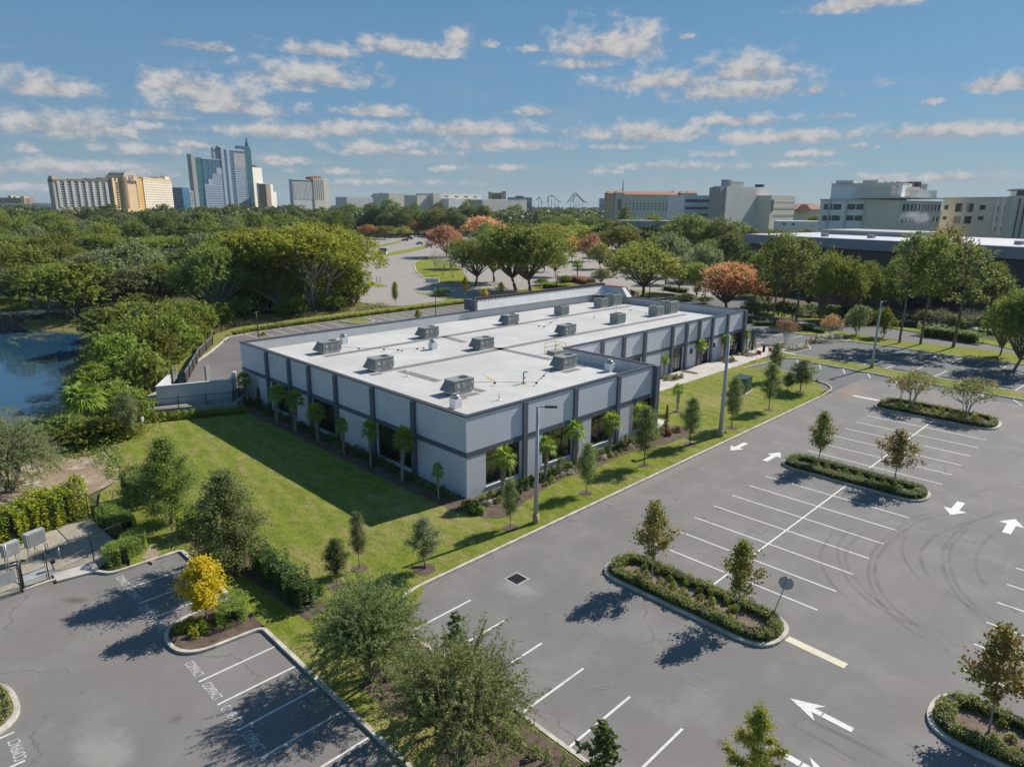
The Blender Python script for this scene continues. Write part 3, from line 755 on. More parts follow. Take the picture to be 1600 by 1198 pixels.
# --- asphalt sheets
A0 = 0.0
struct('parking_lot', MB().sheet([(-28.4, 17.9), (70, 17.9), (70, 93.0), (-28.4, 93.0)], A0), M['asphalt'])
struct('side_lot', MB().sheet([(-46, 83.0), (-28.41, 83.0), (-28.41, 93.01), (70, 93.01), (70, 124), (-39, 117.8), (-54, 122.5), (-75.0, 122.5), (-75.0, 98.0), (-46, 98.0)], A0 + .001), M['asphalt_new'])
struct('compact_lot', MB().sheet([(-44.3, -60), (60, -60), (60, 12.7), (-42.4, 12.7), (-42.4, 9), (-44.3, 6.2)], A0), M['asphalt_left'])
REAR = [(-74.3, 26.3), (-74.3, 100.0), (-108.6, 100.0), (-108.1, 60.0), (-107.2, 47.0), (-106.0, 42.6), (-103.5, 40.9), (-97, 36.4), (-85, 27.2), (-80.5, 24.0)]
struct('rear_drive', MB().prism(REAR, -2.0, 1.0, False), M['asphalt_rear'])
# --- roads and car parks in the middle distance
BACK = [(-74.5, 123.5), (-68, 160), (-120, 320), (-395, 320), (-372, 231), (-175, 112), (-129, 84.5), (-117, 100.5), (-75, 100.5), (-74.5, 123.5)]
struct('access_road', MB().sheet([(-116.5, 100.3), (-98, 138), (-120, 170), (-180, 262), (-240, 330), (-395, 330), (-375, 226), (-270, 174), (-176, 112), (-138, 84), (-124, 84)], A0 + .004), M['asphalt_old'])
struct('far_car_park', MB().sheet(GP([(858, 442), (1135, 480), (1140, 452), (1010, 425), (985, 378), (845, 380)]), A0 + .002), M['asphalt_old'])
struct('cross_road', MB().sheet(GP([(1000, 478), (1130, 462), (1215, 478), (1310, 507), (1395, 514), (1535, 537), (1700, 556), (1700, 574), (1535, 546), (1420, 534), (1327, 521), (1240, 505), (1185, 497)]), A0 + .004), M['asphalt_new'])

# --- kerbs and lawns
KZ = .14
lawn = [(70, 12.85), (70, 17.9), (-25.5, 17.9), (-28.5, 21.5), (-28.5, 78.5), (-29.3, 83.2), (-31.6, 86.2), (-35.3, 88.2), (-38.7, 89.9), (-41.6, 86.8), (-40.9, 93.1), (-41.2, 96.6), (-39.2, 98.4), (-35.6, 97.4), (-25.4, 96.4), (-15.8, 95.8), (70, 91.6), (70, 97.5), (-12.3, 99.6), (-22.3, 100.4), (-28, 100.9), (-37, 101.5), (-40.6, 100.5), (-43.0, 100.6), (-43.2, 84), (-43.2, 59.0), (-35.0, 57.0), (-35.0, 31.0), (-74, 31), (-72.9, 20.3), (-69.0, 17.2), (-66.0, 14.6), (-58.5, 14.2), (-55.8, 11.6), (-52.5, 10.6), (-45.4, 10.6), (-42.55, 9.8), (-42.55, 12.85)]
struct('lawn', MB().sheet(lawn, .105), M['lawn'])
def kerb(path, closed=False, m='concrete', w=.2, z=KZ, z0=-.1): struct('kerb', MB().strip(path, w, z0, z, closed), M[m])
r1 = rounded([(70, 17.9), (-28.5, 17.9), (-28.5, 79.5)], [0, 3.5, 0], 8)
kerb(r1)
kerb(rounded([(-28.5, 79.5), (-28.9, 86.0), (-35.3, 88.2), (-38.7, 89.9)], [0, 3.2, 1, 0], 7), m='kerb_yellow')
kerb([(-41.6, 86.8), (-40.9, 93.1), (-41.2, 96.6), (-39.2, 98.4), (-35.6, 97.4), (-25.4, 96.4), (-15.8, 95.8), (70, 91.6)])
kerb([(70, 97.5), (-12.3, 99.6), (-22.3, 100.4), (-28, 100.9), (-37, 101.5), (-40.6, 100.5)])
# side towards the compact lot, with its tongue island
kerb(rounded([(-43.9, 2.0), (-43.9, 6.3)], 0))
kerb(rounded([(-43.6, 8.0), (-42.4, 8.7), (-42.4, 12.75), (-34.9, 12.75), (-34.6, 8.8), (-31.3, 8.8), (-31.0, 12.75), (70, 12.75)], [0, .5, .3, .4, 1.6, 1.6, .4, 0], 7))
struct('planting_island', MB().sheet(rounded([(-34.7, 12.9), (-34.5, 8.95), (-31.4, 8.95), (-31.15, 12.9)], [0, 1.5, 1.5, 0], 7), .1), M['mulch'])
# strip of mulch between the two lots
struct('mulch_bed', MB().sheet([(60, 14.6), (60, 17.7), (-25.2, 17.7), (-25.6, 16.6), (-23, 16.3), (-24.6, 15.2), (-23.6, 13.9), (-21, 13.8), (-19.6, 15.0), (-17.6, 13.6), (-14, 13.7), (-12, 14.8)], .112), M['mulch'])
struct('mulch_bed', MB().sheet([(-29.9, 14.7), (-30.2, 16.1), (-34, 16.3), (-38, 16.2), (-41.6, 15.2), (-45.5, 15.0), (-45.5, 13.6), (-41, 13.4), (-37.5, 14.2)], .112), M['mulch'])
struct('bare_soil', MB().sheet(GP([(660 / 4, 620 + 690 / 4), (720 / 4, 620 + 770 / 4), (745 / 4, 620 + 730 / 4), (705 / 4, 620 + 690 / 4)], .1), .115), M['straw'])
struct('bare_soil', MB().sheet(GP([(222, 872), (235, 850), (250, 862), (240, 880)], .1), .114), M['straw'])
struct('bare_soil', MB().sheet([(-75, -30), (-44.4, -30), (-44.4, -2), (-50.5, 4.0), (-55.3, 9.6), (-57.6, 13.2), (-61.5, 14.6), (-66.5, 14.7), (-68.6, 11.5), (-66.5, 6), (-68, -6)], .03), M['straw'])
struct('gravel_pad', MB().sheet([(-44.0, -6), (-44.0, 6.2), (-43.6, 8.4), (-45.2, 10.2), (-51.2, 9.9), (-52.0, 6.5), (-49.6, 3.0), (-50.5, -6)], .06), M['gravel'])
# beds against the building
def bed(pts): struct('mulch_bed', MB().sheet(pts, .118), M['mulch'])
bed(rounded([(-35.0, 31.6), (-33.0, 29.3), (-31.2, 30.6), (-32.4, 34.2), (-33.2, 38.5), (-32.8, 43.2), (-33.0, 48.0), (-31.9, 52.0), (-31.7, 57.2), (-34.4, 58.4), (-35.0, 56.0)], [0, 1, 1, 1, 1, 1, 1, 1, 1, 1, 0], 4))
bed([(-35.0, 31.2), (-34.2, 28.9), (-45, 28.6), (-58, 28.7), (-66, 28.6), (-71.5, 28.8), (-73.6, 31.0)])
for y0, y1 in ((62.5, 66.3), (72.6, 76.2), (78.2, 79.7), (87.6, 90.8), (93.6, 97.2)):
    struct('mulch_bed', MB().sheet(rounded([(-46.6, y0), (-44.2, y0 + .3), (-44.2, y1 - .3), (-46.6, y1)], .5, 4), .135), M['mulch'])
struct('sidewalk', MB().prism([(-46.7, 55.8), (-35.2, 55.8), (-35.2, 58.0), (-40.2, 59.6), (-42.7, 62.0), (-42.9, 100.5), (-43.1, 104.3), (-46.5, 104.3), (-46.7, 98)], -.1, .125), M['walk'])
for lx, ly in GP([(527, 915), (562, 888), (664, 889), (797, 824), (916, 770), (1006, 727), (1078, 694), (1143, 668), (1201, 640), (1209, 594), (1250, 612), (1058, 643)], .12):
    k = .42 + .2 * random.random(); struct('mulch_ring', MB().sheet([(lx + k * math.cos(a * .524) * (1 + .25 * random.random()), ly + k * math.sin(a * .524) * (1 + .25 * random.random())) for a in range(12)], .121), M['mulch'])
# white flower planters by the entrance, apron slab
for pts in (GP([(1203, 541), (1221, 536), (1262, 540), (1267, 546), (1243, 552)]), GP([(1272, 526), (1300, 522), (1332, 528), (1322, 534), (1290, 533)])):
    struct('planting_island', MB().sheet(pts, .1), M['mulch']); kerb(pts, True)
struct('sidewalk', MB().prism(GP([(1212, 548), (1243, 553.5), (1240, 555), (1219, 551)]), -.1, .13), M['walk'])
struct('drive_apron', MB().prism([(-44.6, 6.2), (-43.5, 6.2), (-43.2, 8.3), (-44.6, 8.4)], -.1, .15), M['walk'])
# grass strips beyond the side lot
struct('verge', MB().sheet([(-54, 119.5), (-46.4, 118.4), (-43.9, 120.5), (-39.3, 117.9), (-31.2, 118.6), (-24.7, 117.6), (70, 122), (70, 127), (-21.9, 127.0), (-33.0, 124.6), (-41.8, 126.4), (-54, 128.5)], .09), M['verge'])
kerb([(-54, 119.5), (-46.4, 118.4), (-43.9, 120.5), (-39.3, 117.9), (-31.2, 118.6), (-24.7, 117.6), (70, 122)])
struct('verge', MB().sheet(GP([(1370, 510), (1440, 514), (1540, 531), (1640, 548), (1640, 560), (1535, 536), (1395, 513.5)]), .09), M['verge'])
struct('verge', MB().sheet(GP([(1186, 487), (1215, 487), (1290, 500), (1300, 506), (1240, 497), (1190, 492)]), .05), M['verge'])
struct('verge', MB().sheet(GP([(985, 452), (1075, 462), (1082, 466), (1000, 458)]), .03), M['verge'])
struct('bare_soil', MB().sheet(GP([(1190, 478), (1290, 492), (1360, 500), (1560, 524), (1640, 540), (1640, 500), (1400, 470), (1200, 462)]), -.02), M['mulch'])
struct('footpath', MB().sheet(GP([(1330, 492), (1420, 503), (1535, 517), (1640, 533), (1640, 528), (1535, 512), (1420, 499), (1330, 488)]), .02), M['asphalt_old'])
# middle distance grass
vz = .05
struct('verge', MB().sheet(rounded(GP([(664, 402), (647, 411), (650, 424), (666, 437), (684, 443), (735, 443), (730, 433), (716, 416), (700, 408)]), 2), vz + .05), M['verge'])
kerb(rounded(GP([(664, 402), (647, 411), (650, 424), (666, 437), (684, 443)]), 2), w=.4)
struct('verge', MB().sheet(GP([(573, 434), (583, 441), (606, 447), (592, 449), (576, 446)]), vz), M['verge'])
struct('verge', MB().sheet(GP([(558, 387.8), (600, 381.4), (626, 376), (628, 378.4), (600, 384.8), (558, 392)]), vz), M['verge'])
struct('verge', MB().sheet(GP([(567, 406.5), (592, 397.5), (640, 389), (668, 382.5), (668, 387.5), (640, 394), (592, 403), (571, 413)]), vz), M['verge'])
struct('verge', MB().sheet(GP([(646, 456.5), (667, 458), (700, 465), (746, 469.5), (740, 476), (700, 469), (668, 461)]), vz), M['verge'])
struct('verge', MB().sheet(GP([(845, 446), (880, 440), (905, 445), (925, 452), (900, 458), (850, 462), (760, 470), (762, 466)]), vz), M['verge'])
# grassy verge and slope round the rear lot
struct('verge', MB().prism([(-108.7, 100), (-108.2, 60.0), (-107.3, 47.0), (-106.1, 42.7), (-103.6, 41.1), (-108.5, 40.6), (-113.6, 47), (-115.0, 60), (-116.5, 100)], [1.05] * 5 + [.5, .2, .1, .1], [1.1] * 5 + [.6, .3, .2, .2]), M['rough_grass'])
struct('verge', MB().prism([(-103.5, 40.9), (-97, 36.4), (-85, 27.2), (-87, 26.0), (-99.0, 35.4), (-107.4, 40.6)], .3, 1.12), M['rough_grass'])
kerb([(-108.6, 100), (-108.1, 60), (-107.2, 47), (-106.0, 42.6), (-103.5, 40.9), (-97, 36.4), (-85, 27.2), (-83.5, 26.1)], z=1.16, z0=.6, w=.22)
# rear lot bay lines
mb = MB()
for i in range(22):
    y = 43.2 + i * 2.6
    if i not in (0, 8, 9): mb.box(-107.6 - .012 * i, -102.4, y - .06, y + .06, 1.003, 1.008)
struct('bay_lines', mb, M['paint'])
struct('planting_island', MB().prism(rounded([(-108.0, 63.6), (-103.2, 63.8), (-103.2, 68.4), (-108.0, 68.6)], [0, 1.5, 1.5, 0], 5), .9, 1.08), M['rough_grass'])
kerb(rounded([(-108.0, 63.6), (-103.2, 63.8), (-103.2, 68.4), (-108.0, 68.6)], [0, 1.5, 1.5, 0], 5), z=1.15, z0=.8)

# --- bay lines in the main lot
P1 = .006
mb = MB(); LWd = .055
rows = [35.35, 38.05, 40.75, 43.5, 46.25, 49.0, 51.8]; rows2 = [60.5, 63.4, 66.5, 69.7, 72.8, 76.0]
for y in rows + rows2: mb.box(-22.15, -11.35, y - LWd, y + LWd, 0, P1)
for y0, y1 in ((33.3, 54.7), (58.4, 79.3)):
    mb.box(-16.7 - LWd, -16.7 + LWd, y0, rows[0] - LWd if y0 < 40 else rows2[0] - LWd, 0, P1)
    rr = rows if y0 < 40 else rows2
    for a, b in zip(rr[:-1], rr[1:]): mb.box(-16.7 - LWd, -16.7 + LWd, a + LWd, b - LWd, 0, P1)
    mb.box(-16.7 - LWd, -16.7 + LWd, rr[-1] + LWd, y1, 0, P1)
for i in range(10): mb.box(-4.55, 6.5, 35.37 + i * 2.69 - LWd, 35.37 + i * 2.69 + LWd, 0, P1)
for i in range(22):
    x = -28.15 + i * 2.712
    if i: mb.box(x - LWd, x + LWd, 18.05, 22.3, 0, P1)
struct('bay_lines', mb, M['paint'])
mb = MB()
def seg(mb, a, b, w=.1, z0=0., z1=P1):
    d = Vector((b[0] - a[0], b[1] - a[1])); mb.box(0, d.length, -w / 2, w / 2, z0, z1, math.atan2(d.y, d.x), (a[0], a[1], 0))
for i in range(16): seg(mb, (-37.1 + 3.0 * i, 101.7 - .13 * i), (-36.75 + 3.0 * i, 107.0 - .18 * i), .11)
for i in range(9): seg(mb, (-39.0 + 3.28 * i, 98.0 - .25 * i), (-37.45 + 3.28 * i, 94.5 - .2 * i), .11)
for i in range(14): seg(mb, (-28.5 + 2.93 * i, 112.6), (-28.35 + 2.93 * i, 117.2), .11)
for a, b in (((-48.7, 105.1), (-48.4, 107.1)), ((-46.8, 114.2), (-46.4, 117.8)), ((-49.7, 113.9), (-49.4, 117)), ((-53, 113.5), (-52.7, 117)), ((-56.2, 113.5), (-55.9, 117))): seg(mb, a, b, .14)
struct('bay_lines', mb, M['paint'])
mb = MB()
for x in (-40.05, -38.0, -36.0): seg(mb, (x, 8.9), (x, 12.55))
for i in range(22):
    x = -29.18 + 2.1 * i
    seg(mb, (x, 8.8), (x, 12.55))
for i in range(12): seg(mb, (-31.4 + 2.1 * i, 2.1), (-31.4 + 2.1 * i, -2.4))
struct('bay_lines', mb, M['paint'])
struct('patched_tarmac', MB().sheet([(-25.78, 25.17), (-24.62, 25.17), (-24.62, 26.33), (-25.78, 26.33)], .004), plain('grate_surround', (.33, .32, .3), .85, fine=.2))

# --- raised islands
def island(pts, label_row):
    kerb(pts, True, w=.22, z=.15)
    struct('planting_island', MB().sheet(pts, .125), M['mulch_island'])
def inset(pts, d):
    c = Vector((sum(p[0] for p in pts) / len(pts), sum(p[1] for p in pts) / len(pts))); out = []
    n = len(pts)
    for i in range(n):
        a = Vector(pts[i - 1]); b = Vector(pts[(i + 1) % n]); t = (b - a).normalized(); nn = Vector((-t.y, t.x)); p = Vector(pts[i])
        q = p + nn * d; r = p - nn * d
        out.append(tuple(q if (q - c).length < (r - c).length else r))
    return out
ISL = {
 1: rounded([(-22.3, 29.75), (-11.6, 29.75), (-11.6, 33.05), (-22.3, 33.05)], [1.5, 1.65, 1.65, 1.5], 7),
 2: rounded([(-22.4, 54.9), (-11.4, 54.9), (-11.4, 58.25), (-22.4, 58.25)], [1.5, 1.65, 1.65, 1.5], 7),
 3: rounded([(-23.0, 79.5), (-11.3, 79.5), (-11.5, 84.3), (-22.6, 84.6)], [2, 2, 2, 2], 7),
 4: rounded([(-4.75, 29.6), (6.5, 29.6), (6.5, 33.1), (-4.75, 33.1)], [1.6, 1.65, 1.65, 1.6], 7),
 5: rounded([(-36.2, -2.6), (-31.4, -2.6), (-31.6, 2.6), (-35.6, 2.4)], [1, 2.2, 2.2, 1.5], 7),
}
for k in ISL: island(ISL[k], k)

# --- tyre marks curving across the aisle
def tyre_mat():
    m, nt, b = new_mat('tyre_rubber'); v = nt.coord()
    b.inputs['Base Color'].default_value = (.085, .08, .078, 1); b.inputs['Roughness'].default_value = .8
    a = nt.math('MULTIPLY', nt.ramp(nt.noise(v, .5, 4, .6), .28, .72), .23)
    a = nt.math('MULTIPLY', a, nt.math('ADD', .5, nt.math('MULTIPLY', nt.noise(nt.mapping(v, scale=(8, 8, 1)), 2.5, 3), .9)))
    nt.put(b.inputs['Alpha'], a); return m
mb = MB(); tm = tyre_mat(); tz = .01
def arc(pix, w=.24):
    global tz
    P = [Vector(G(x, y)) for x, y in pix]; pts = []
    for i in range(len(P) - 1):
        a, b, c, d = P[max(i - 1, 0)], P[i], P[i + 1], P[min(i + 2, len(P) - 1)]
        for j in range(7):
            t = j / 7; pts.append(.5 * ((2 * b) + (c - a) * t + (2 * a - 5 * b + 4 * c - d) * t * t + (3 * b - a - 3 * c + d) * t ** 3))
    pts.append(P[-1]); n = len(pts)
    L = []
    for i, p in enumerate(pts):
        t = (pts[min(i + 1, n - 1)] - pts[max(i - 1, 0)]).normalized(); q = Vector((-t.y, t.x)) * w / 2; L.append((p + q, p - q))
    for a, b in zip(L[:-1], L[1:]):
        mb.add([(a[1].x, a[1].y, tz), (b[1].x, b[1].y, tz), (b[0].x, b[0].y, tz), (a[0].x, a[0].y, tz)], [(0, 1, 2, 3)])
    tz += .0012
Z = lambda L, ox, oy: [(ox + x / 4, oy + y / 4) for x, y in L]
arc(Z([(1110, 795), (930, 830), (760, 940), (660, 1040), (630, 1140), (640, 1250), (720, 1390), (880, 1530), (1130, 1670)], 1200, 600))
arc(Z([(1140, 810), (960, 850), (800, 960), (700, 1060), (670, 1150), (690, 1260), (780, 1390), (950, 1520)], 1200, 600))
arc(Z([(1597, 625), (1400, 650), (1300, 680), (1220, 710)], 1200, 600), .2)
arc(Z([(1597, 775), (1300, 850), (1080, 930), (970, 1020), (955, 1100), (1000, 1190), (1110, 1290), (1280, 1400), (1597, 1560)], 1200, 600))
arc(Z([(1450, 790), (1210, 900), (1110, 1010), (1090, 1110), (1140, 1260), (1260, 1400), (1440, 1540)], 1200, 600))
arc(Z([(1250, 900), (1150, 1010), (1135, 1110), (1190, 1270), (1310, 1400)], 1200, 600))
arc(Z([(1470, 900), (1340, 1000), (1300, 1090), (1310, 1180), (1400, 1300), (1560, 1430)], 1200, 600))
arc(Z([(520, 900), (440, 1000), (440, 1090), (480, 1190), (560, 1290), (700, 1400), (900, 1500)], 1200, 600))
arc(Z([(600, 920), (500, 1020), (485, 1100), (520, 1180), (620, 1300), (760, 1410)], 1200, 600))
arc(Z([(400, 930), (335, 1040), (335, 1120), (370, 1200), (440, 1290), (560, 1390)], 1200, 600), .2)
arc(Z([(860, 940), (840, 1040), (870, 1120), (960, 1230), (1130, 1340)], 1200, 600), .2)
arc([(1255, 1120), (1320, 1150), (1380, 1180), (1440, 1215)], .22); arc([(1225, 1125), (1300, 1165), (1360, 1200)], .22)
tyre = mb; mb = MB()
arc([(865, 925), (905, 960), (960, 1000), (1040, 1040), (1120, 1085), (1190, 1120)], .5); arc([(935, 975), (1000, 1010), (1080, 1050), (1150, 1090)], .35); arc([(1210, 1125), (1290, 1165), (1370, 1210)], .4); arc([(805, 945), (880, 965), (960, 1010)], .4); arc([(760, 1050), (850, 1050), (930, 1068), (1010, 1052)], .8); arc([(1020, 760), (1060, 790), (1130, 740), (1200, 690)], .7); arc([(940, 830), (1010, 770), (1100, 720)], .9)
def dust_mat():
    m, nt, b = new_mat('pale_scuffs'); b.inputs['Base Color'].default_value = (.36, .33, .31, 1); b.inputs['Roughness'].default_value = .9
    v = nt.coord(); nt.put(b.inputs['Alpha'], nt.math('MULTIPLY', nt.math('MULTIPLY', nt.ramp(nt.noise(v, .7, 5, .65), .4, .68), nt.ramp(nt.noise(v, 5, 4, .7), .3, .7)), .4)); return m
tag(mb.build('pale_scuffs', dust_mat()), 'faint pale scuff trails across the tarmac below the islands', 'scuff marks', kind='stuff'); mb = tyre
tag(mb.build('tyre_marks', tm), 'dark curving tyre marks on the aisle right of the parking bays', 'tyre marks', kind='stuff')

# --- painted arrows, bars and words
def arrow(x, y, rz, L, w, label, kind='straight'):
    m = MB(); h = L * .42 if kind == 'straight' else L * .5
    if kind == 'straight': m.prism([(0, -w * .17), (L - h, -w * .17), (L - h * 1.0, -w * .5), (L, 0), (L - h, w * .5), (L - h, w * .17), (0, w * .17)], 0, .004)
    else:
        m.prism([(0, -w * .13), (L * .46, -w * .13), (L * .46, w * .13), (0, w * .13)], 0, .004)
        m.prism([(L * .48, -w * .13), (L * .62, -w * .13), (L * .5, -w * .5), (L, 0), (L * .5, w * .5), (L * .62, w * .13), (L * .48, w * .13)], 0, .004)
    o = m.build('painted_arrow', M['paint'], None, (x, y, .008), rz); tag(o, label, 'road arrow', 'painted arrows on the tarmac')
H = math.pi / 2
arrow(-27.05, 58.3, -H, 3.0, 1.3, 'painted white arrow beside the lawn kerb, pointing towards the compact lot')
arrow(-23.7, 55.1, H, 3.1, 1.3, 'painted white arrow beside the rounded end of the middle island, pointing away')
arrow(-9.4, 57.6, -H, 3.1, 1.5, 'painted white arrow just past the far end of the middle island, pointing nearer')
arrow(-5.95, 54.0, H, 3.1, 1.5, 'painted white arrow among the tyre marks, pointing away from the camera')
arrow(-6.75, 27.4, math.pi, 2.7, 1.25, 'long painted white arrow below the yellowish stop bar, split shaft', 'split')
arrow(-8.9, 24.0, 0, 2.9, 1.25, 'painted white arrow behind the yellow-green cone-shaped tree, split shaft', 'split')
def bar(a, b, w, m, label):
    mb = MB(); seg(mb, a, b, w, .003, .007); c = ((a[0] + b[0]) / 2, (a[1] + b[1]) / 2)
    tag(mb.build('stop_bar', M[m]), label, 'stop bar')
bar((-11.45, 31.65), (-8.5, 31.55), .5, 'paint_yellow', 'wide yellowish painted stop bar beside the island with the round sign')
bar((-26.1, 83.3), (-22.9, 83.25), .5, 'paint', 'wide white painted stop bar at the tip of the farthest island')
def word(txt, x, y, rz, w, h, label):
    cu = bpy.data.curves.new('word', 'FONT'); cu.body = txt; cu.size = 1; cu.space_character = 1.08
    o = bpy.data.objects.new('word', cu); COL.objects.link(o); dg = bpy.context.evaluated_depsgraph_get()
    me = bpy.data.meshes.new_from_object(o.evaluated_get(dg)); bpy.data.objects.remove(o)
    v = np.array([p.co for p in me.vertices]); lo, hi = v.min(0), v.max(0)
    for p in me.vertices: p.co = ((p.co.x - lo[0]) / (hi[0] - lo[0]) * w, (p.co.y - lo[1]) / (hi[1] - lo[1]) * h, 0)
    me.materials.clear(); me.materials.append(M['paint_worn'])
    q = inst('painted_word', me, None, (x, y, .007), rz); tag(q, label, 'painted word', 'painted words COMPACT')
cw = ['painted word COMPACT in the bay nearest the concrete apron', 'painted word COMPACT in the second bay from the concrete apron', 'painted word COMPACT in the third bay from the concrete apron', 'painted word COMPACT in the bay against the golden tree island']
for i, x in enumerate((-42.15, -40.0, -37.95, -35.9)): word('COMPACT', x + .28, 8.78, 0, 1.42, .42, cw[i])
cw = ['painted word COMPACT in the first bay past the golden tree island', 'painted word COMPACT in the second bay past the golden tree island', 'painted word COMPACT in the third bay past the golden tree island', 'painted word COMPACT in the fourth bay past the golden tree island']
for i in range(4): word('COMPACT', -30.95 + 2.1 * i, 8.78, 0, 1.42, .42, cw[i])
word('COMPACT', -29.45, 2.2, math.pi, 1.5, .42, 'upside-down painted word COMPACT beyond the far island corner at the left edge')
word('COMPACT', -27.35, 2.2, math.pi, 1.5, .42, 'upside-down painted word COMPACT cut by the lower left picture corner')
# ------------------------------------------------------------------ the office building
BZ, DZ = 6.45, 5.4
off = thing('office_building', 'long low white and grey office building with flat white roof and slate fins', 'building', (-35.7, 31.0, 0))
def bp(mb, name, m, parent=None):
    me = mb.mesh(name, M[m] if isinstance(m, str) else m)
    if parent is None or parent is off: me.transform(Matrix.Translation((35.7, -31.0, 0))); return inst(name, me, off)
    me.transform(Matrix.Translation((35.7, -31.0, 0))); return inst(name, me, parent)
def roof_mat():
    m, nt, b = new_mat('roof_membrane'); v = nt.coord()
    c = nt.mix(nt.ramp(nt.noise(v, .12, 4, .6), .35, .7), (.475, .46, .44), (.57, .56, .54))
    c = nt.mix(nt.math('MULTIPLY', nt.ramp(nt.noise(v, .9, 5, .7), .5, .75), .3), c, (.4, .38, .35))
    c = nt.mix(nt.math('MULTIPLY', nt.ramp(nt.noise(nt.mapping(v, loc=(5, 5, 0)), .16, 5, .7), .53, .62), .28), c, (.42, .4, .36))
    sx = nt.new('ShaderNodeSeparateXYZ'); nt.l.new(v, sx.inputs[0])
    seam = nt.math('LESS_THAN', nt.math('FRACT', nt.math('DIVIDE', sx.outputs[0], 2.4)), .018)
    c = nt.mix(nt.math('MULTIPLY', seam, .3), c, (.4, .39, .37))
    def spot(c, px, py, ra, rb, rot, colr, amt):
        mp = nt.n.new('ShaderNodeMapping'); mp.vector_type = 'TEXTURE'; nt.l.new(v, mp.inputs[0])
        mp.inputs['Location'].default_value = (px + 35.7, py - 31, 0); mp.inputs['Rotation'].default_value = (0, 0, rot); mp.inputs['Scale'].default_value = (ra, rb, 1)
        mp.inputs['Location'].default_value[2] = DZ
        ln = nt.new('ShaderNodeVectorMath', _operation='LENGTH'); nt.l.new(mp.outputs[0], ln.inputs[0])
        d = nt.math('ADD', ln.outputs['Value'], nt.math('MULTIPLY', nt.math('SUBTRACT', nt.noise(v, 1.6, 5, .7), .5), 1.2))
        return nt.mix(nt.math('MULTIPLY', nt.ramp(d, 1., .15), amt), c, colr)
    a = G(765, 591, DZ); c = spot(c, a[0], a[1], 2.4, .35, -.35, (.52, .33, .14), .8)
    a = G(812, 600, DZ); c = spot(c, a[0], a[1], 3.0, .5, .1, (.5, .4, .27), .55)
    a = G(672, 592, DZ); c = spot(c, a[0], a[1], 1.4, .3, -.3, (.45, .3, .15), .6)
    for q in ((620, 545), (715, 545), (640, 590), (820, 520)):
        a = G(q[0], q[1], DZ); c = spot(c, a[0], a[1], 4.5, 1.6, .8, (.52, .49, .45), .5)
    nt.put(b.inputs['Base Color'], c); b.inputs['Roughness'].default_value = .75; b.inputs['Specular IOR Level'].default_value = .2
    return m
M['roof'] = roof_mat(); M['lining'] = plain('parapet_membrane', (.55, .555, .56), .75, var=.06, scale=.5, fine=.08)

T = .3
def facade(axis, c, s0, s1, openings, out):
    """outer wall skin with openings: axis 'x' runs along x at y=c, 'y' runs along y at x=c; out = outward sign"""
    mb = MB(); ss = sorted({s0, s1} | {o[0] for o in openings} | {o[1] for o in openings})
    for a, b in zip(ss[:-1], ss[1:]):
        op = next((o for o in openings if o[0] <= a + 1e-6 and b <= o[1] + 1e-6), None)
        for z0, z1 in ([(-.3, BZ)] if not op else [(-.3, op[2]), (op[3], BZ)]):
            if z1 - z0 < .02: continue
            if axis == 'x': mb.box(a, b, min(c, c - out * T), max(c, c - out * T), z0, z1)
            else: mb.box(min(c, c - out * T), max(c, c - out * T), a, b, z0, z1)
    return mb
NEAR = [(32.95, 36.65, .5, 3.3), (39.35, 43.1, .5, 3.3), (45.75, 49.25, .5, 3.3), (52.2, 55.2, .5, 3.3)]
LEFT = [(-67.0, -63.0, .42, 3.3), (-58.3, -54.2, .42, 3.3), (-47.3, -42.4, .42, 3.3)]
FAR = [(66.4, 69.7, .5, 3.3), (76.2 + .7, 79.5, .05, 3.3), (83.7, 86.5, .05, 3.3), (91.6, 96.3, .05, 3.3)]
mb = MB()
for q in (facade('y', -35.7, 31.0, 55.5, NEAR, 1), facade('x', 31.0, -74.0, -35.7 - T, LEFT, -1), facade('y', -47.0, 55.5, 96.5, FAR, 1),
          facade('x', 55.5, -47.0 - T + .3, -35.7 - T, [], 1), facade('x', 96.5, -74.0, -47.0 - T, [], 1), facade('y', -74.0, 31.0 + T, 96.5 - T, [], -1)):
    mb.add(q.v, q.f)
bp(mb, 'wall', 'wall')
# interior floor so that glass has a dim room behind it
mb = MB(); mb.box(-73.7, -36.0, 31.3, 55.2, .0, .05); mb.box(-73.7, -47.3, 55.2, 96.2, .0, .05); bp(mb, 'floor', plain('office_floor', (.1, .1, .1), .8))
roof = MB(); roof.prism([(-73.69, 31.31), (-36.01, 31.31), (-36.01, 55.19), (-47.31, 55.19), (-47.31, 96.19), (-73.69, 96.19)], DZ - .25, DZ)
roof = bp(roof, 'roof', 'roof')
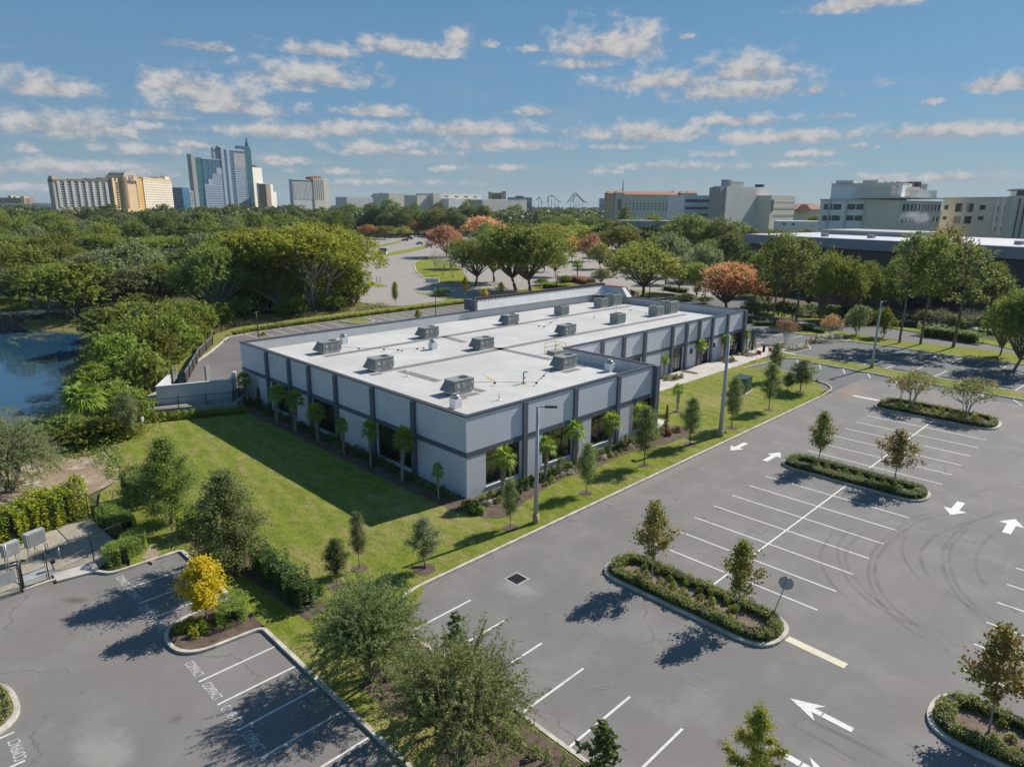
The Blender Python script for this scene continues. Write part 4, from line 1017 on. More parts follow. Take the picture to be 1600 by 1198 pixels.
# membrane lining on the inside of the parapet, set 3 mm proud
mb = MB(); e = .003
mb.box(-73.7, -36.0, 31.3 + e, 31.36, DZ, BZ - .02); mb.box(-36.06, -36.0 - e, 31.36, 55.14, DZ, BZ - .02); mb.box(-47.3, -36.06, 55.14, 55.2 - e, DZ, BZ - .02)
mb.box(-47.36, -47.3 - e, 55.2, 96.14, DZ, BZ - .02); mb.box(-73.7, -47.36, 96.14, 96.2 - e, DZ, BZ - .02); mb.box(-73.7 + e, -73.64, 31.36, 96.14, DZ, BZ - .02)
bp(mb, 'parapet_lining', 'lining')
mb = MB(); z0, z1 = BZ + .002, BZ + .1
mb.box(-74.06, -35.64, 30.94, 31.38, z0, z1); mb.box(-36.08, -35.64, 31.38, 55.12, z0, z1); mb.box(-47.38, -35.64, 55.12, 55.56, z0, z1)
mb.box(-47.38, -46.94, 55.56, 96.12, z0, z1); mb.box(-74.06, -46.94, 96.12, 96.56, z0, z1); mb.box(-74.06, -73.62, 31.38, 96.12, z0, z1)
bp(mb, 'coping', 'coping')
# horizontal band between the fins
PN = [37.15, 43.4, 49.55]; PL = [-67.5, -62.6, -58.6, -53.75, -47.75, -42.0]; PF = [61.6, 65.8, 70.2, 76.5, 80.0, 83.35, 86.9, 91.2]
b0, b1 = 3.32, 3.74; pr = .035
ed = [31.0] + PN + [55.1]
for a, b in zip(ed[:-1], ed[1:]): bp(MB().box(-35.7, -35.7 + pr, a + (.24 if a != 31.0 else -pr), b - .24, b0, b1), 'band', 'slate')
ed = [-74.0] + PL + [-35.7]
for a, b in zip(ed[:-1], ed[1:]): bp(MB().box(a + (.24 if a != -74 else 0), b - (.24 if b != -35.7 else 0), 31.0 - pr, 31.0, b0, b1), 'band', 'slate')
ed = [55.5] + PF + [96.3]
for a, b in zip(ed[:-1], ed[1:]): bp(MB().box(-47.0, -47.0 + pr, a + .24, b - .24, b0, b1), 'band', 'slate')
W2 = .24
for y in PN: bp(MB().box(-35.7, -35.52, y - W2, y + W2, -.2, BZ + .0), 'fin', 'slate')
bp(MB().box(-35.7, -35.2, 55.1, 55.75, -.2, BZ + .06), 'fin', 'slate')
for x in PL: bp(MB().box(x - W2, x + W2, 30.76, 31.0, -.2, BZ), 'fin', 'slate')
for y in PF: bp(MB().box(-47.0, -46.7, y - W2, y + W2, -.2, BZ), 'fin', 'slate')
bp(MB().box(-47.0, -46.6, 96.1, 96.75, -.2, BZ + .06), 'fin', 'slate')

def window(axis, c, out, a, b, z0, z1, muls, trans, door=False):
    """frame set back in its opening, panes behind, sill below"""
    d0, d1 = .1, .18; fr = MB(); pn = []
    def box(m, s0, s1, q0, q1, za, zb):
        lo, hi = c - out * q1, c - out * q0
        if lo > hi: lo, hi = hi, lo
        if axis == 'x': m.box(s0, s1, lo, hi, za, zb)
        else: m.box(lo, hi, s0, s1, za, zb)
    w = .07
    box(fr, a, b, d0, d1, z0, z0 + w); box(fr, a, b, d0, d1, z1 - w, z1)
    cuts = [a] + [a + (b - a) * t for t in muls] + [b]
    for i, s in enumerate(cuts):
        s0 = s if i == 0 else (s - w if i == len(cuts) - 1 else s - w / 2)
        box(fr, s0, s0 + w, d0 + .001, d1 - .001, z0 + w, z1 - w)
    zt = z1 - (z1 - z0) * trans
    if trans: 
        for s, t in zip(cuts[:-1], cuts[1:]): box(fr, s + w, t - w, d0 + .01, d1 - .01, zt, zt + w)
    f = bp(fr, 'window', 'frame')
    for s, t in zip(cuts[:-1], cuts[1:]):
        p = MB(); box(p, s + .02, t - .02, .135, .15, z0 + .02, z1 - .02); bp(p, 'pane', 'glass', f)
    if not door:
        p = MB(); box(p, a - .03, b + .03, -.06, d0 - .003, z0 - .09, z0 - .002); bp(p, 'sill', 'sill', f)
    return f
for a, b, z0, z1 in NEAR: window('y', -35.7, 1, a, b, z0, z1, (.36, .68) if b - a > 3.2 else (.5,), .28)
for a, b, z0, z1 in LEFT: window('x', 31.0, -1, a, b, z0, z1, (.33, .66), .28)
for a, b, z0, z1 in FAR: window('y', -47.0, 1, a, b, z0, z1, (.25, .5, .75) if b - a > 3.5 else (.35, .68), .26, door=z0 < .2)
# white base strip under the left windows, wall lamps by the entrances
for y in (75.6, 81.6, 87.8):
    m = MB(); m.box(-47.0, -46.82, y - .16, y + .16, 2.05, 2.65); m.box(-46.9, -46.72, y - .12, y + .12, 2.66, 2.72); bp(m, 'wall_lamp', 'black')
# dark walkway pads on the membrane
def pad(path, w=.95, gap=0.):
    P = [Vector(G(x, y, DZ)) for x, y in path]; tot = sum((b - a).length for a, b in zip(P[:-1], P[1:]))
    for a, b in zip(P[:-1], P[1:]):
        d = b - a; L = d.length; k = max(1, int(L / 7.5)); m = MB()
        for i in range(k):
            s = L * i / k + (.07 if i else 0); m.box(s, L * (i + 1) / k - .07, -w / 2, w / 2, DZ + .004, DZ + .012, math.atan2(d.y, d.x), (a.x, a.y, 0))
        bp(m, 'walkway_pad', 'pad', roof)
pad([(507, 557), (640, 535), (770, 513), (925, 487), (985, 478)])
pad([(592, 581), (700, 561), (875, 527), (1072, 491)])
pad([(626, 579), (686, 596)]); pad([(762, 541), (862, 562)]); pad([(693, 526), (727, 535)])
for q in ([(705, 626), (728, 620)], [(722, 619), (748, 614)], [(880, 582), (905, 576)], [(892, 570), (918, 573)], [(738, 607), (757, 612)], [(578, 586), (597, 583)]): pad(q, .8)
# raised red-edged mansard along the back, turning the far corner
ms = MB(); y0, y1 = 66.0, 97.4
prof = [(-75.5, BZ + .1), (-74.3, 7.95), (-73.95, 7.95), (-73.3, BZ + .2), (-73.3, BZ + .1)]
ms.add([(x, y, z) for y in (y0, y1 - .2) for x, z in prof], [(0, 1, 6, 5), (1, 2, 7, 6), (2, 3, 8, 7), (3, 4, 9, 8), (4, 0, 5, 9), (4, 3, 2, 1, 0), (5, 6, 7, 8, 9)])
mans = bp(ms, 'mansard', 'lining')
m = MB(); n = 30
for i in range(n):
    y = y0 + (y1 - y0 - .3) * i / n; m.box(-74.5, -73.88, y + .06, y + (y1 - y0) / n - .02, 7.96, 8.34)
bp(m, 'ridge_tile', 'dark_red', mans)
for i in range(44):
    y = y0 + (y1 - y0 - .3) * i / 44; bp(MB().box(-73.94, -73.82, y + .02, y + .4, 7.84, 7.955), 'edge_trim', 'white', mans)
m = MB(); m.add([(-75.5, y0, BZ), (-74.35, y0, 8.0), (-74.35, y1, 8.0), (-75.5, y1, BZ), (-75.6, y0, BZ), (-74.45, y0, 8.05), (-74.45, y1, 8.05), (-75.6, y1, BZ)], [(0, 1, 2, 3), (4, 7, 6, 5), (0, 4, 5, 1), (3, 2, 6, 7), (1, 5, 6, 2), (0, 3, 7, 4)])
bp(m, 'red_cladding', 'red_roof', mans)
m = MB(); m.box(-75.6, -73.2, y0 - .5, y0 - .02, BZ + .1, 8.12); bp(m, 'end_cap', 'slate', mans)
# hipped piece over the far corner
xa, xb = -73.28, -67.6
m = MB(); m.add([(xa, 96.6, BZ + .1), (xb, 96.6, BZ + .1), (xb - 1.4, 96.6, 7.95), (xa, 96.6, 7.95), (xa, 93.4, BZ + .1), (xa, 95.6, 7.95), (xb - 1.4, 95.6, 7.95), (xb, 95.2, BZ + .1)],
            [(0, 3, 2, 1), (3, 5, 6, 2), (1, 2, 6, 7), (5, 4, 7, 6), (0, 4, 5, 3), (0, 1, 7, 4)])
hip = bp(m, 'hipped_end', 'lining', mans)
m = MB()
for i in range(9):
    x = xa + .1 + i * .45; m.box(x, x + .3, 95.55, 96.9, 7.962, 8.07)
m.tube([(xb - 1.4, 96.7, 8.0), (xb + .02, 96.7, BZ + .16)], .1, 4); bp(m, 'ridge_tile', 'red_roof', mans)

# ------------------------------------------------------------------ things on the roof
def ac_big():
    t = thing('rooftop_unit', 'x', 'air conditioner', (0, 0, 0))
    L, Wd, h, b = 2.7, 1.75, 1.25, .28
    MB().box(-Wd / 2 + .1, Wd / 2 - .1, -L / 2 + .1, L / 2 - .1, 0, b).build('roof_curb', M['curb_white'], t)
    m = MB().box(-Wd / 2, Wd / 2, -L / 2, L / 2, b + .002, b + h)
    for y in (-.45, .55): m.box(Wd / 2, Wd / 2 + .012, y - .015, y + .015, b + .06, b + h - .06)
    m.build('casing', M['ac'], t)
    MB().box(-Wd / 2 - .04, Wd / 2 + .04, -L / 2 - .04, L / 2 + .04, b + h + .002, b + h + .06).build('lid', M['ac'], t)
    m = MB(); z = b + h - .1; m.add([(-Wd / 2 + .1, -L / 2 - .002, z), (Wd / 2 - .1, -L / 2 - .002, z), (-Wd / 2 + .1, -L / 2 - .78, b + .2), (Wd / 2 - .1, -L / 2 - .78, b + .2), (-Wd / 2 + .1, -L / 2 - .002, b + .2), (Wd / 2 - .1, -L / 2 - .002, b + .2)],
             [(0, 1, 3, 2), (0, 2, 4), (1, 5, 3), (2, 3, 5, 4), (0, 4, 5, 1)]); m.build('intake_hood', M['ac_hood'], t)
    m = MB().cyl(0, L / 2 - .75, b + h + .063, b + h + .1, .52, n=20); m.build('fan', M['fan'], t)
    for y0, y1, z0, z1 in ((-.95, -.8, .55, .95), (-.79, -.65, .55, .7), (-.15, -.08, .5, .9), (.85, 1.05, .08, .2), (-.95, -.7, .06, .16), (1.0, 1.2, .8, .92)):
        MB().box(Wd / 2 + .002, Wd / 2 + .02, y0, y1, b + z0, b + z1).build('label', M['white'], t)
    return t
def ac_small():
    t = thing('condenser_unit', 'x', 'air conditioner', (0, 0, 0)); b = .2
    MB().box(-.7, .7, -.85, .85, 0, b).build('roof_curb', M['curb_white'], t)
    m = MB().box(-.75, .75, -.9, .9, b + .002, b + 1.2)
    m.build('casing', M['ac'], t)
    m = MB()
    for i in range(6): m.box(.752, .79, -.85 + i * .3, -.67 + i * .3, b + .1, b + 1.1)
    for i in range(4): m.box(-.68 + i * .38, -.46 + i * .38, -.94, -.903, b + .1, b + 1.1)
    m.build('grille', M['ac_light'], t)
    m = MB(); m.cyl(0, -.42, b + 1.203, b + 1.25, .36, n=16); m.cyl(0, .42, b + 1.203, b + 1.25, .36, n=16); m.build('fan', M['fan'], t); return t
def place(proto, first, x, y, z, label, cat, group, rz=0, s=1):
    t = proto if first else copy_tree(proto)
    t.location = (x, y, z); t.rotation_euler[2] = rz; t.scale = (s, s, s); return tag(t, label, cat, group)
big = ac_big()
for i, (x, y, l) in enumerate([(-67.1, 38.1, 'big grey-green rooftop unit nearest the back left corner of the roof'), (-56.3, 37.6, 'big grey-green rooftop unit halfway along the shaded left edge of the roof'),
        (-44.3, 37.7, 'big grey-green rooftop unit nearest the front corner of the roof'), (-66.8, 51.9, 'big grey-green rooftop unit second along the back row'),
        (-56.9, 52.1, 'big grey-green rooftop unit in the middle of the roof beside a cross pad'), (-44.1, 51.8, 'big grey-green rooftop unit beside the yellow hatch railing'),
        (-67.0, 66.5, 'big grey-green rooftop unit third along the back row'), (-56.2, 66.1, 'big grey-green rooftop unit standing farthest along the middle row')]):
    place(big, i == 0, x, y, DZ, l, 'air conditioner', 'large rooftop units', s=.82)
sm = ac_small()
for i, (x, y, l, s) in enumerate([(-67.4, 78.0, 'small louvred condenser alone on the back row of the roof', 1.), (-57.0, 78.2, 'small louvred condenser beside a white pipe on the middle row', 1.), (-68.3, 88.9, 'louvred condenser left of its larger neighbour before the red corner', 1.05), (-57.2, 88.2, 'louvred condenser left of its larger neighbour near the far right parapet', 1.05)]):
    place(sm, i == 0, x, y, DZ, l, 'air conditioner', 'small rooftop condensers', s=s)
big2 = copy_tree(sm); place(big2, True, -68.6, 92.6, DZ, 'larger boxy unit right of a condenser before the red corner', 'air conditioner', 'small rooftop condensers', s=1.3)
place(big2, False, -57.4, 92.2, DZ, 'larger boxy unit right of a condenser near the far right parapet', 'air conditioner', 'small rooftop condensers', s=1.3)
def vent():
    t = thing('roof_vent', 'x', 'vent', (0, 0, 0)); MB().box(-.36, .36, -.36, .36, 0, .85).build('curb', M['white'], t)
    m = MB(); m.cyl(0, 0, .852, 1.0, .26, .26); m.cyl(0, 0, 1.001, 1.12, .42, .2, 14); m.cyl(0, 0, 1.121, 1.22, .2, .24); m.build('cap', M['galv'], t); return t
vt = vent()
for i, (x, y, l) in enumerate([(-70.3, 41.9, 'white box vent near the back left corner of the roof'), (-60.5, 47.6, 'white box vent in the middle of the left half of the roof'), (-40.9, 34.4, 'white box vent nearest the front corner of the roof'), (-40.0, 53.9, 'white box vent near the inner corner of the front wing')]):
    place(vt, i == 0, x, y, DZ, l, 'vent', 'white roof vents')
def pipe_thing(pts, label, post=False):
    P = [(*G(x, y, DZ), DZ + .16) for x, y in pts]; t = thing('gas_pipe', label, 'pipe', P[0])
    q = [(a[0] - P[0][0], a[1] - P[0][1], .16) for a in P]; MB().tube(q, .018, 5).build('pipe', M['pad'], t)
    m = MB()
    for a, b in zip(q[:-1], q[1:]):
        n = max(1, int(dist(b[0] - a[0], b[1] - a[1]) / 2.6))
        for i in range(n + 1): 
            s = i / n; m.box(-.07, .07, -.09, .09, 0, .13, 0, (a[0] + (b[0] - a[0]) * s, a[1] + (b[1] - a[1]) * s, 0))
    m.build('support', M['black'], t)
pipe_thing([(735, 602), (773, 602), (838, 602), (860, 580), (870, 575)], 'thin grey pipe on black blocks between the two front rooftop units')
pipe_thing([(522, 546), (600, 549), (622, 550), (652, 548), (662, 547)], 'thin pipe on black blocks leading from the back left rooftop unit')
pipe_thing([(604, 561), (628, 551)], 'short thin pipe joining the middle left rooftop unit to the long one')
pipe_thing([(808, 508), (842, 512), (850, 513), (870, 500)], 'thin pipe on black blocks behind the farthest large rooftop unit')
pipe_thing([(950, 482), (985, 487), (1010, 492)], 'thin pipe on black blocks between the far pairs of condensers')
def post(px, py, h, label, arm=False):
    x, y = G(px, py, DZ); m = MB(); m.cyl(0, 0, 0, h, .06, n=8); m.cyl(0, 0, 0, .06, .25, .2)
    if arm: m.tube([(0, 0, h), (.15, .15, h), (.3, .3, h - .02)], .05, 6); m.box(-.05, .25, -.05, .05, h * .5, h * .5 + .08)
    tag(m.build('roof_pipe', M['pad'] if arm else M['white'], None, (x, y, DZ)), label, 'pipe')
post(818, 599, 1.1, 'upright grey pipe with two stubs standing in the rust stain', True)
post(780, 625, .6, 'short white vent pipe near the front parapet')
post(637, 588, .55, 'short white vent pipe beside the dark cross pad')
post(929, 497, .5, 'short pale vent pipe between the far pads')
post(963, 486, 1.0, 'tall thin white pipe beside the lone middle condenser')
x, y = G(853, 553, DZ); t = thing('roof_hatch', 'grey roof hatch with a yellow safety railing', 'hatch', (x + .6, y + .9, DZ))
MB().box(-.6, .6, -.75, .75, 0, .4).build('lid', M['ac_light'], t)
m = MB()
for (a, b) in ((-.75, -.9), (.75, -.9), (-.75, .9), (.75, .9)): m.cyl(a, b, 0, 1.25, .035, n=6)
for z in (.7, 1.22): m.tube([(-.75, -.9, z), (-.75, .9, z), (.75, .9, z), (.75, -.9, z)], .03, 5)
m.build('railing', M['yellow'], t)

# ------------------------------------------------------------------ lamp posts
def lamp(px, py, ty, label, r=.13, m='pole_grey', head=1, base=True, z=0., az=0., grp='tall grey lamp posts', arm=.9):
    x, y = G(px, py, z); h = ZT(x, y, ty) - z; t = thing('lamp_post', label, 'lamp post', (x, y, z), az, grp)
    if base: MB().cyl(0, 0, -.2, .75, r * 1.9, r * 1.75, 12).build('base', M['kerb_yellow'], t); z0 = .75
    else: z0 = -.1
    MB().tube([(0, 0, z0), (0, 0, h - .05)], [r * 1.25, r * .75], 8).build('pole', M[m], t)
    for s in ([1] if head == 1 else [1, -1]):
        q = MB(); q.box(0 if s > 0 else -arm * .35, arm * .35 if s > 0 else 0, -.04, .04, h - .12, h - .04); q.build('arm', M[m], t)
        q = MB(); a0, a1 = (arm * .35, arm) if s > 0 else (-arm, -arm * .35); q.prism([(a0, -.16), (a1, -.12), (a1, .12), (a0, .16)], h - .15, h - .03); q.build('lamp_head', M['bronze'], t)
lamp(837, 818, 633, 'tall grey lamp post on the lawn before the front bays of the building', az=.75, arm=1.3)
lamp(1125, 682, 523, 'tall grey lamp post by the kerb opposite two painted arrows', az=2.4, r=.17, arm=.6)
lamp(1362, 575, 470, 'tall grey lamp post on the grass strip between the side lot bays', az=.75, arm=.8, r=.15)
lamp(681, 497, 445, 'dark twin-headed lamp post behind the roof near the red mansard', r=.07, m='bronze', head=2, base=False, z=.9, az=.2, grp='dark lamp posts of the rear lot')
lamp(404, 528, 487, 'dark lamp post behind the back left corner of the roof', r=.07, m='bronze', head=2, base=False, z=.9, az=2.3, grp='dark lamp posts of the rear lot')
lamp(525, 332, 294, 'thin pale mast above the wood right of the flat-roofed hotel', r=.35, m='galv', head=2, base=False, grp='far masts on the skyline', arm=4)
lamp(699, 330, 297, 'thin dark mast before the long pale halls', r=.3, m='bronze', head=1, base=False, grp='far masts on the skyline', arm=3)
lamp(833, 330, 297, 'thin mast left of the blue roller coaster', r=.35, m='galv', head=1, base=False, grp='far masts on the skyline', arm=3)
lamp(939, 330, 299, 'thin mast left of the orange-roofed hotel', r=.35, m='galv', head=1, base=False, grp='far masts on the skyline', arm=3)
lamp(1014, 472, 402, 'thin dark lamp post beside the lone spreading oak', r=.09, m='bronze', head=1, base=False, grp='thin lamp posts of the far car parks')
lamp(910, 422, 388, 'thin dark lamp post between two orange-topped trees', r=.09, m='bronze', head=1, base=False, grp='thin lamp posts of the far car parks')
lamp(1323, 503, 470, 'thin grey lamp post among the trunks behind the side lot', r=.07, m='galv', head=1, base=False, grp='thin lamp posts of the far car parks')
lamp(870, 452, 424, 'thin dark lamp post in the yellow bushes behind the roof', r=.09, m='bronze', head=1, base=False, grp='thin lamp posts of the far car parks')

# ------------------------------------------------------------------ signs, boxes, bollards, walls
x, y = G(1205.5, 967); t = thing('road_sign', 'round-backed grey traffic sign leaning on its post at the island end', 'road sign', (x, y, .1), 0)
h = 2.55; MB().cyl(0, 0, -.2, h, .035, n=6).build('post', M['galv'], t)
m = MB(); a = .3; oct_ = [(math.cos(math.pi / 8 + i * math.pi / 4) * .4, math.sin(math.pi / 8 + i * math.pi / 4) * .4) for i in range(8)]
ca, sa = math.cos(a), math.sin(a); nx, ny = -sa, ca
v = [(u * ca + nx * d, u * sa + ny * d, h - .35 + w) for d in (.045, .065) for u, w in oct_]
m.add(v, [tuple(range(8)), tuple(range(15, 7, -1))] + [(i, 8 + i, 8 + (i + 1) % 8, (i + 1) % 8) for i in range(8)]); m.build('sign_plate', M['sign_back'], t)
t.rotation_euler = (-.12, .2, 0)
def small_sign(px, py, h, w, hh, label, z=.05, m='white', rz=-.8):
    x, y = G(px, py, z); t = thing('small_sign', label, 'sign', (x, y, z), rz); MB().cyl(0, 0, -.1, h, .03, n=6).build('post', M['galv'], t)
    MB().box(-w / 2, w / 2, -.06, -.035, h - hh, h).build('sign_plate', M[m], t)
small_sign(102, 776, .75, .9, .45, 'small white sign standing on the bare straw bank')
small_sign(226, 674, 1.5, .35, .5, 'small pale sign on a post at the end of the block wall', m='curb_white')
small_sign(1315, 522, 1.9, 1.1, .9, 'white and blue sign on the grass beyond the yellow bollards', m='white')
t = thing('transformer_box', 'dark green transformer box on a pale slab in the lawn', 'transformer box', (-36.0, 75.0, .1), .12)
MB().box(-.95, .95, -1.2, 1.2, -.05, .08).build('slab', M['walk'], t)
MB().box(-.8, .8, -1.05, 1.05, .082, 1.75).build('cabinet', M['green_box'], t); MB().box(-.84, .84, -1.09, 1.09, 1.752, 1.84).build('lid', M['green_box'], t)
m = MB(); m.box(-.55, -.1, -1.085, -1.052, .9, 1.5); m.box(.803, .83, -.8, .8, .25, 1.6); m.build('door', M['green_box'], t)
MB().box(-.6, .2, -1.12, -1.09, 1.35, 1.5).build('handle', M['ac_light'], t)
for i, (px, py) in enumerate([(1259, 541.5), (1266.5, 538), (1274, 534.5)]):
    x, y = G(px, py); tag(MB().cyl(0, 0, -.1, 1.25, .13, n=10).tube([(0, 0, 1.25), (0, 0, 1.36)], [.13, .05], 10).build('bollard', M['yellow'], None, (x, y, 0)), ['yellow steel bollard nearest the entrance planter', 'yellow steel bollard in the middle of the three', 'yellow steel bollard nearest the far white-flowered planter'][i], 'bollard', 'yellow bollards by the accessible bays')
for i, (x, y) in enumerate([(-44.2, 92.7), (-44.0, 95.9), (-44.0, 99.4)]):
    t = thing('marker_flag', ['red marker flag on a thin post nearest the front wing', 'red marker flag on a thin post between two others by the walk', 'red marker flag on a thin post nearest the white-flowered planter'][i], 'flag', (x + 1.5, y, .1), .5, 'red flags along the walk')
    MB().cyl(0, 0, -.1, 1.5, .025, n=5).build('post', M['white'], t); m = MB(); m.prism([(0, -.02), (.5, -.02), (.55, .1), (.05, .05)], [.9, .75, .75, .9], [1.5, 1.35, 1.4, 1.5]); m.build('flag', M['red'], t)
x, y = G(1250, 548, .05); tag(MB().cyl(0, 0, 0, .95, .2, .22, 10).cyl(0, 0, .95, 1.05, .24, .1, 10).build('litter_bin', M['black'], None, (-44.6, 99.0, .12)), 'black litter bin at the far end of the walk', 'bin')
# wheel stops
ws = MB(); ws.prism([(-.9, -.09), (.9, -.09), (.9, .09), (-.9, .09)], 0, .12); wm = ws.mesh('wheel_stop', M['pad'])
for i in range(9):
    tag(inst('wheel_stop', wm, None, (-35.4 + 3.0 * i, 102.2 - .13 * i, .004), -.04), 'dark wheel stop at the head of a bay along the grass strip', 'wheel stop', 'wheel stops along the grass strip')
for i in range(7):
    tag(inst('wheel_stop', wm, None, (-37.0 + 3.28 * (i + .1), 97.0 - .25 * i, .004), -.06), 'dark wheel stop on the near side of the grass strip', 'wheel stop', 'wheel stops on the near side of the strip')
# drain
t = thing('drain_grate', 'square dark drain grate set in pale concrete', 'drain', (-25.2, 25.75, .009), 0)
MB().box(-.42, .42, -.42, .42, 0, .006).build('pit', M['fan'], t); m = MB()
for i in range(7): m.box(-.42, .42, -.4 + i * .125, -.34 + i * .125, .007, .022)
m.build('bars', M['black'], t)
x, y = G(1255, 638); tag(MB().box(-.9, .9, -.06, .06, 0, .1).build('kerb_inlet', M['fan'], None, (-31.5, 86.6, .142), -1.0), 'dark kerb inlet at the rusty kerb corner', 'drain')

# retaining wall, black fence on it, dumpster enclosure
RW = [(-73.1, 20.4), (-69.9, 28.2), (-72.6, 30.6)]
tag(MB().strip(RW, .35, -2.4, 1.02).build('retaining_wall', M['block'], None, (0, 0, 0)), 'grey block retaining wall at the lake end of the lawn', 'wall')
tag(MB().prism([(-72.9, 20.6), (-70.05, 28.2), (-73.9, 30.9), (-74.4, 31), (-74.4, 26.4), (-80.6, 24.2), (-77, 20)], -2, .985).build('enclosure_pad', M['gravel']), 'gravelled platform under the bin enclosure', 'platform', kind='structure')
def bar_fence(path, h, label, z=1.0, name='black_fence', rails=2, pick=.14):
    x0, y0 = path[0]; t = thing(name, label, 'fence', (x0, y0, z)); m = MB(); rl = MB()
    for a, b in zip(path[:-1], path[1:]):
        a = Vector(a); b = Vector(b); L = (b - a).length; n = max(1, round(L / 2.3))
        for i in range(n + 1):
            p = a + (b - a) * i / n; q = MB(); q.box(-.04, .04, -.04, .04, -.05, h + .08, 0, (p.x - x0, p.y - y0, 0)); q.build('post', M['black'], t)
        k = int(L / pick)
        for i in range(k): p = a + (b - a) * (i + .5) / k; m.box(-.011, .011, -.011, .011, .08, h, 0, (p.x - x0, p.y - y0, 0))
        for zz in ([.12, h - .05, h - .22] if rails == 3 else [.12, h - .05]): rl.tube([(a.x - x0, a.y - y0, zz), (b.x - x0, b.y - y0, zz)], .024, 4)
    m.build('pickets', M['black'], t); rl.build('rail', M['black'], t); return t
bar_fence([(-72.7, 20.6), (-69.9, 28.0), (-72.4, 30.4)], 1.15, 'black picket fence on top of the block retaining wall', z=1.02)
E0, E1, E2, E3 = (-74.2, 22.0), (-71.9, 28.7), (-75.2, 30.6), (-78.4, 24.6)
t = thing('bin_enclosure', 'pale rendered bin enclosure wall behind the black picket fence', 'wall', (*E0, .98))
lw = [(p[0] - E0[0], p[1] - E0[1]) for p in (E3, E0, E1, E2)]
MB().strip(lw, .25, -.1, 2.0).build('wall', M['encl'], t)
MB().strip(lw, .31, 2.002, 2.06).build('coping', M['curb_white'], t)
def gate(px, py, label, rz):
    x, y = G(px, py, 1.0); t = thing('enclosure_gate', label, 'gate', (x, y, 1.0), rz, 'enclosure gates'); MB().box(0, 1.6, -.04, .04, .1, 2.1).build('panel', M['ac_hood'], t); MB().box(-.1, -.005, -.06, .06, 0, 2.15).build('post', M['bronze'], t)
    m = MB()
    for i in range(8): m.box(.05 + i * .19, .17 + i * .19, .042, .055, .14, 2.06)
    m.build('slats', M['slate'], t)
gate(271, 603, 'open metal gate leaf at the lake side of the bin enclosure', 2.5); gate(323, 600, 'open metal gate leaf in the middle of the drive end', 2.5)
# dark screened fence along the lake side of the drive
Q = [G(290, 600, 1.0), G(312, 560, 1.0), G(332, 540, 1.0), G(332, 528, 1.0)]
t = thing('screen_fence', 'dark screened fence along the lake side of the rear drive', 'fence', (*Q[0], 0)); q = [(p[0] - Q[0][0], p[1] - Q[0][1]) for p in Q]
MB().strip(q, .05, .3, 2.3).build('screen', M['bronze'], t); MB().strip(q, .1, 2.302, 2.38).build('rail', M['galv'], t)
for a, b in zip(q[:-1], q[1:]):
    n = max(1, int(dist(b[0] - a[0], b[1] - a[1]) / 3))
    for i in range(n): MB().box(-.06, .06, -.06, .06, -.5, 2.45, 0, (a[0] + (b[0] - a[0]) * i / n + .08, a[1] + (b[1] - a[1]) * i / n, 0)).build('post', M['black'], t)
bar_fence([(-108.0, 40.2), (-113.4, 46.8), (-116.0, 62)], 1.3, 'low black fence in the weeds behind the rear bays', z=.35, pick=.2)

# fenced utility yard at the left edge
def chain_mat():
    m, nt, b = new_mat('chain_link'); v = nt.coord()
    def diag(rot):
        s = nt.new('ShaderNodeSeparateXYZ'); nt.l.new(nt.mapping(v, rot=(0, 0, 0)), s.inputs[0])
        u = nt.math('ADD', s.outputs[0], s.outputs[1]); w = nt.math('ADD', nt.math('MULTIPLY', u, rot), s.outputs[2])
        return nt.math('LESS_THAN', nt.math('FRACT', nt.math('MULTIPLY', w, 11.)), .05)
    nt.put(b.inputs['Alpha'], nt.math('MAXIMUM', diag(1.), diag(-1.))); b.inputs['Base Color'].default_value = (.03, .03, .03, 1); return m
M['chain'] = chain_mat()
def chain(path, h, label, z=.06):
    x0, y0 = path[0]; t = thing('chain_link_fence', label, 'fence', (x0, y0, z)); rl = MB(); ms = MB()
    for a, b in zip(path[:-1], path[1:]):
        a = Vector(a) - Vector((x0, y0)); b = Vector(b) - Vector((x0, y0)); L = (b - a).length; n = max(1, round(L / 3))
        for i in range(n + 1): p = a + (b - a) * i / n; MB().cyl(p.x, p.y, -.1, h + .03, .035, n=6).build('post', M['black'], t)
        rl.tube([(a.x, a.y, h), (b.x, b.y, h)], .024, 5); rl.tube([(a.x, a.y, .06), (b.x, b.y, .06)], .012, 4)
        ms.add([(a.x, a.y, .05), (b.x, b.y, .05), (b.x, b.y, h), (a.x, a.y, h)], [(0, 1, 2, 3)])
    rl.build('rail', M['black'], t); ms.build('mesh_screen', M['chain'], t); return t
fh = 1.75
chain([(-44.15, 5.95), (-44.7, 8.4)], fh, 'black chain-link fence beside the concrete apron')
chain([(-44.7, 8.4), (-45.3, 10.2), (-51.9, 9.9), (-50.6, 4.6), (-50.8, -4)], fh, 'black chain-link fence round the gravel yard before the hedges')
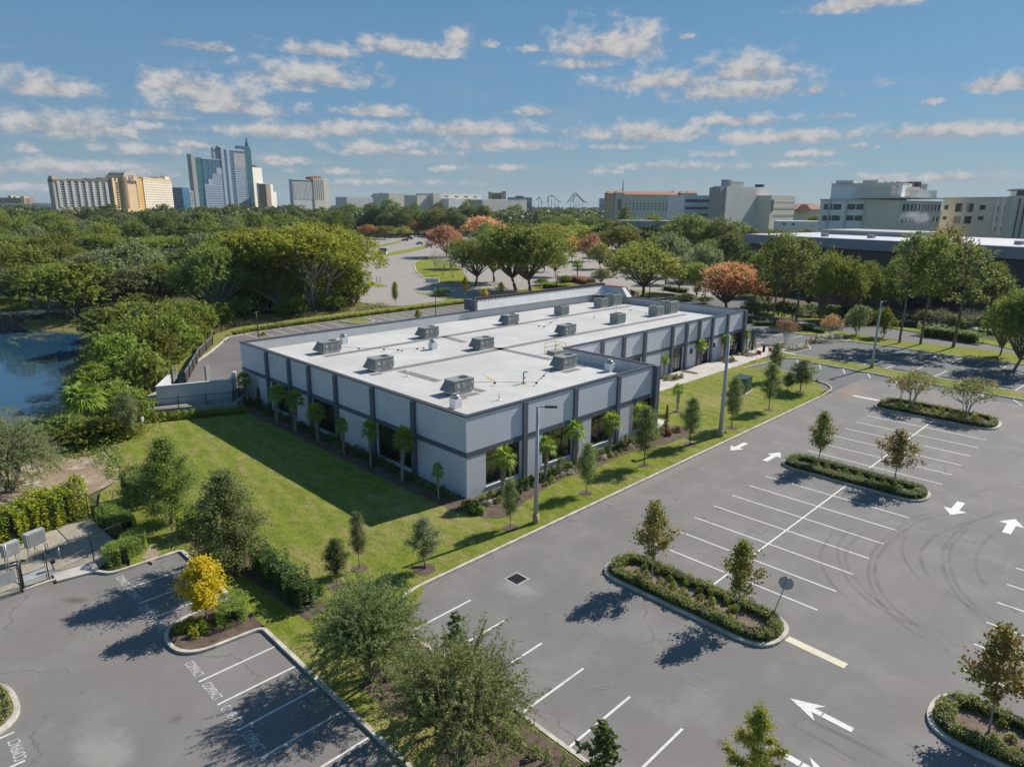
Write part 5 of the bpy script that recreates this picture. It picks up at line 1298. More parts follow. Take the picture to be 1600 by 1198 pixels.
for i, (a, b, l) in enumerate([((-43.9, 4.7), (-44.12, 5.85), 'black chain-link gate leaf without a sign at the gravel yard'), ((-43.75, 4.5), (-43.55, 3.2), 'black chain-link gate leaf carrying a grey panel and white notice')]):
    t = thing('yard_gate', l, 'gate', (a[0], a[1], .06), 0, 'gates of the gravel yard'); bx, by = b[0] - a[0], b[1] - a[1]; m = MB()
    m.tube([(0, 0, .1), (0, 0, fh), (bx, by, fh), (bx, by, .1), (0, 0, .1)], .03, 6); m.tube([(0, 0, .9), (bx, by, .9)], .024, 5); m.build('frame', M['black'], t)
    MB().cyl(-.04 * bx, -.06 * by, -.1, fh + .1, .045, n=7).build('post', M['black'], t)
    MB().add([(0, 0, .1), (bx, by, .1), (bx, by, fh), (0, 0, fh)], [(0, 1, 2, 3)]).build('mesh_screen', M['chain'], t)
    if i: 
        MB().strip([(.04, -.1), (bx + .04, by)], .02, .75, 1.5).build('panel', M['block'], t); MB().strip([(.07, by * .35), (.07 + bx * .3, by * .65)], .015, .85, 1.4).build('notice', M['white'], t)
t = thing('meter_cabinet', 'two grey utility cabinets on a pipe frame in the gravel yard', 'utility cabinet', (-47.3, 5.4, .06), .35)
for i, (a, b) in enumerate(((-1.15, -.25), (.15, 1.25))):
    MB().box(-.2, .2, a, b, .95, 1.75 + .1 * i).build('cabinet', M['block'], t); MB().box(.202, .22, a + .08, b - .08, 1.02, 1.68 + .1 * i).build('door', M['galv'], t)
m = MB()
for yy in (-1.1, -.5, .2, .6, 1.2): m.cyl(0, yy, 0, .95, .03, n=6); m.cyl(.12, yy + .08, 0, .95, .02, n=6)
m.tube([(-.05, -1.25, 1.0), (-.05, 1.3, 1.0)], .03, 6); m.cyl(.3, -1.1, 0, 1.9, .035, n=6); m.tube([(.3, -1.1, .5), (.3, -.5, .4), (.1, -.4, .4)], .04, 6); m.build('pipe_frame', M['galv'], t)
tag(MB().cyl(0, 0, -.1, .75, .05, n=7).build('guard_post', M['galv'], None, (-46.6, 7.0, .06)), 'short grey guard post right of the utility cabinets', 'post')
t = thing('water_valve', 'small water valve pipe beside a metal hatch in the gravel', 'valve', (-45.2, 6.4, .06)); MB().cyl(0, 0, 0, .5, .07, n=8).build('pipe', M['galv'], t); MB().box(-.12, .12, -.12, .12, .5, .66).build('handle', M['black'], t)
tag(MB().box(-.7, .7, -.9, .9, 0, .04).build('hatch_plate', M['block'], None, (-45.3, 5.4, .063), .3), 'grey metal hatch plate lying in the gravel yard', 'hatch')
# low white block and booth out on the access road, markers
x, y = G(676, 441); t = thing('road_barrier', 'long low white barrier block at the corner of the grass island', 'barrier', (x, y, 0), .75); MB().prism([(-1.9, -.55), (1.9, -.55), (1.9, .55), (-1.9, .55)], 0, 1.0).build('block', M['white'], t); MB().box(-1.95, 1.95, -.4, .4, 1.002, 1.15).build('lid', M['curb_white'], t)
x, y = G(599, 397); t = thing('guard_booth', 'small white guard booth on a grass strip in the car park', 'booth', (x, y, 0), .8)
MB().box(-1.6, 1.6, -1.3, 1.3, 0, 1.1).build('wall', M['white'], t); m = MB()
for a in (-1.55, -.5, .5, 1.55): m.box(a - .08, a + .08, -1.25, -1.1, 1.1, 2.6); m.box(a - .08, a + .08, 1.1, 1.25, 1.1, 2.6)
m.build('corner_post', M['white'], t); MB().box(-1.45, 1.45, -1.05, 1.05, 1.1, 2.55).build('window', M['glass'], t); MB().box(-1.9, 1.9, -1.6, 1.6, 2.6, 2.85).build('roof', M['walk'], t)
for i, (px, py) in enumerate([(576, 434), (580, 437), (589, 441), (594, 441)]):
    x, y = G(px, py); t = thing('delineator_post', 'slim dark marker post on the grass wedge by the access road', 'marker post', (x, y, 0), 0, 'marker posts on the grass wedge'); MB().cyl(0, 0, 0, 1.5, .09, n=6).build('post', M['bronze'], t); MB().cyl(0, 0, 1.5, 1.75, .14, n=6).build('cap', M['white'], t)
# cars
def car_proto():
    t = thing('parked_car', 'x', 'car', (0, 0, 0))
    m = MB(); side = [(-2.25, .35), (-2.25, .85), (-1.3, 1.0), (1.45, .98), (2.2, .9), (2.25, .35)]
    n = len(side); v = [(x, -.88, z) for x, z in side] + [(x, .88, z) for x, z in side]
    m.add(v, [tuple(range(n)), tuple(range(2 * n - 1, n - 1, -1))] + [(i, n + i, n + (i + 1) % n, (i + 1) % n) for i in range(n)])
    m.add([(-.9, -.66, 1.48), (.95, -.66, 1.48), (.95, .66, 1.48), (-.9, .66, 1.48), (-.9, -.66, 1.52), (.95, -.66, 1.52), (.95, .66, 1.52), (-.9, .66, 1.52)], [(4, 5, 6, 7), (0, 1, 5, 4), (1, 2, 6, 5), (2, 3, 7, 6), (3, 0, 4, 7)])
    m.build('body', plain('car_paint', (.5, .5, .5), .25, spec=.6), t)
    m = MB(); m.add([(-1.3, -.8, 1.0), (1.5, -.8, .98), (1.5, .8, .98), (-1.3, .8, 1.0), (-.9, -.66, 1.48), (.95, -.66, 1.48), (.95, .66, 1.48), (-.9, .66, 1.48)], [(0, 1, 5, 4), (1, 2, 6, 5), (2, 3, 7, 6), (3, 0, 4, 7)]); m.build('window', M['glass'], t)
    for sx in (-1.4, 1.4):
        for sy in (-.82, .82): q = MB(); q.tube([(sx, sy - .1, .33), (sx, sy + .1, .33)], .33, 12); q.build('wheel', M['black'], t)
    for sy in (-.6, .6): MB().box(2.21, 2.27, sy - .18, sy + .18, .65, .8).build('headlight', M['white'], t)
    return t
car = car_proto(); CP = {k: plain('car_paint_' + k, c, .25, spec=.6, var=.02) for k, c in dict(red=(.3, .03, .035), navy=(.03, .04, .07), white=(.7, .7, .7), silver=(.4, .42, .44), black=(.02, .02, .022)).items()}
for i, (px, py, k, rz, l) in enumerate([(633, 376.5, 'red', .6, 'dark red car parked on the end of a grass strip'), (640, 374, 'navy', .6, 'dark blue car parked right behind the red one'), (656, 382, 'silver', .5, 'silver car with dark windows half hidden by the russet tree'), (644, 371, 'white', 2.2, 'white car parked under trees right of the dark blue car'),
        (650, 370.6, 'white', 2.2, 'white car parked under trees, middle of three'), (657, 370.3, 'white', 2.2, 'white car parked under trees nearest the russet tree'), (620, 371.5, 'silver', 2.2, 'silver car in the shade beneath orange trees'), (612, 372, 'navy', 2.2, 'dark car in the shade beneath orange trees'), (724, 377, 'white', 2.0, 'pale car glimpsed between the two russet trees'), (712, 379, 'silver', 2.0, 'grey car glimpsed behind the russet tree'), (272, 378, 'white', .4, 'white van-like car glimpsed in a gap of the left woods'), (884, 388, 'white', .2, 'white car glimpsed behind the orange-topped trees')]):
    x, y = G(px, py); t = place(car, i == 0, x, y, 0, l, 'car', 'cars parked in the far car parks', rz, 1.0)
    b = next(c for c in t.children if c.name.startswith('body')).material_slots[0]; b.link = 'OBJECT'; b.material = CP[k]
LF['straw'] = leafmat('dry_weeds', (.16, .13, .06), (.28, .23, .12), alt=(.12, .15, .04), amt=.3)
# ------------------------------------------------------------------ planting: islands, beds, hedges
for k, nm in ((1, 'island with the round-backed sign'), (2, 'middle island of the lot'), (3, 'farthest island with crape myrtles'), (4, 'island cut by the right edge'), (5, 'island corner at the left edge')):
    p = inset(ISL[k], .5)
    hedge('border_hedge', 'low green border planting round the ' + nm, p[::2], .62 if k != 2 else .8, .4, LF['cover'] if k != 2 else LF['shrub_green'], .095, 330 if k in (1, 4) else 200, 'border plantings of the islands', 'border planting', True, .12, .09)
def cells(x0, x1, y0, y1, dx, dy, j=.18):
    out = []; y = y0; r = 0
    while y <= y1 + .01:
        x = x0 + (dx / 2 if r % 2 else 0)
        while x <= x1: out.append((x + random.uniform(-j, j), y + random.uniform(-j, j))); x += dx
        y += dy; r += 1
    return out
for (x, y) in cells(-20.2, -14.0, 30.9, 32.0, .85, .55): shrub('clump', x, y, 'small yellow-green shrub in the mulch of the island with the round-backed sign', .72, .12, 'shrubs in the island with the round-backed sign')
for (x, y) in cells(-20.2, -13.2, 56.1, 57.1, .9, .5): shrub('green', x, y, 'small dark shrub inside the low border of the middle island', .6, .12, 'shrubs in the middle island')
for (x, y) in cells(-21.0, -13.0, 81.0, 83.2, 1.05, .75): shrub('clump', x, y, 'small reddish-green shrub under the crape myrtles of the farthest island', 1.15, .12, 'shrubs in the farthest island')
for (x, y) in cells(-2.4, 5.0, 30.8, 32.0, 1.1, .6): shrub('clump', x, y, 'small reddish shrub in the mulch of the island cut by the right edge', .72, .12, 'shrubs in the right edge island')
for pts, l in ((GP([(1212, 541), (1260, 543), (1241, 550)]), 'white-flowered clump in the planter nearest the walk'), (GP([(1275, 528), (1300, 525), (1328, 530), (1300, 531)]), 'white-flowered clump in the planter behind the bollards')):
    xs = [p[0] for p in pts]; ys = [p[1] for p in pts]
    for (x, y) in cells(min(xs), max(xs), min(ys), max(ys), .7, .6):
        if in_poly(x, y, pts): shrub('lily', x, y, l, 1.1, .1, 'white-flowered clumps in the planters')
# beds along the building
for i in range(34):
    y = 31.8 + i * .74; shrub(random.choice(['green', 'clump', 'green', 'big' if i % 6 == 0 else 'low']), -34.6 + random.uniform(-.2, .3), y, 'shrub planted against the wall under the front windows', .85, .12, 'shrubs under the front windows')
for i in range(30):
    y = 31.5 + i * .8; shrub(random.choice(['low', 'lily', 'clump']), -33.6 + random.uniform(-.25, .3) - .1 * math.sin(y), y, 'low plant along the outer edge of the front window bed', .95, .12, 'low plants of the front window bed')
for i in range(9): shrub('green', -34.0 + random.uniform(-.6, 1.0), 29.7 + random.uniform(-.4, .9), 'shrub massed round the front corner of the building', .95, .12, 'shrubs round the front corner')
for i in range(52):
    x = -36.6 - i * .7; shrub(random.choice(['big', 'green', 'big']), x, 30.1 + random.uniform(-.25, .25), 'dark shrub in the shade along the left wall of the building', .6 + .2 * random.random(), .12, 'shaded shrubs along the left wall')
for i in range(7):
    shrub('red', -33.2 + random.uniform(-.8, .8), 54.5 + random.uniform(-1, 2), 'reddish shrub round the brown spike by the corner fin', 1.0, .12, 'reddish shrubs by the corner fin')
for y0, y1 in ((62.5, 66.3), (72.6, 76.2), (87.6, 90.8), (93.6, 97.2)):
    for i in range(7): shrub(random.choice(['green', 'red', 'clump']), -45.6 + random.uniform(-.6, .9), y0 + (y1 - y0) * (i + .5) / 7, 'shrub in a small bed between the walk and the entrance windows', .8, .13, 'shrubs beside the entrance walk')
for i in range(13):
    t = i / 12; shrub('bright', -72.3 + 3.2 * t + .75, 20.7 + 7.6 * t, 'leafy yellow-green shrub against the block retaining wall', .95, .0, 'shrubs against the retaining wall')
# strip hedges between the two lots
hedge('clusia_hedge', 'dark clipped hedge between the lawn and the golden tree island', [(-37.4, 15.5), (-35.6, 15.3), (-34.2, 15.5), (-32.4, 15.3), (-30.7, 15.4)], .95, 1.35, LF['clusia_dark'], .14, 230, lump=.3, z=.1)
hedge('clusia_hedge', 'short dark hedge block behind the left evergreen oak', [(-53.6, 13.2), (-50.4, 13.3)], 1.5, 2.0, LF['clusia_dark'], .14, 220, lump=.2, z=.1)
hedge('clusia_hedge', 'short green hedge block right of the left evergreen oak', [(-45.2, 14.0), (-43.0, 14.0)], 1.2, 1.6, LF['clusia'], .13, 220, lump=.2, z=.1)
hedge('clusia_hedge', 'short dark hedge block under the broad evergreen oak', [(-40.2, 13.9), (-37.0, 14.0)], 1.1, 1.2, LF['clusia_dark'], .13, 220, lump=.2, z=.1)
hedge('clusia_hedge', 'big glossy yellow-green hedge behind the gravel yard', [(-51.5, -6), (-50.9, 1.0), (-51.4, 5.0), (-53.2, 8.6), (-53.4, 10.2)], 2.2, 2.1, LF['clusia'], .18, 200, lump=.32, z=.0)
hedge('box_hedge', 'low clipped box hedge at the back of the gravel yard', [(-51.0, 10.6), (-48.6, 10.9), (-47.0, 11.1)], 1.3, 1.0, LF['box'], .07, 520, lump=.05, z=.05)
hedge('box_hedge', 'rounded clipped box hedge turning the corner beside the compact lot', [(-45.6, 11.0), (-44.4, 10.6), (-43.8, 9.6), (-43.9, 8.7)], 1.35, 1.05, LF['box'], .07, 520, lump=.05, z=.05)
hedge('box_hedge', 'rounded clipped box hedge on the golden tree island', [(-33.7, 12.7), (-32.9, 11.9), (-32.0, 11.7)], 1.5, 1.0, LF['box'], .065, 560, lump=.05, z=.08)
for i in range(9): shrub('bright', -33.6 + random.uniform(-.5, 1.1), 9.9 + random.uniform(-.6, .7), 'leafy green lily clump at the tip of the golden tree island', .55, .1, 'lily clumps on the golden tree island', sz=.7)
for i in range(26): shrub(random.choice(['spike', 'spike', 'green']), -24.5 + i * .62 + random.uniform(-.2, .2), 16.9 + random.uniform(-.35, .4), 'upright grey-green plant along the kerb below the first bays', .75, .12, 'plants along the kerb of the mulch strip')
for i in range(14): shrub('clump', -28.5 + i * .9, 15.4 + random.uniform(-.6, .6), 'small plant in the mulch between the feathery trees', .8, .12, 'plants in the mulch strip')
# ------------------------------------------------------------------ single trees near the camera
GY = dict(gz=.1)
tree('feather', -23.6, 14.5, 5.2, 5.3, 'big feathery grey-green tree, left of the pair between the lots', z=.1, rz=.4)
tree('feather', -16.9, 14.2, 5.8, 5.8, 'biggest feathery grey-green tree, cut off by the bottom edge', z=.1, rz=2.1)
tree('sapling', -19.7, 16.3, 4.5, 1.2, 'thin dark big-leaved sapling poking up behind the biggest feathery tree', z=.1, leaf=LF['cypress'])
tree('sapling', -12.2, 17.0, 3.3, 1.5, 'small dark big-leaved sapling at the bottom edge of the picture', z=.1, leaf=LF['cypress'])
tree('yellowcone', *G(1172, 1262, .1), 4.4, 2.5, 'yellow-green cone-shaped tree at the bottom edge', z=.1)
tpx('bigyoung', 363, 893, 738, 128, 'broad evergreen oak left of the lawn, wider than its neighbour', **GY)
tpx('bigyoung', 268, 818, 684, 100, 'dark evergreen oak between the lawn and the gravel yard', leaf=LF['oak'], **GY)
tpx('feather', 17, 768, 655, 150, 'rounded silvery tree on the bare bank by the lake', leaf=LF['grey'], gz=.03, name='silvery_tree')
tpx('gold', 323, 966, 872, 66, 'small golden-orange maple beside the rounded box hedge', **GY)
tpx('young', 527, 915, 843, 40, 'dark young evergreen on the lawn beside the dark hedge end', leaf=LF['dark'], **GY)
tpx('young', 562, 888, 800, 30, 'slim young oak on the lawn in front of the shadow edge', leaf=LF['grey'], **GY)
tpx('young', 664, 889, 810, 46, 'round young oak on the lawn nearest the road kerb bend', leaf=LF['grey'], **GY)
Yl = ['slim young oak in the lawn just left of the front lamp post', 'young oak in the lawn before the second front window', 'tall young oak in the lawn before the fourth front window', 'dark young oak in the lawn beside the brown spike', 'young oak in the lawn behind the second lamp post',
      'tall dark young oak in the lawn right of the green transformer', 'tall thin young oak in the lawn before the red flags', 'drooping young oak in the lawn at the rusty kerb corner', 'stocky dark bush-like young oak beside the drooping one']
for (bx, by, ty, w), l in zip([(797, 824, 748, 30), (916, 770, 692, 32), (1006, 727, 636, 42), (1078, 694, 622, 36), (1143, 668, 590, 34), (1201, 640, 568, 32), (1209, 594, 536, 24), (1250, 612, 562, 42), (1230, 609, 586, 26)], Yl):
    tpx('young', bx, by, ty, w, l, group='young oaks on the lawn by the road', **GY)
for (bx, by, ty, w, k), l in zip([(1018, 906, 784, 62, 'maple'), (1151, 966, 841, 60, 'maple'), (1278, 727, 643, 44, 'maple'), (1396, 758, 672, 56, 'maple'), (1545, 1143, 985, 96, 'maple')],
        ['young maple at the road end of the island with the round-backed sign', 'young maple at the sign end of the island with the round-backed sign', 'young green maple at the road end of the middle island', 'young turning maple at the aisle end of the middle island', 'young leaning maple in the island cut by the right edge']):
    tpx(k, bx, by, ty, w, l, group='young maples in the parking islands', gz=.12, leaf=LF['maple_brown'] if bx in (1396, 1545, 1018) else None, tilt=.06 if bx == 1545 else 0)
tpx('myrtle', 1423, 635, 575, 62, 'crape myrtle at the road end of the farthest island', gz=.12)
tpx('myrtle', 1508, 650, 588, 68, 'crape myrtle at the aisle end of the farthest island', gz=.12)
tpx('myrtle', 1407, 627, 586, 16, 'thin reddish sapling beside the crape myrtles', gz=.12, leaf=LF['russet'])
tpx('myrtle', 1227, 536, 497, 34, 'pinkish crape myrtle in the white-flowered planter by the walk', gz=.1, leaf=LF['myrtle_pink'])
tpx('myrtle', 1296, 530, 489, 30, 'yellowish crape myrtle in the planter behind the bollards', gz=.1, leaf=LF['myrtle_pink'])
tpx('bush', 1338, 523, 474, 34, 'dark shrubby tree on the grass left of the strip lamp post', gz=.05, leaf=LF['grey'], name='shrubby_tree')
tpx('bush', 1380, 527, 476, 34, 'dark shrubby tree on the grass right of the strip lamp post', gz=.05, leaf=LF['oak2'], name='shrubby_tree')
# palms
PF_ = [(388, 632, 578, 34, 'cabbage palm at the far end of the left wall'), (433, 662, 597, 38, 'cabbage palm second from the far end of the left wall'), (462, 674, 607, 38, 'cabbage palm before the pier between the first two left windows'), (497, 690, 626, 38, 'cabbage palm before the middle left window'),
       (538, 709, 650, 26, 'small cabbage palm before the blank panel of the left wall'), (580, 728, 652, 34, 'cabbage palm at the pier left of the last left window'), (629, 752, 661, 42, 'tallest cabbage palm of the left wall before the last window'), (685, 781, 720, 24, 'smallest cabbage palm near the front corner')]
for bx, by, ty, w, l in PF_: tpx('palm', bx, by, ty, w, l, group='cabbage palms along the left wall', gz=.1)
for bx, by, ty, w, l in [(785, 778, 691, 44, 'cabbage palm before the first front window'), (852, 752, 677, 38, 'cabbage palm right of the front lamp post'), (900, 731, 650, 38, 'cabbage palm before the second front fin'), (952, 711, 640, 40, 'cabbage palm before the third front window'), (1003, 690, 624, 38, 'cabbage palm half hidden behind a tall young oak'),
        (1058, 643, 596, 26, 'lone small cabbage palm in the lawn past the corner fin'), (1037, 590, 551, 18, 'slim cabbage palm before the blank wall of the far wing'), (1088, 571, 527, 24, 'cabbage palm left of the entrance doors'), (1094, 569, 527, 20, 'cabbage palm leaning beside the one left of the entrance'), (1131, 560, 520, 26, 'cabbage palm right of the entrance doors'), (1165, 551, 513, 14, 'slim reddish-stemmed palm at the far corner of the building')]:
    tpx('palm', bx, by, ty, w, l, group='cabbage palms along the front', gz=.1)
tpx('column', 406, 641, 603, 12, 'narrow dark cypress by the first left window', gz=.1)
tpx('column', 1040, 679, 631, 11, 'brown withered spike of a cypress by the corner fin', gz=.1, leaf=LF['brown'])
tpx('column', 1175, 546, 522, 15, 'narrow dark evergreen beyond the far corner of the building', gz=.1)
tpx('palmdry', 140, 668, 593, 78, 'big cabbage palm among the bank bushes with hanging fronds', gz=-.3, name='cabbage_palm')
tpx('palmdry', 902, 431, 404, 24, 'small round palm in the car park beyond the roof', name='fan_palm')
tpx('young', 204, 688, 612, 34, 'staked grey-green sapling at the lake end of the lawn', leaf=LF['grey'], gz=0)
tpx('young', 618, 478, 440, 13, 'slim sapling in the hedge before the access road', leaf=LF['oak2'], gz=.2)
for bx, by, ty, w, l in [(727, 468, 432, 12, 'tall thin yellowish sapling left of two golden ones'), (757, 468, 450, 18, 'round yellow sapling beyond the mansard edge'), (783, 463, 441, 16, 'golden sapling nearest the big oaks beyond the roof'), (653, 503, 484, 14, 'small yellowish sapling in the rear lot island'), (412, 530, 518, 14, 'small yellowish sapling beside the dark rear lamp post')]:
    tpx('maple', bx, by, ty, w, l, leaf=LF['gold'] if w > 14 else LF['yellow_oak'], group='yellowish saplings behind the building', gz=.3)
# ------------------------------------------------------------------ bank between the lake and the drive
BK = [(150, 632, 566, 66), (182, 652, 590, 66), (216, 668, 606, 52), (110, 690, 645, 62), (150, 700, 650, 72), (190, 690, 655, 60), (232, 622, 540, 66), (198, 604, 516, 76), (166, 590, 520, 64), (250, 590, 505, 70), (222, 566, 488, 84), (186, 556, 500, 70), (274, 566, 488, 66), (240, 545, 470, 80), (292, 545, 478, 58), (200, 530, 470, 74), (310, 530, 470, 56), (268, 520, 462, 72), (165, 535, 478, 64), (85, 705, 672, 44), (318, 512, 466, 46), (232, 512, 455, 70)]
KL = ['bank', 'oak2', 'bank', 'oak', 'olive2']
LF['olive2'] = leafmat('yellow_green_bank_leaves', (.06, .078, .013), (.165, .18, .028), scale=.5)
for i, (bx, by, ty, w) in enumerate(BK):
    tpx('bush', bx, by, ty, w * 1.12, 'leafy vine-grown bush on the bank between the lake and the rear drive', group='bushes on the lake bank', leaf=LF[KL[i % 5]], gz=-.4, name='bank_bush', cat='bush')
# woods behind the lake: (foot x, foot y, top y, breadth px)
def row(x0, x1, n, by, ty, w, kinds, label, group, jx=10, jy=4, name=None, avoid=None):
    for i in range(n):
        x = x0 + (x1 - x0) * (i + .5) / n + random.uniform(-jx, jx); y = by + random.uniform(-jy, jy)
        if avoid and avoid(x, y): continue
        k, lf = random.choice(kinds)
        tpx(k, x, y, ty + random.uniform(-jy, jy) * 1.7, w * random.uniform(.7, 1.3), label, group=group, leaf=LF[lf] if lf else None, name=name)
g = 'trees on the far shore of the lake'; l = 'leafy tree on the far shore behind the lake'
W1 = [('oak', 'oak'), ('oakfine', 'oak2'), ('dark', 'dark'), ('oakfine', 'grey'), ('oakfine', 'olive2'), ('spread', 'oak2')]
row(-10, 330, 7, 478, 412, 92, W1, l, g, name='shore_tree'); row(-10, 320, 7, 458, 384, 98, W1, l, g, name='shore_tree'); row(-20, 330, 8, 436, 364, 90, W1, l, g, name='shore_tree')
tpx('oak', 30, 470, 372, 110, 'broad dark oak leaning over the left end of the lake', leaf=LF['oak2'])
tpx('bush', 120, 492, 405, 110, 'low spreading olive tree hanging over the lake arm', leaf=LF['olive2'], name='spreading_tree', gz=-.5)
tpx('oak', 212, 470, 372, 100, 'hoary grey-green oak rising above the bank bushes', leaf=LF['grey'])
tpx('oakfine', 345, 496, 378, 130, 'dark tree with bare pale limbs left of the olive-yellow ones', leaf=LF['oak'], bark=M['bark_pale'])
tpx('spread', 496, 488, 345, 190, 'flat-crowned olive-yellow tree with several pale trunks, nearest the road', leaf=LF['olive'])
tpx('spread', 420, 484, 352, 180, 'flat-crowned olive-yellow tree in the middle of the pale-trunked group', leaf=LF['olive'])
tpx('oakfine', 432, 492, 402, 90, 'lower olive-green tree beneath the flat-crowned ones', leaf=LF['olive2'], bark=M['bark_pale'])
tpx('bush', 548, 482, 400, 70, 'green tree with orange edge leaves at the access road corner', leaf=LF['oak2'], name='roadside_tree')
tpx('oak', 395, 478, 400, 80, 'dark tree in the shade behind the pale trunks', leaf=LF['dark'])
tpx('oak', 465, 472, 400, 84, 'dark tree in the gap between the pale-trunked pair', leaf=LF['dark'])
tpx('oak', 525, 470, 404, 70, 'dark tree behind the green roadside tree', leaf=LF['dark'])
for bx, by, ty, w in [(372, 500, 462, 50), (455, 497, 462, 46), (520, 488, 456, 50), (545, 478, 448, 46), (340, 512, 470, 50), (390, 488, 440, 60), (430, 484, 436, 62), (470, 480, 432, 62), (510, 476, 430, 60), (352, 488, 440, 60), (548, 472, 425, 50), (450, 474, 425, 60), (410, 476, 425, 60), (490, 470, 420, 60), (530, 468, 418, 56)]:
    tpx('bush', bx, by, ty, w, 'dark bush in the shade under the pale-trunked trees', leaf=LF['bank'], group='bushes under the pale-trunked trees', name='shade_bush', cat='bush', gz=0)
g = 'trees of the wood left of the access road'; l = 'rounded tree in the wood between the lake and the hotels'
W2 = [('oak', 'oak'), ('oak', 'oak2'), ('dark', 'dark'), ('dark', 'oak'), ('oak', 'olive2'), ('oak', 'grey'), ('pine', None), ('oakfine', 'oak2')]
row(-20, 560, 11, 416, 346, 66, W2, l, g, name='wood_tree'); row(-20, 560, 13, 398, 336, 56, W2, l, g, name='wood_tree'); row(-20, 545, 15, 384, 330, 48, W2, l, g, name='wood_tree')
W3 = [('oak', 'oak'), ('dark', 'dark'), ('dark', 'dark'), ('oak', 'oak2'), ('pine', None)]
row(-25, 800, 26, 366, 325, 42, W3, 'dark tree in the long wood before the hotels and halls', 'trees of the long wood', name='wood_tree')
row(-25, 860, 30, 354, 322, 36, W3, 'dark tree in the long wood before the hotels and halls', 'trees of the long wood', name='wood_tree')
row(560, 780, 8, 367, 316, 34, [('pine', None), ('dark', 'dark'), ('pine', 'oak2')], 'tall pine of the wood behind the upper car park', 'pines behind the upper car park', name='tall_pine')
for bx, by, ty, w, lf, lab in [(578, 374, 350, 40, 'orange', 'orange-topped tree at the left end of the upper car park'), (600, 374, 352, 36, 'yellow_oak', 'yellowish tree beside the orange one at the upper car park'), (630, 371, 353, 34, 'yellow_oak', 'yellowish tree above the dark red car'), (652, 369, 344, 36, 'orange', 'orange-topped tree above the white parked cars'),
        (697, 402, 350, 66, 'russet', 'russet domed tree at the bend of the access road'), (757, 384, 336, 66, 'russet', 'russet-topped tree rising behind the green oaks'), (765, 395, 345, 60, 'oak', 'green tree in front of the farther russet one')]:
    tpx('oak', bx, by, ty, w, lab, leaf=LF[lf])
for bx, by, ty, w, lab in [(681, 425, 388, 34, 'bare grey tree at the left of the bright grass island'), (692, 430, 392, 32, 'bare grey tree in the middle of the bright grass island'), (707, 434, 396, 28, 'bare grey tree at the right of the bright grass island')]:
    tpx('bare', bx, by, ty, w, lab, gz=.05)
for bx, by, ty, w, lab in [(806, 453, 346, 118, 'big green oak with a dark trunk beyond the red mansard'), (829, 457, 352, 120, 'big green oak with a pale forked trunk beyond the red mansard'), (742, 446, 368, 84, 'dark round oak left of the big pair beyond the roof'), (772, 440, 355, 84, 'dark green oak crowding behind the big pair'), (722, 420, 372, 50, 'green oak behind the bright grass island'),
        (1004, 463, 373, 122, 'lone spreading yellow-green oak beyond the far roof edge')]:
    tpx('oakfine', bx, by, ty, w, lab, leaf=LF['yellow_oak'] if bx in (1004,) else (LF['oak'] if bx in (742, 772) else LF['oak2']))
tpx('oak', 893, 408, 368, 32, 'orange-tipped tree, left of the two in the middle car park', leaf=LF['orange']); tpx('oak', 921, 408, 363, 36, 'red-orange tree, right of the two in the middle car park', leaf=LF['russet'])
tpx('round', 1135, 482, 407, 108, 'round tree covered in coral-red seed clusters by the far wing', leaf=LF['red'], name='red_tree')
g = 'trees of the wood beyond the middle car park'; l = 'oak of the wood beyond the middle car park'
av = lambda x, y: False
row(835, 1180, 8, 392, 344, 66, W2[:4] + [('oak', 'yellow_oak')], l, g, name='wood_tree'); row(800, 1180, 11, 372, 337, 50, W2, l, g, name='wood_tree'); row(830, 1170, 14, 356, 331, 38, W3[:4], 'dark tree far off before the orange-roofed hotel', 'far trees before the orange-roofed hotel', name='wood_tree')
for bx, by, ty, w, lf, lab in [(965, 402, 352, 62, 'yellow_oak', 'yellow-green oak left of the lone spreading one, farther off'), (1015, 385, 331, 40, 'olive', 'yellow-leaved tree below the orange-roofed hotel'), (1075, 404, 332, 92, 'oak', 'large dark oak below the white banded building'), (1118, 408, 335, 70, 'oak', 'large dark oak right of the one below the white building'),
        (1050, 432, 362, 62, 'grey', 'grey-green oak behind the lone spreading one'), (1098, 440, 378, 60, 'grey', 'pale bushy tree behind the coral-red one'), (1140, 432, 362, 64, 'dark', 'dark oak at the left end of the long grey building'), (1172, 440, 372, 60, 'dark', 'dark oak beside the long grey building corner'), (1150, 395, 344, 50, 'oak', 'rounded oak before the tall blank building')]:
    tpx('oakfine' if w > 60 else 'oak', bx, by, ty, w, lab, leaf=LF[lf])
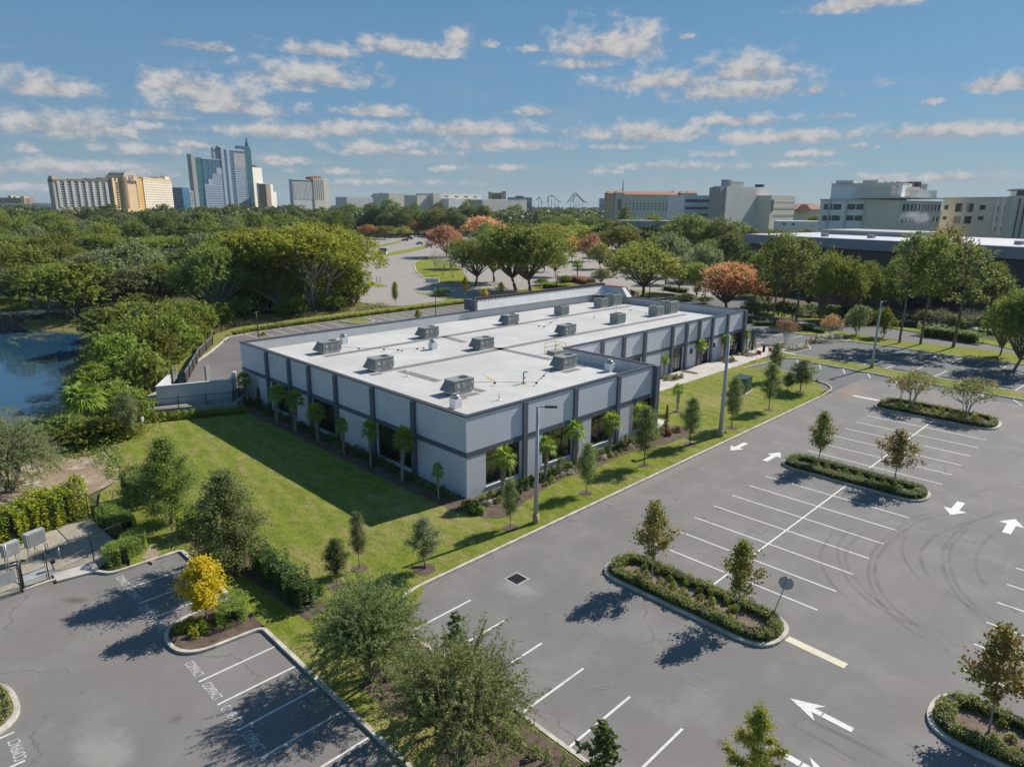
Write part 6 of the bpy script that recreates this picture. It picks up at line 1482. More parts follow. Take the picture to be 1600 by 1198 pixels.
# trees round the side lot
PN_ = [(1206, 512, 366, 64, 'pine', None, 'tall pine at the left of the roadside row'), (1243, 508, 372, 62, 'pine', None, 'tall straight pine second in the roadside row'), (1405, 536, 362, 66, 'pine', None, 'tall slender pine on the grass right of the strip lamp post'), (1438, 538, 366, 70, 'pine', 'oak2', 'tall pine in the middle of the three on the grass'), (1489, 543, 384, 84, 'pine', None, 'tall pine with a bare lower trunk nearest the right edge tree')]
for bx, by, ty, w, k, lf, lab in PN_: tpx(k, bx, by, ty, w, lab, leaf=LF[lf] if lf else None, gz=.05)
for bx, by, ty, w, lf, lab in [(1284, 505, 384, 66, 'oak2', 'oak with a forked trunk behind the crape myrtle planters'), (1314, 503, 397, 70, 'oak2', 'broad oak right behind the thin grey lamp post'), (1346, 500, 404, 52, 'oak', 'smaller oak in the shade behind the shrubby trees'), (1455, 492, 342, 108, 'maple_brown', 'tall bronze-tinged oak rising over the long white roof'), (1225, 490, 358, 74, 'oak', 'oak with grey-green crown hiding the end of the long roof'),
        (1540, 500, 406, 60, 'oak', 'dark oak under the right part of the long roof'), (1586, 575, 440, 92, 'oak', 'dense round tree at the right edge beside the side lot'), (1562, 556, 446, 60, 'dark', 'dark low-branched tree left of the dense edge tree'), (1378, 498, 406, 56, 'oak', 'oak in the shade behind the tall slender pine')]:
    tpx('round' if bx > 1550 else 'oakfine', bx, by, ty, w, lab, leaf=LF[lf], gz=0)
row(1180, 1640, 9, 478, 418, 62, [('dark', 'oak'), ('oak', 'oak'), ('dark', 'dark')], 'dark tree in the shady grove before the long white-roofed building', 'trees of the shady grove', jx=12, name='grove_tree')
row(1200, 1620, 7, 455, 416, 54, [('dark', 'dark'), ('dark', 'oak')], 'dark tree in the shady grove before the long white-roofed building', 'trees of the shady grove', jx=12, name='grove_tree')
for i, (bx, by) in enumerate([(1466, 512), (1512, 514), (1532, 518)]): tpx('bare', bx, by, 478 + i * 2, 44, 'leafless pale crape myrtle beyond the cross road', group='leafless crape myrtles', name='crape_myrtle')
for bx, by, ty, w, lf, lab in [(1333, 392, 332, 34, 'oak', 'round tree before the hospital windows'), (1380, 396, 346, 36, 'dark', 'small round tree at the hospital corner'), (1265, 388, 334, 30, 'olive2', 'open-crowned tree before the orange tiled roofs'), (1295, 394, 346, 30, 'oak', 'small tree left of the round one at the hospital'), (1530, 402, 362, 54, 'yellow_oak', 'yellow-green tree before the cream hospital wing'), (1575, 404, 364, 54, 'yellow_oak', 'yellow-green tree at the right end of the cream wing'), (975, 365, 320, 22, 'oak', 'palm-like tree at the left corner of the orange-roofed hotel')]:
    tpx('oak', bx, by, ty, w, lab, leaf=LF[lf])
for bx, by, ty, w, lf, lab in [(868, 432, 386, 40, 'oak2', 'small green tree left of the round palm'), (940, 446, 418, 30, 'myrtle', 'shrubby tree right of the round palm'), (958, 432, 392, 40, 'oak2', 'green tree between the round palm and the lone oak'), (1058, 458, 398, 56, 'grey', 'grey-green tree right behind the lone spreading oak'), (1088, 464, 408, 52, 'oak2', 'green tree between the lone oak and the coral-red one'), (1040, 444, 392, 50, 'oak', 'dark tree peeping over the lone spreading oak'), (985, 420, 376, 46, 'oak', 'dark tree left of the lone spreading oak top'),
        (938, 420, 378, 40, 'yellow_oak', 'yellow-green tree right of the red-orange one'), (868, 408, 366, 44, 'oak2', 'green tree left of the two orange-topped ones'), (1105, 426, 372, 58, 'oak', 'dark oak above the coral-red tree'), (1022, 424, 366, 50, 'oak2', 'round green oak over the lone spreading oak'), (850, 424, 380, 46, 'oak2', 'green tree hard against the big pair of oaks'), (1192, 462, 384, 54, 'oak2', 'oak right of the coral-red tree'), (1170, 455, 390, 50, 'dark', 'dark oak right behind the coral-red tree')]:
    tpx('oakfine', bx, by, ty, w, lab, leaf=LF[lf])
row(950, 1100, 6, 393, 345, 46, W2[:5] + [('oak', 'yellow_oak')], 'oak of the wood beyond the middle car park', 'trees of the wood beyond the middle car park', name='wood_tree')
row(970, 1080, 5, 352, 334, 30, W3[:4], 'dark tree far off before the orange-roofed hotel', 'far trees before the orange-roofed hotel', name='wood_tree')
row(1165, 1290, 6, 408, 352, 44, W2[:5], 'tree before the low white block and orange tiled roofs', 'trees before the low white block', name='wood_tree')
for i in range(22): tpx('bush', 1175 + i * 21 + random.uniform(-8, 8), 492 + i * 1.3 + random.uniform(-4, 4), 468 + i * 1.3 + random.uniform(-5, 3), 36, 'dark bush in the shade under the roadside trees', group='bushes under the roadside trees', leaf=LF['dark'] if i % 3 else LF['oak'], name='shade_bush', cat='bush')
for i, (bx, by) in enumerate([(690, 462), (845, 446), (880, 442), (930, 452), (960, 458), (1075, 470), (1100, 474), (985, 464)]): tpx('bush', bx, by, by - 12, 26, 'low shrub on the verges beyond the building', group='shrubs on the verges beyond the building', leaf=LF['shrub_green'], name='verge_shrub', cat='shrub')
# hedges and scrub in the middle distance
def hpx(pts, w, h, lf, label, z=.05, leaf=.2, dens=60, lump=.2, name='hedge'): hedge(name, label, GP(pts, z), w, h, LF[lf], leaf, dens, z=z, lump=lump)
hedge('hedge', 'long yellow-green hedge along the back of the rear bays', [(-107.0, 43.6), (-108.6, 48), (-109.5, 60), (-110.0, 80), (-110.1, 99)], 1.1, .55, LF['clusia'], .16, 110, z=1.05, lump=.16)
hpx([(845, 449), (880, 452), (925, 456)], 2.2, 1.3, 'clusia', 'yellow-green bushes beyond the red mansard')
hpx([(1432, 522), (1485, 529), (1536, 537)], 2.0, 1.6, 'box', 'clipped hedge along the far side of the cross road')
hpx([(1175, 508), (1210, 508), (1265, 517), (1290, 521)], .9, .7, 'shrub_green', 'low hedge behind the accessible bays')
hpx([(870, 440), (905, 440), (925, 447)], 3, 1.5, 'russet', 'reddish scrub beneath the small round palm')
hpx([(1035, 452), (1075, 458)], 2, 1.0, 'dark', 'dark hedge right of the lone spreading oak')
undergrowth('undergrowth', [GP([(262, 520), (330, 500), (450, 492), (560, 476), (610, 480), (560, 494), (440, 512), (345, 524)])], 1500, 1.6, LF['weeds'], .3, 'weedy scrub at the foot of the pale-trunked trees')
undergrowth('undergrowth', [GP([(0, 745), (60, 730), (110, 690), (165, 700), (190, 695), (130, 715), (60, 752), (0, 770)]), [(-90, -40), (-76, -40), (-70, 5), (-76, 18), (-90, 18)]], 1500, 1.1, LF['bank'], .22, 'bright weeds along the near shore of the lake', zf=ground_z, seed=8)
undergrowth('undergrowth', [GP([(100, 720), (165, 700), (215, 690), (262, 640), (262, 590), (330, 520), (290, 500), (160, 530), (128, 620)])], 2200, 1.7, LF['bank'], .26, 'tangled low growth between the bank bushes', zf=ground_z, seed=9)
undergrowth('undergrowth', [[(-66.5, 15.6), (-57.5, 14.6), (-57.2, 12.8), (-66.8, 13.2)], [(-70, 11), (-67, 16), (-65.5, 14), (-67.5, 9), (-69, 0), (-71, 0)]], 420, .45, LF['straw'], .2, 'dry weeds along the ragged edge of the bare bank', z=.03, seed=14)
undergrowth('marsh_grass', [GP([(-30, 486), (40, 482), (46, 472), (30, 464), (-30, 466)], ZL)], 1500, .9, LF['reed'], .35, 'bright marsh grass at the far end of the lake', cat='marsh grass', z=ZL, seed=10)
undergrowth('marsh_grass', [GP([(40, 515), (130, 522), (145, 505), (90, 497), (40, 503)], ZL), GP([(30, 690), (100, 652), (118, 632), (126, 650), (95, 680), (40, 705)], ZL)], 900, .5, LF['weeds'], .25, 'pale reeds standing in the shallows of the lake', cat='marsh grass', z=ZL, seed=12)
def tufts(poly, n, h, lf, size, label, seed): undergrowth('grass', [poly], n, h, LF[lf], size, label, cat='grass', z=.1, seed=seed, clump=7, aspect=.16)

# ------------------------------------------------------------------ far buildings
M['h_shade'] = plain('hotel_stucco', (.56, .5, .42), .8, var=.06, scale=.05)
M['h_tan'] = plain('tan_stucco', (.6, .44, .25), .8, var=.06, scale=.05)
M['h_orange'] = plain('orange_stucco', (.62, .36, .1), .8, var=.06, scale=.05)
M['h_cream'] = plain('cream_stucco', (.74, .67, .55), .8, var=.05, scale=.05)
M['h_brown'] = plain('brown_cornice', (.26, .19, .14), .8, var=.06, scale=.05)
M['h_grey'] = plain('grey_concrete', (.6, .59, .58), .8, var=.07, scale=.08)
M['h_dkgrey'] = plain('dark_grey_concrete', (.38, .37, .36), .8, var=.08, scale=.08)
M['h_white'] = plain('white_concrete', (.76, .75, .73), .8, var=.05, scale=.08)
M['h_beige'] = plain('beige_concrete', (.66, .6, .52), .8, var=.06, scale=.08)
M['h_step'] = plain('bluish_panel', (.34, .4, .48), .6, var=.05, scale=.05)
M['h_roof'] = plain('pale_flat_roof', (.5, .5, .52), .8, var=.08, scale=.15, fine=.15)
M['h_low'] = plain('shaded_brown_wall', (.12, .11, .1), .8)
M['h_front'] = plain('pale_render', (.84, .82, .79), .8, var=.04, scale=.1)
M['tile'] = plain('orange_roof_tiles', (.42, .17, .09), .8, var=.15, scale=.4)
M['teal'] = glassmat('teal_glass', (.03, .14, .16), .12, 1.6, .35)
M['blueglass'] = glassmat('blue_glass', (.035, .12, .22), .12, 1.6, .3)
M['darkwin'] = glassmat('dark_window', (.035, .04, .045), .1, 1.6)
M['greenwin'] = glassmat('greenish_window', (.03, .07, .07), .1, 1.7)
M['steel_blue'] = plain('teal_steel', (.05, .16, .2), .5)
M['low_grey'] = plain('blue_grey_fascia', (.27, .295, .35), .6, var=.06, scale=.1)
WIN = {}
class FB:
    def __init__(s, name, label, x0, d0, x1, d1, cat='building', group=None):
        s.A = Vector(WD(x0, d0)); s.B = Vector(WD(x1, d1)); s.u = (s.B - s.A).normalized(); s.L = (s.B - s.A).length
        s.rz = math.atan2(s.u.y, s.u.x); s.t = thing(name, label, cat, (s.A.x, s.A.y, 0), s.rz, group)
    def s(s_, x):
        v = Vector(WD(x, 100.)); n = Vector((-s_.u.y, s_.u.x)); return (v * ((s_.A @ n) / (v @ n)) - s_.A) @ s_.u
    def z(s_, x, y):
        p = s_.A + s_.u * s_.s(x); return ZT(p.x, p.y, y)
    def box(s_, part, m, xa, xb, yt, y0=0., dep=18., zb=-.2, parent=None, over=0.):
        a, b = s_.s(xa), s_.s(xb); z = s_.z((xa + xb) / 2, yt)
        zb = zb if not isinstance(zb, tuple) else s_.z((xa + xb) / 2, zb[0])
        return MB().box(a - over, b + over, y0 - over, y0 + dep + over, zb, z).build(part, M[m], parent or s_.t)
    def wins(s_, xa, xb, ya, yb, cols, rows, fw=.6, fh=.6, m='darkwin', y0=0., part='window', proud=.06):
        a, b = s_.s(xa), s_.s(xb); xm = (xa + xb) / 2; z1, z0 = s_.z(xm, ya), s_.z(xm, yb)
        w = (b - a) / cols * fw; h = (z1 - z0) / rows * fh; key = (round(w, 3), round(h, 3), m)
        if key not in WIN: WIN[key] = MB().box(-w / 2, w / 2, -proud, proud, -h / 2, h / 2).mesh('window', M[m])
        rest = MB(); k = getattr(s_, 'count', 0)
        for r in range(rows):
            for c in range(cols):
                x = a + (b - a) * (c + .5) / cols; z = z0 + (z1 - z0) * (r + .5) / rows
                if k < 96: inst(part, WIN[key], s_.t, (x, y0, z))
                else: rest.box(x - w / 2, x + w / 2, y0 - proud, y0 + proud, z - h / 2, z + h / 2)
                k += 1
        s_.count = k
        if rest.v: tag(rest.build(part, M[m], s_.t), kind='stuff')
    def bands(s_, xa, xb, ya, yb, n, f, m, part='window_band', y0=0., proud=.08):
        a, b = s_.s(xa), s_.s(xb); xm = (xa + xb) / 2; z1, z0 = s_.z(xm, ya), s_.z(xm, yb); h = (z1 - z0) / n
        for i in range(n): MB().box(a, b, y0 - proud, y0 + proud, z0 + h * (i + .5 - f / 2), z0 + h * (i + .5 + f / 2)).build(part, M[m], s_.t)
    def ribs(s_, xa, xb, ya, yb, n, f, m, part='rib', y0=0., proud=.3):
        a, b = s_.s(xa), s_.s(xb); xm = (xa + xb) / 2; z1, z0 = s_.z(xm, ya), s_.z(xm, yb); w = (b - a) / n
        for i in range(n): MB().box(a + w * (i + .5 - f / 2), a + w * (i + .5 + f / 2), y0 - proud, y0 + proud, z0, z1).build(part, M[m], s_.t)

# tan hotel, two wings and a domed middle
b = FB('hotel', 'wide tan hotel, shaded left wing, domed sign tower and bright right wing', 87, 604, 186, 650)
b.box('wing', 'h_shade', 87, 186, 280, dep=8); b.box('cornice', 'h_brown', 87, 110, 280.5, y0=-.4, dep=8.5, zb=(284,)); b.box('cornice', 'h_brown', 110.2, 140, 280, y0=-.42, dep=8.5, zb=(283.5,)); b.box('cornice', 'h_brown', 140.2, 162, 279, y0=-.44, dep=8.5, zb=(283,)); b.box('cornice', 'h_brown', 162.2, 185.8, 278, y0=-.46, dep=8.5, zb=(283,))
b.ribs(90, 185, 284, 324, 9, .42, 'h_grey', 'pier', proud=.5); b.wins(90 + 5, 185 + 5, 284, 324, 9, 11, .42, .55, 'darkwin'); b.box('corner_turret', 'h_tan', 88, 96, 275, y0=1, dep=6, zb=(281,))
hw = b
r = FB('tmp', 'x', 228, 690, 271.5, 760)
def sub(fb, parent):           # move a wing's parts under the first wing's thing
    bpy.context.view_layer.update()
    m = fb.t.matrix_basis.copy(); inv = parent.matrix_basis.inverted()
    for c in list(fb.t.children):
        c.parent = parent; c.matrix_basis = inv @ m @ c.matrix_basis
    bpy.data.objects.remove(fb.t)
r.count = 60
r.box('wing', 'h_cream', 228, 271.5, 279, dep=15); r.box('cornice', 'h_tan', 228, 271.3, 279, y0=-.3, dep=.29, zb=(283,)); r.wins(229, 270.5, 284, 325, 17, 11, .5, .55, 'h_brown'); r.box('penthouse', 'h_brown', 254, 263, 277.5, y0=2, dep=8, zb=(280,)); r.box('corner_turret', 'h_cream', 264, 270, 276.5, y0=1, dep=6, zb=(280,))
sub(r, hw.t)
c = FB('tmp', 'x', 183, 645, 229, 690); c.count = 200
c.box('tower', 'h_tan', 183, 195, 278.5, y0=2, dep=14); c.box('tower', 'h_tan', 195.1, 217, 275, y0=-2, dep=18); c.box('tower', 'h_orange', 217.1, 229, 279, y0=1.5, dep=14)
c.ribs(195.5, 199.5, 276, 325, 1, .8, 'h_brown', 'pilaster', y0=-2, proud=.5); c.wins(187, 193, 284, 325, 1, 11, .4, .5, 'darkwin', y0=2); c.wins(212, 216, 283, 325, 1, 11, .5, .5, 'darkwin', y0=-2); 
a0, a1 = c.s(195.1), c.s(217); zt = c.z(206, 275); zp = c.z(206, 267.5); am = (a0 + a1) / 2; w = (a1 - a0) / 2
m = MB(); pr = [(am - w, zt), (am - w * .82, zt + (zp - zt) * .55), (am - w * .45, zp), (am + w * .45, zp), (am + w * .82, zt + (zp - zt) * .55), (am + w, zt)]
m.add([(x, y, z) for y in (-2.2, 14) for x, z in pr], [tuple(range(6)), tuple(range(11, 5, -1))] + [(i, 6 + i, 6 + (i + 1) % 6, (i + 1) % 6) for i in range(6)]); m.build('dome', M['h_dkgrey'], c.t)
m = MB(); 
for i in range(14):
    p, q = 2 * math.pi * i / 14, 2 * math.pi * (i + 1) / 14; R_ = 3.1; zc = c.z(206, 279)
    m.tube([(am + R_ * math.cos(p), -2.35, zc + R_ * math.sin(p)), (am + R_ * math.cos(q), -2.35, zc + R_ * math.sin(q))], .4, 4)
m.box(am - 1.1, am - .5, -2.5, -2.3, zc - 1.8, zc + 1.8); m.box(am - .5, am + 1.2, -2.5, -2.3, zc + .9, zc + 1.8); m.box(am + .6, am + 1.2, -2.5, -2.3, zc, zc + .9); m.box(am - .5, am + 1.2, -2.5, -2.3, zc - .5, zc); m.build('emblem', M['h_dkgrey'], c.t)
cu = bpy.data.curves.new('w', 'FONT'); cu.body = 'ROSEN'; cu.size = 4.6; cu.align_x = 'CENTER'; cu.extrude = .12; o = bpy.data.objects.new('w', cu); COL.objects.link(o)
me = bpy.data.meshes.new_from_object(o.evaluated_get(bpy.context.evaluated_depsgraph_get())); bpy.data.objects.remove(o); me.transform(Matrix.Rotation(math.pi / 2, 4, 'X')); me.materials.clear(); me.materials.append(M['bronze']); inst('sign_lettering', me, c.t, (am, -2.35, c.z(206, 287)))
sub(c, hw.t)
# stepped blue glass tower
b = FB('tower_hotel', 'tall stepped blue glass tower with a spire, rising left of the flat-roofed hotel', 307, 1120, 399, 1222)
b.box('end_wall', 'h_dkgrey', 306, 312, 241, dep=10); b.box('glass_wing', 'teal', 312.1, 322, 246, y0=1, dep=8); b.box('main_wing', 'blueglass', 322.1, 352, 249.5, y0=.5, dep=8)
b.box('top_rail', 'h_step', 322.2, 352, 248, y0=0, dep=2, zb=(249.5,)); b.box('high_wing', 'h_step', 352.1, 365, 230, y0=-1, dep=10); b.box('slab', 'h_step', 343, 352, 230.5, y0=3, dep=5, zb=(249,)); b.box('cap', 'h_grey', 349.5, 359, 228.7, y0=-.8, dep=8, zb=(230.4,))
b.box('right_wing', 'h_step', 365.1, 390, 233, y0=0, dep=8); b.box('glass_top', 'blueglass', 366, 390, 236, y0=-.4, dep=.35, zb=(239,)); b.box('glass_end', 'teal', 390.1, 398.5, 233, y0=-.6, dep=8); b.box('crown', 'teal', 380, 398, 228.5, y0=1, dep=7, zb=(232.9,))
for i, (xa, xb, yt) in enumerate([(322.5, 329, 288), (329.1, 336, 280), (336.1, 343, 271.5), (343.1, 351.8, 262.5)]): b.box('step_panel', 'h_step', xa, xb, yt, y0=-.3, dep=.7)
b.bands(312.3, 321.8, 247, 324, 18, .25, 'steel_blue', 'floor_line', y0=1, proud=.15); b.bands(322.4, 351.8, 250, 300, 14, .12, 'steel_blue', 'floor_line', y0=.5, proud=.12); b.ribs(322.3, 351.9, 250, 300, 4, .05, 'h_step', 'mullion', y0=.5, proud=.3)
b.bands(357, 360.5, 234, 324, 1, 1., 'blueglass', 'stair_glass', y0=-1, proud=.2); b.bands(366, 371, 239, 324, 22, .7, 'blueglass', 'glass_strip', proud=.3); b.bands(372, 388.5, 239, 262, 1, 1, 'h_dkgrey', 'dark_panel', proud=.25); b.bands(390.3, 398.3, 236, 324, 26, .18, 'steel_blue', 'floor_line', y0=-.6, proud=.2)
b.wins(373, 388, 263, 324, 7, 17, .55, .45, 'blueglass', y0=0); b.wins(323, 351.5, 290, 324, 12, 9, .5, .45, 'blueglass', y0=-.3); b.wins(337, 351.5, 272, 290, 6, 5, .5, .45, 'blueglass', y0=-.3); b.bands(371.5, 372, 238, 324, 1, 1, 'h_step', 'edge_strip', proud=.5); b.bands(388.6, 389.4, 238, 324, 1, 1, 'h_step', 'edge_strip', proud=.5)
a = b.s(395.6); z0, z1 = b.z(395.6, 229), b.z(395.6, 214.5); MB().tube([(a, 4, z0), (a + .6, 4, z1)], [3.0, .9], 4).build('spire', M['teal'], b.t)
b = FB('office_tower', 'stepped cream office tower right behind the blue glass tower', 398, 1240, 417, 1290); b.box('tower', 'h_beige', 398, 413.5, 262, dep=20); b.box('step', 'h_beige', 404, 417, 286, y0=-3, dep=20); b.box('cap', 'bronze', 403, 409, 258.5, y0=4, dep=8, zb=(261.9,)); b.bands(399, 413.2, 263, 286, 9, .35, 'h_white'); b.bands(404.5, 416.5, 288, 320, 10, .35, 'h_white', y0=-3)
b = FB('office_block', 'low stepped cream block at the foot of the cream office tower', 417.5, 1200, 433, 1240); b.box('block', 'h_brown', 417.5, 424.5, 287.5, dep=14); b.box('block', 'h_cream', 424.6, 428.5, 288, dep=14); b.box('block', 'h_cream', 428.6, 433, 300, dep=14); b.bands(424.8, 428.3, 290, 320, 8, .35, 'h_white'); b.bands(428.8, 432.8, 301, 320, 5, .35, 'h_white')
b = FB('office_block', 'small teal glass block between the tan hotel and the blue tower', 270, 900, 288, 900); b.box('block', 'blueglass', 270, 287, 293, dep=20); b.bands(270.2, 286.8, 294, 322, 8, .2, 'h_dkgrey')
b = FB('office_block', 'small white block left of the foot of the blue tower', 288.5, 1000, 303, 1010); b.box('block', 'h_white', 289, 304, 298, dep=20); b.wins(290, 303, 300, 320, 4, 5, .5, .5)
b = FB('flat_roofed_hotel', 'grey flat-roofed hotel with a red rounded roof pod', 459, 885, 516, 932); b.box('block', 'h_grey', 459, 491, 281, dep=7); b.box('block', 'h_beige', 491.1, 508, 279.5, y0=-1, dep=9); b.box('block', 'h_cream', 508.1, 516, 279.5, y0=0, dep=18); b.ribs(460, 490.5, 284, 312, 15, .4, 'h_white', 'pier'); b.bands(459.2, 490.8, 281.5, 284, 1, .8, 'bronze', 'roof_band'); b.ribs(492, 507, 281, 312, 5, .3, 'h_dkgrey', 'pier', y0=-1)
a0, a1 = b.s(488.5), b.s(505); z0, z1 = b.z(497, 280.5), b.z(497, 275.5); m = MB(); pr = [(a0, z0), (a0 + .8, z0 + (z1 - z0) * .7), (a0 + 4, z1), (a1 - 4, z1), (a1 - .8, z0 + (z1 - z0) * .7), (a1, z0)]; m.add([(x, y, z) for y in (0, 12) for x, z in pr], [tuple(range(6)), tuple(range(11, 5, -1))] + [(i, 6 + i, 6 + (i + 1) % 6, (i + 1) % 6) for i in range(6)]); m.build('roof_pod', M['tile'], b.t)
b = FB('palace_hotel', 'low brownish turreted hotel at the far left of the skyline', 0, 1500, 48, 1500); b.box('block', 'h_brown', -10, 40, 309, dep=30); b.box('turret', 'h_tan', 12, 17, 305.5, y0=4, dep=12); b.box('turret', 'h_tan', 20, 24, 307, y0=4, dep=12); b.box('turret', 'h_tan', 34, 40, 307, y0=-2, dep=16); b.wins(-8, 34, 311, 319, 16, 3, .5, .5)
b = FB('low_hall', 'long low pale roof at the far left above the woods', 0, 1100, 90, 1100); b.box('wall', 'h_white', -10, 84, 318.5, dep=30)
b = FB('exhibition_hall', 'long pale exhibition hall, left block with a flat blank wall', 608, 1080, 655, 1128); b.box('hall', 'h_cream', 608, 652, 302.5, dep=40); b.box('hall', 'h_white', 652.1, 657, 303, dep=40); b.bands(608.2, 651.8, 302.8, 305.5, 1, .7, 'h_beige', 'roof_band')
b = FB('exhibition_hall', 'long pale exhibition hall, right block with small dark louvres', 677, 1060, 752, 1140); b.box('hall', 'h_cream', 657.3, 677, 305.5, y0=8, dep=30); b.box('hall', 'h_beige', 677.2, 752, 303, dep=40); b.box('lower_hall', 'h_white', 690, 780, 311, y0=-16, dep=15.5); b.wins(690, 750, 306, 309, 4, 1, .4, .6)
b = FB('exhibition_hall', 'low wide grey hall stretching left of the pale blocks', 540, 1130, 608, 1200); b.box('hall', 'h_grey', 542, 607.5, 308.5, dep=30)
b = FB('exhibition_hall', 'cream low building in front of the pale halls', 752, 760, 822, 815); b.box('wing', 'h_beige', 754, 779, 312.5, dep=20); b.box('wing', 'h_grey', 779.1, 812, 313.5, dep=20); b.box('wing', 'h_beige', 812.1, 823, 312, dep=20)
b = FB('turreted_hotel', 'brown hotel with two rounded turrets above the cream building', 763, 1300, 790, 1300); b.box('block', 'h_brown', 765, 788, 301.5, dep=20); b.box('turret', 'h_tan', 763, 769, 300, y0=-2, dep=8); b.box('turret', 'h_tan', 783, 790.5, 299, y0=-2, dep=8); b.wins(769.5, 782.5, 303, 312, 5, 4, .5, .5)
b = FB('castle_like_building', 'tiny grey spired building on the horizon beyond the halls', 580, 2400, 596, 2400); b.box('block', 'h_dkgrey', 580, 598, 305, dep=20); b.box('turret', 'h_dkgrey', 595, 597.5, 300.5, y0=2, dep=8); b.box('turret', 'h_dkgrey', 587, 591, 303, y0=2, dep=8)
b = FB('office_block', 'bluish low office block left of the roller coaster', 793, 1500, 832, 1500); b.box('block', 'blueglass', 793, 831, 308.5, dep=20); b.box('step', 'blueglass', 805, 818, 306, y0=3, dep=12); b.bands(793.2, 830.8, 309.5, 318, 3, .3, 'h_grey')
b = FB('office_block', 'tiny bluish block between the coaster and the orange-roofed hotel', 936, 1700, 948, 1700); b.box('block', 'blueglass', 937, 948, 310, dep=20); b.bands(937.2, 947.8, 311, 319, 3, .3, 'h_grey')
# roller coaster
P0 = WD(877, 1900.); t = thing('roller_coaster', 'blue-green steel roller coaster loops on the horizon', 'roller coaster', (*P0, 0)); b = FB('tmp', 'x', 830, 1900, 920, 1900)
o0 = Vector(P0)
def cp(x, y):
    s = b.s(x); p = b.A + b.u * s; return (p.x - P0[0], p.y - P0[1], ZT(p.x, p.y, y))
for pts, pn in (([(838, 313), (842, 308), (845, 309), (847, 316), (852, 317)], 'track'), ([(855, 317), (856, 308), (861, 305.5), (866, 307), (870, 312), (876, 316)], 'track'), ([(886, 317), (891, 310), (896, 302.5), (900, 302), (905, 306), (911, 313), (918, 317)], 'track'), ([(893, 316), (897, 307), (901, 305), (906, 310), (913, 316)], 'track')):
    MB().tube([cp(*p) for p in pts], 1.3, 5).build(pn, M['steel_blue'], t)
for x, y in ((842, 308), (846, 312), (857, 307), (862, 306), (867, 308.5), (872, 313), (891, 310), (896, 303), (900, 302.5), (905, 306.5), (910, 312)):
    q = cp(x, y); MB().tube([(q[0], q[1], 0), q], .7, 4).build('support', M['steel_blue'], t)
bpy.data.objects.remove(b.t)
# orange-roofed hotel
b = FB('hotel', 'cream hotel with an orange tiled roof and corner towers', 949, 590, 1085, 606); b.box('wing', 'h_cream', 957, 1070, 304.5, dep=9); b.box('tower', 'h_tan', 949, 957, 302.5, y0=-1, dep=9); b.box('tower', 'h_beige', 960, 974, 301.5, y0=-1.5, dep=8); b.box('tower', 'h_cream', 1062, 1070, 302, y0=-1, dep=8); b.box('tower', 'h_cream', 1073, 1090, 302, y0=2, dep=8)
b.ribs(963, 971, 311, 330, 1, .7, 'h_brown', 'arched_recess', y0=-1.5, proud=.4)
b.wins(975, 1062, 310.5, 316, 15, 1, .35, .7, 'h_grey'); b.wins(975, 1062, 316.5, 329, 15, 3, .35, .55, 'darkwin')
def hip(fb, xa, xb, yb, yt, y0, dep, part='roof', m='tile', ov=1.0):
    a, c = fb.s(xa) - ov, fb.s(xb) + ov; z0, z1 = fb.z((xa + xb) / 2, yb), fb.z((xa + xb) / 2, yt); k = min(dep, c - a) * .45
    y1 = y0 + dep + ov; y0 -= ov; my = (y0 + y1) / 2
    MB().add([(a, y0, z0), (c, y0, z0), (c, y1, z0), (a, y1, z0), (a + k, my, z1), (c - k, my, z1)], [(0, 1, 5, 4), (1, 2, 5), (2, 3, 4, 5), (3, 0, 4), (3, 2, 1, 0)]).build(part, M[m], fb.t)
hip(b, 957, 1070, 304.4, 299.5, 0, 9); hip(b, 949, 957, 302.4, 298.5, -1, 9); hip(b, 961, 973, 301.4, 297.5, -1.5, 8); hip(b, 1062, 1069, 301.9, 298.5, -1, 8); hip(b, 1074, 1089, 301.9, 298.2, 2, 8); hip(b, 1054, 1060, 302, 297.8, 4, 8)
q = b.s(976); z = b.z(976, 299); MB().tube([(q, 6, z), (q, 6, b.z(976, 287)), (q, 6, b.z(976, 279))], [.5, .35, .12], 6).build('mast', M['bronze'], b.t)
# white banded clinic and tall blank block
b = FB('clinic', 'white building with two dark window bands left of the blank block', 1072, 416, 1136, 424); b.box('block', 'h_white', 1069, 1135, 305.5, dep=20); b.bands(1070.5, 1133, 311.5, 316.5, 1, .85, 'darkwin'); b.bands(1070.5, 1133, 323, 328, 1, .85, 'darkwin'); b.bands(1070.5, 1133, 334, 339, 1, .85, 'darkwin'); b.ribs(1071, 1133, 312, 340, 20, .12, 'h_white', 'mullion', proud=.16)
b = FB('blank_block', 'tall grey windowless block with a small rooftop penthouse', 1126, 385, 1202, 428); b.box('block', 'h_grey', 1134, 1204, 292.5, dep=9); b.box('shaded_side_wall', 'h_dkgrey', 1128, 1133.9, 292.7, y0=1.5, dep=7); b.box('penthouse', 'h_dkgrey', 1144, 1164, 284, y0=2, dep=6, zb=(292.4,)); b.box('tank', 'h_dkgrey', 1151, 1156, 280.5, y0=6, dep=5, zb=(283.9,)); b.box('plant_box', 'bronze', 1196, 1201, 288, y0=4, dep=4, zb=(292.4,))  # left side wall: shade of the turned-away face put into a darker grey
b = FB('clinic', 'cream striped office right of the tall blank block', 1204.5, 410, 1243, 436); b.box('block', 'h_cream', 1204.5, 1242, 306, dep=20); b.bands(1209, 1241.8, 314, 317, 1, .9, 'h_grey'); b.bands(1209, 1241.8, 324.5, 328, 1, .9, 'h_dkgrey'); b.bands(1209, 1241.8, 335, 339, 1, .9, 'h_dkgrey'); b.ribs(1205, 1209, 312, 330, 1, .7, 'darkwin', 'stair_window')
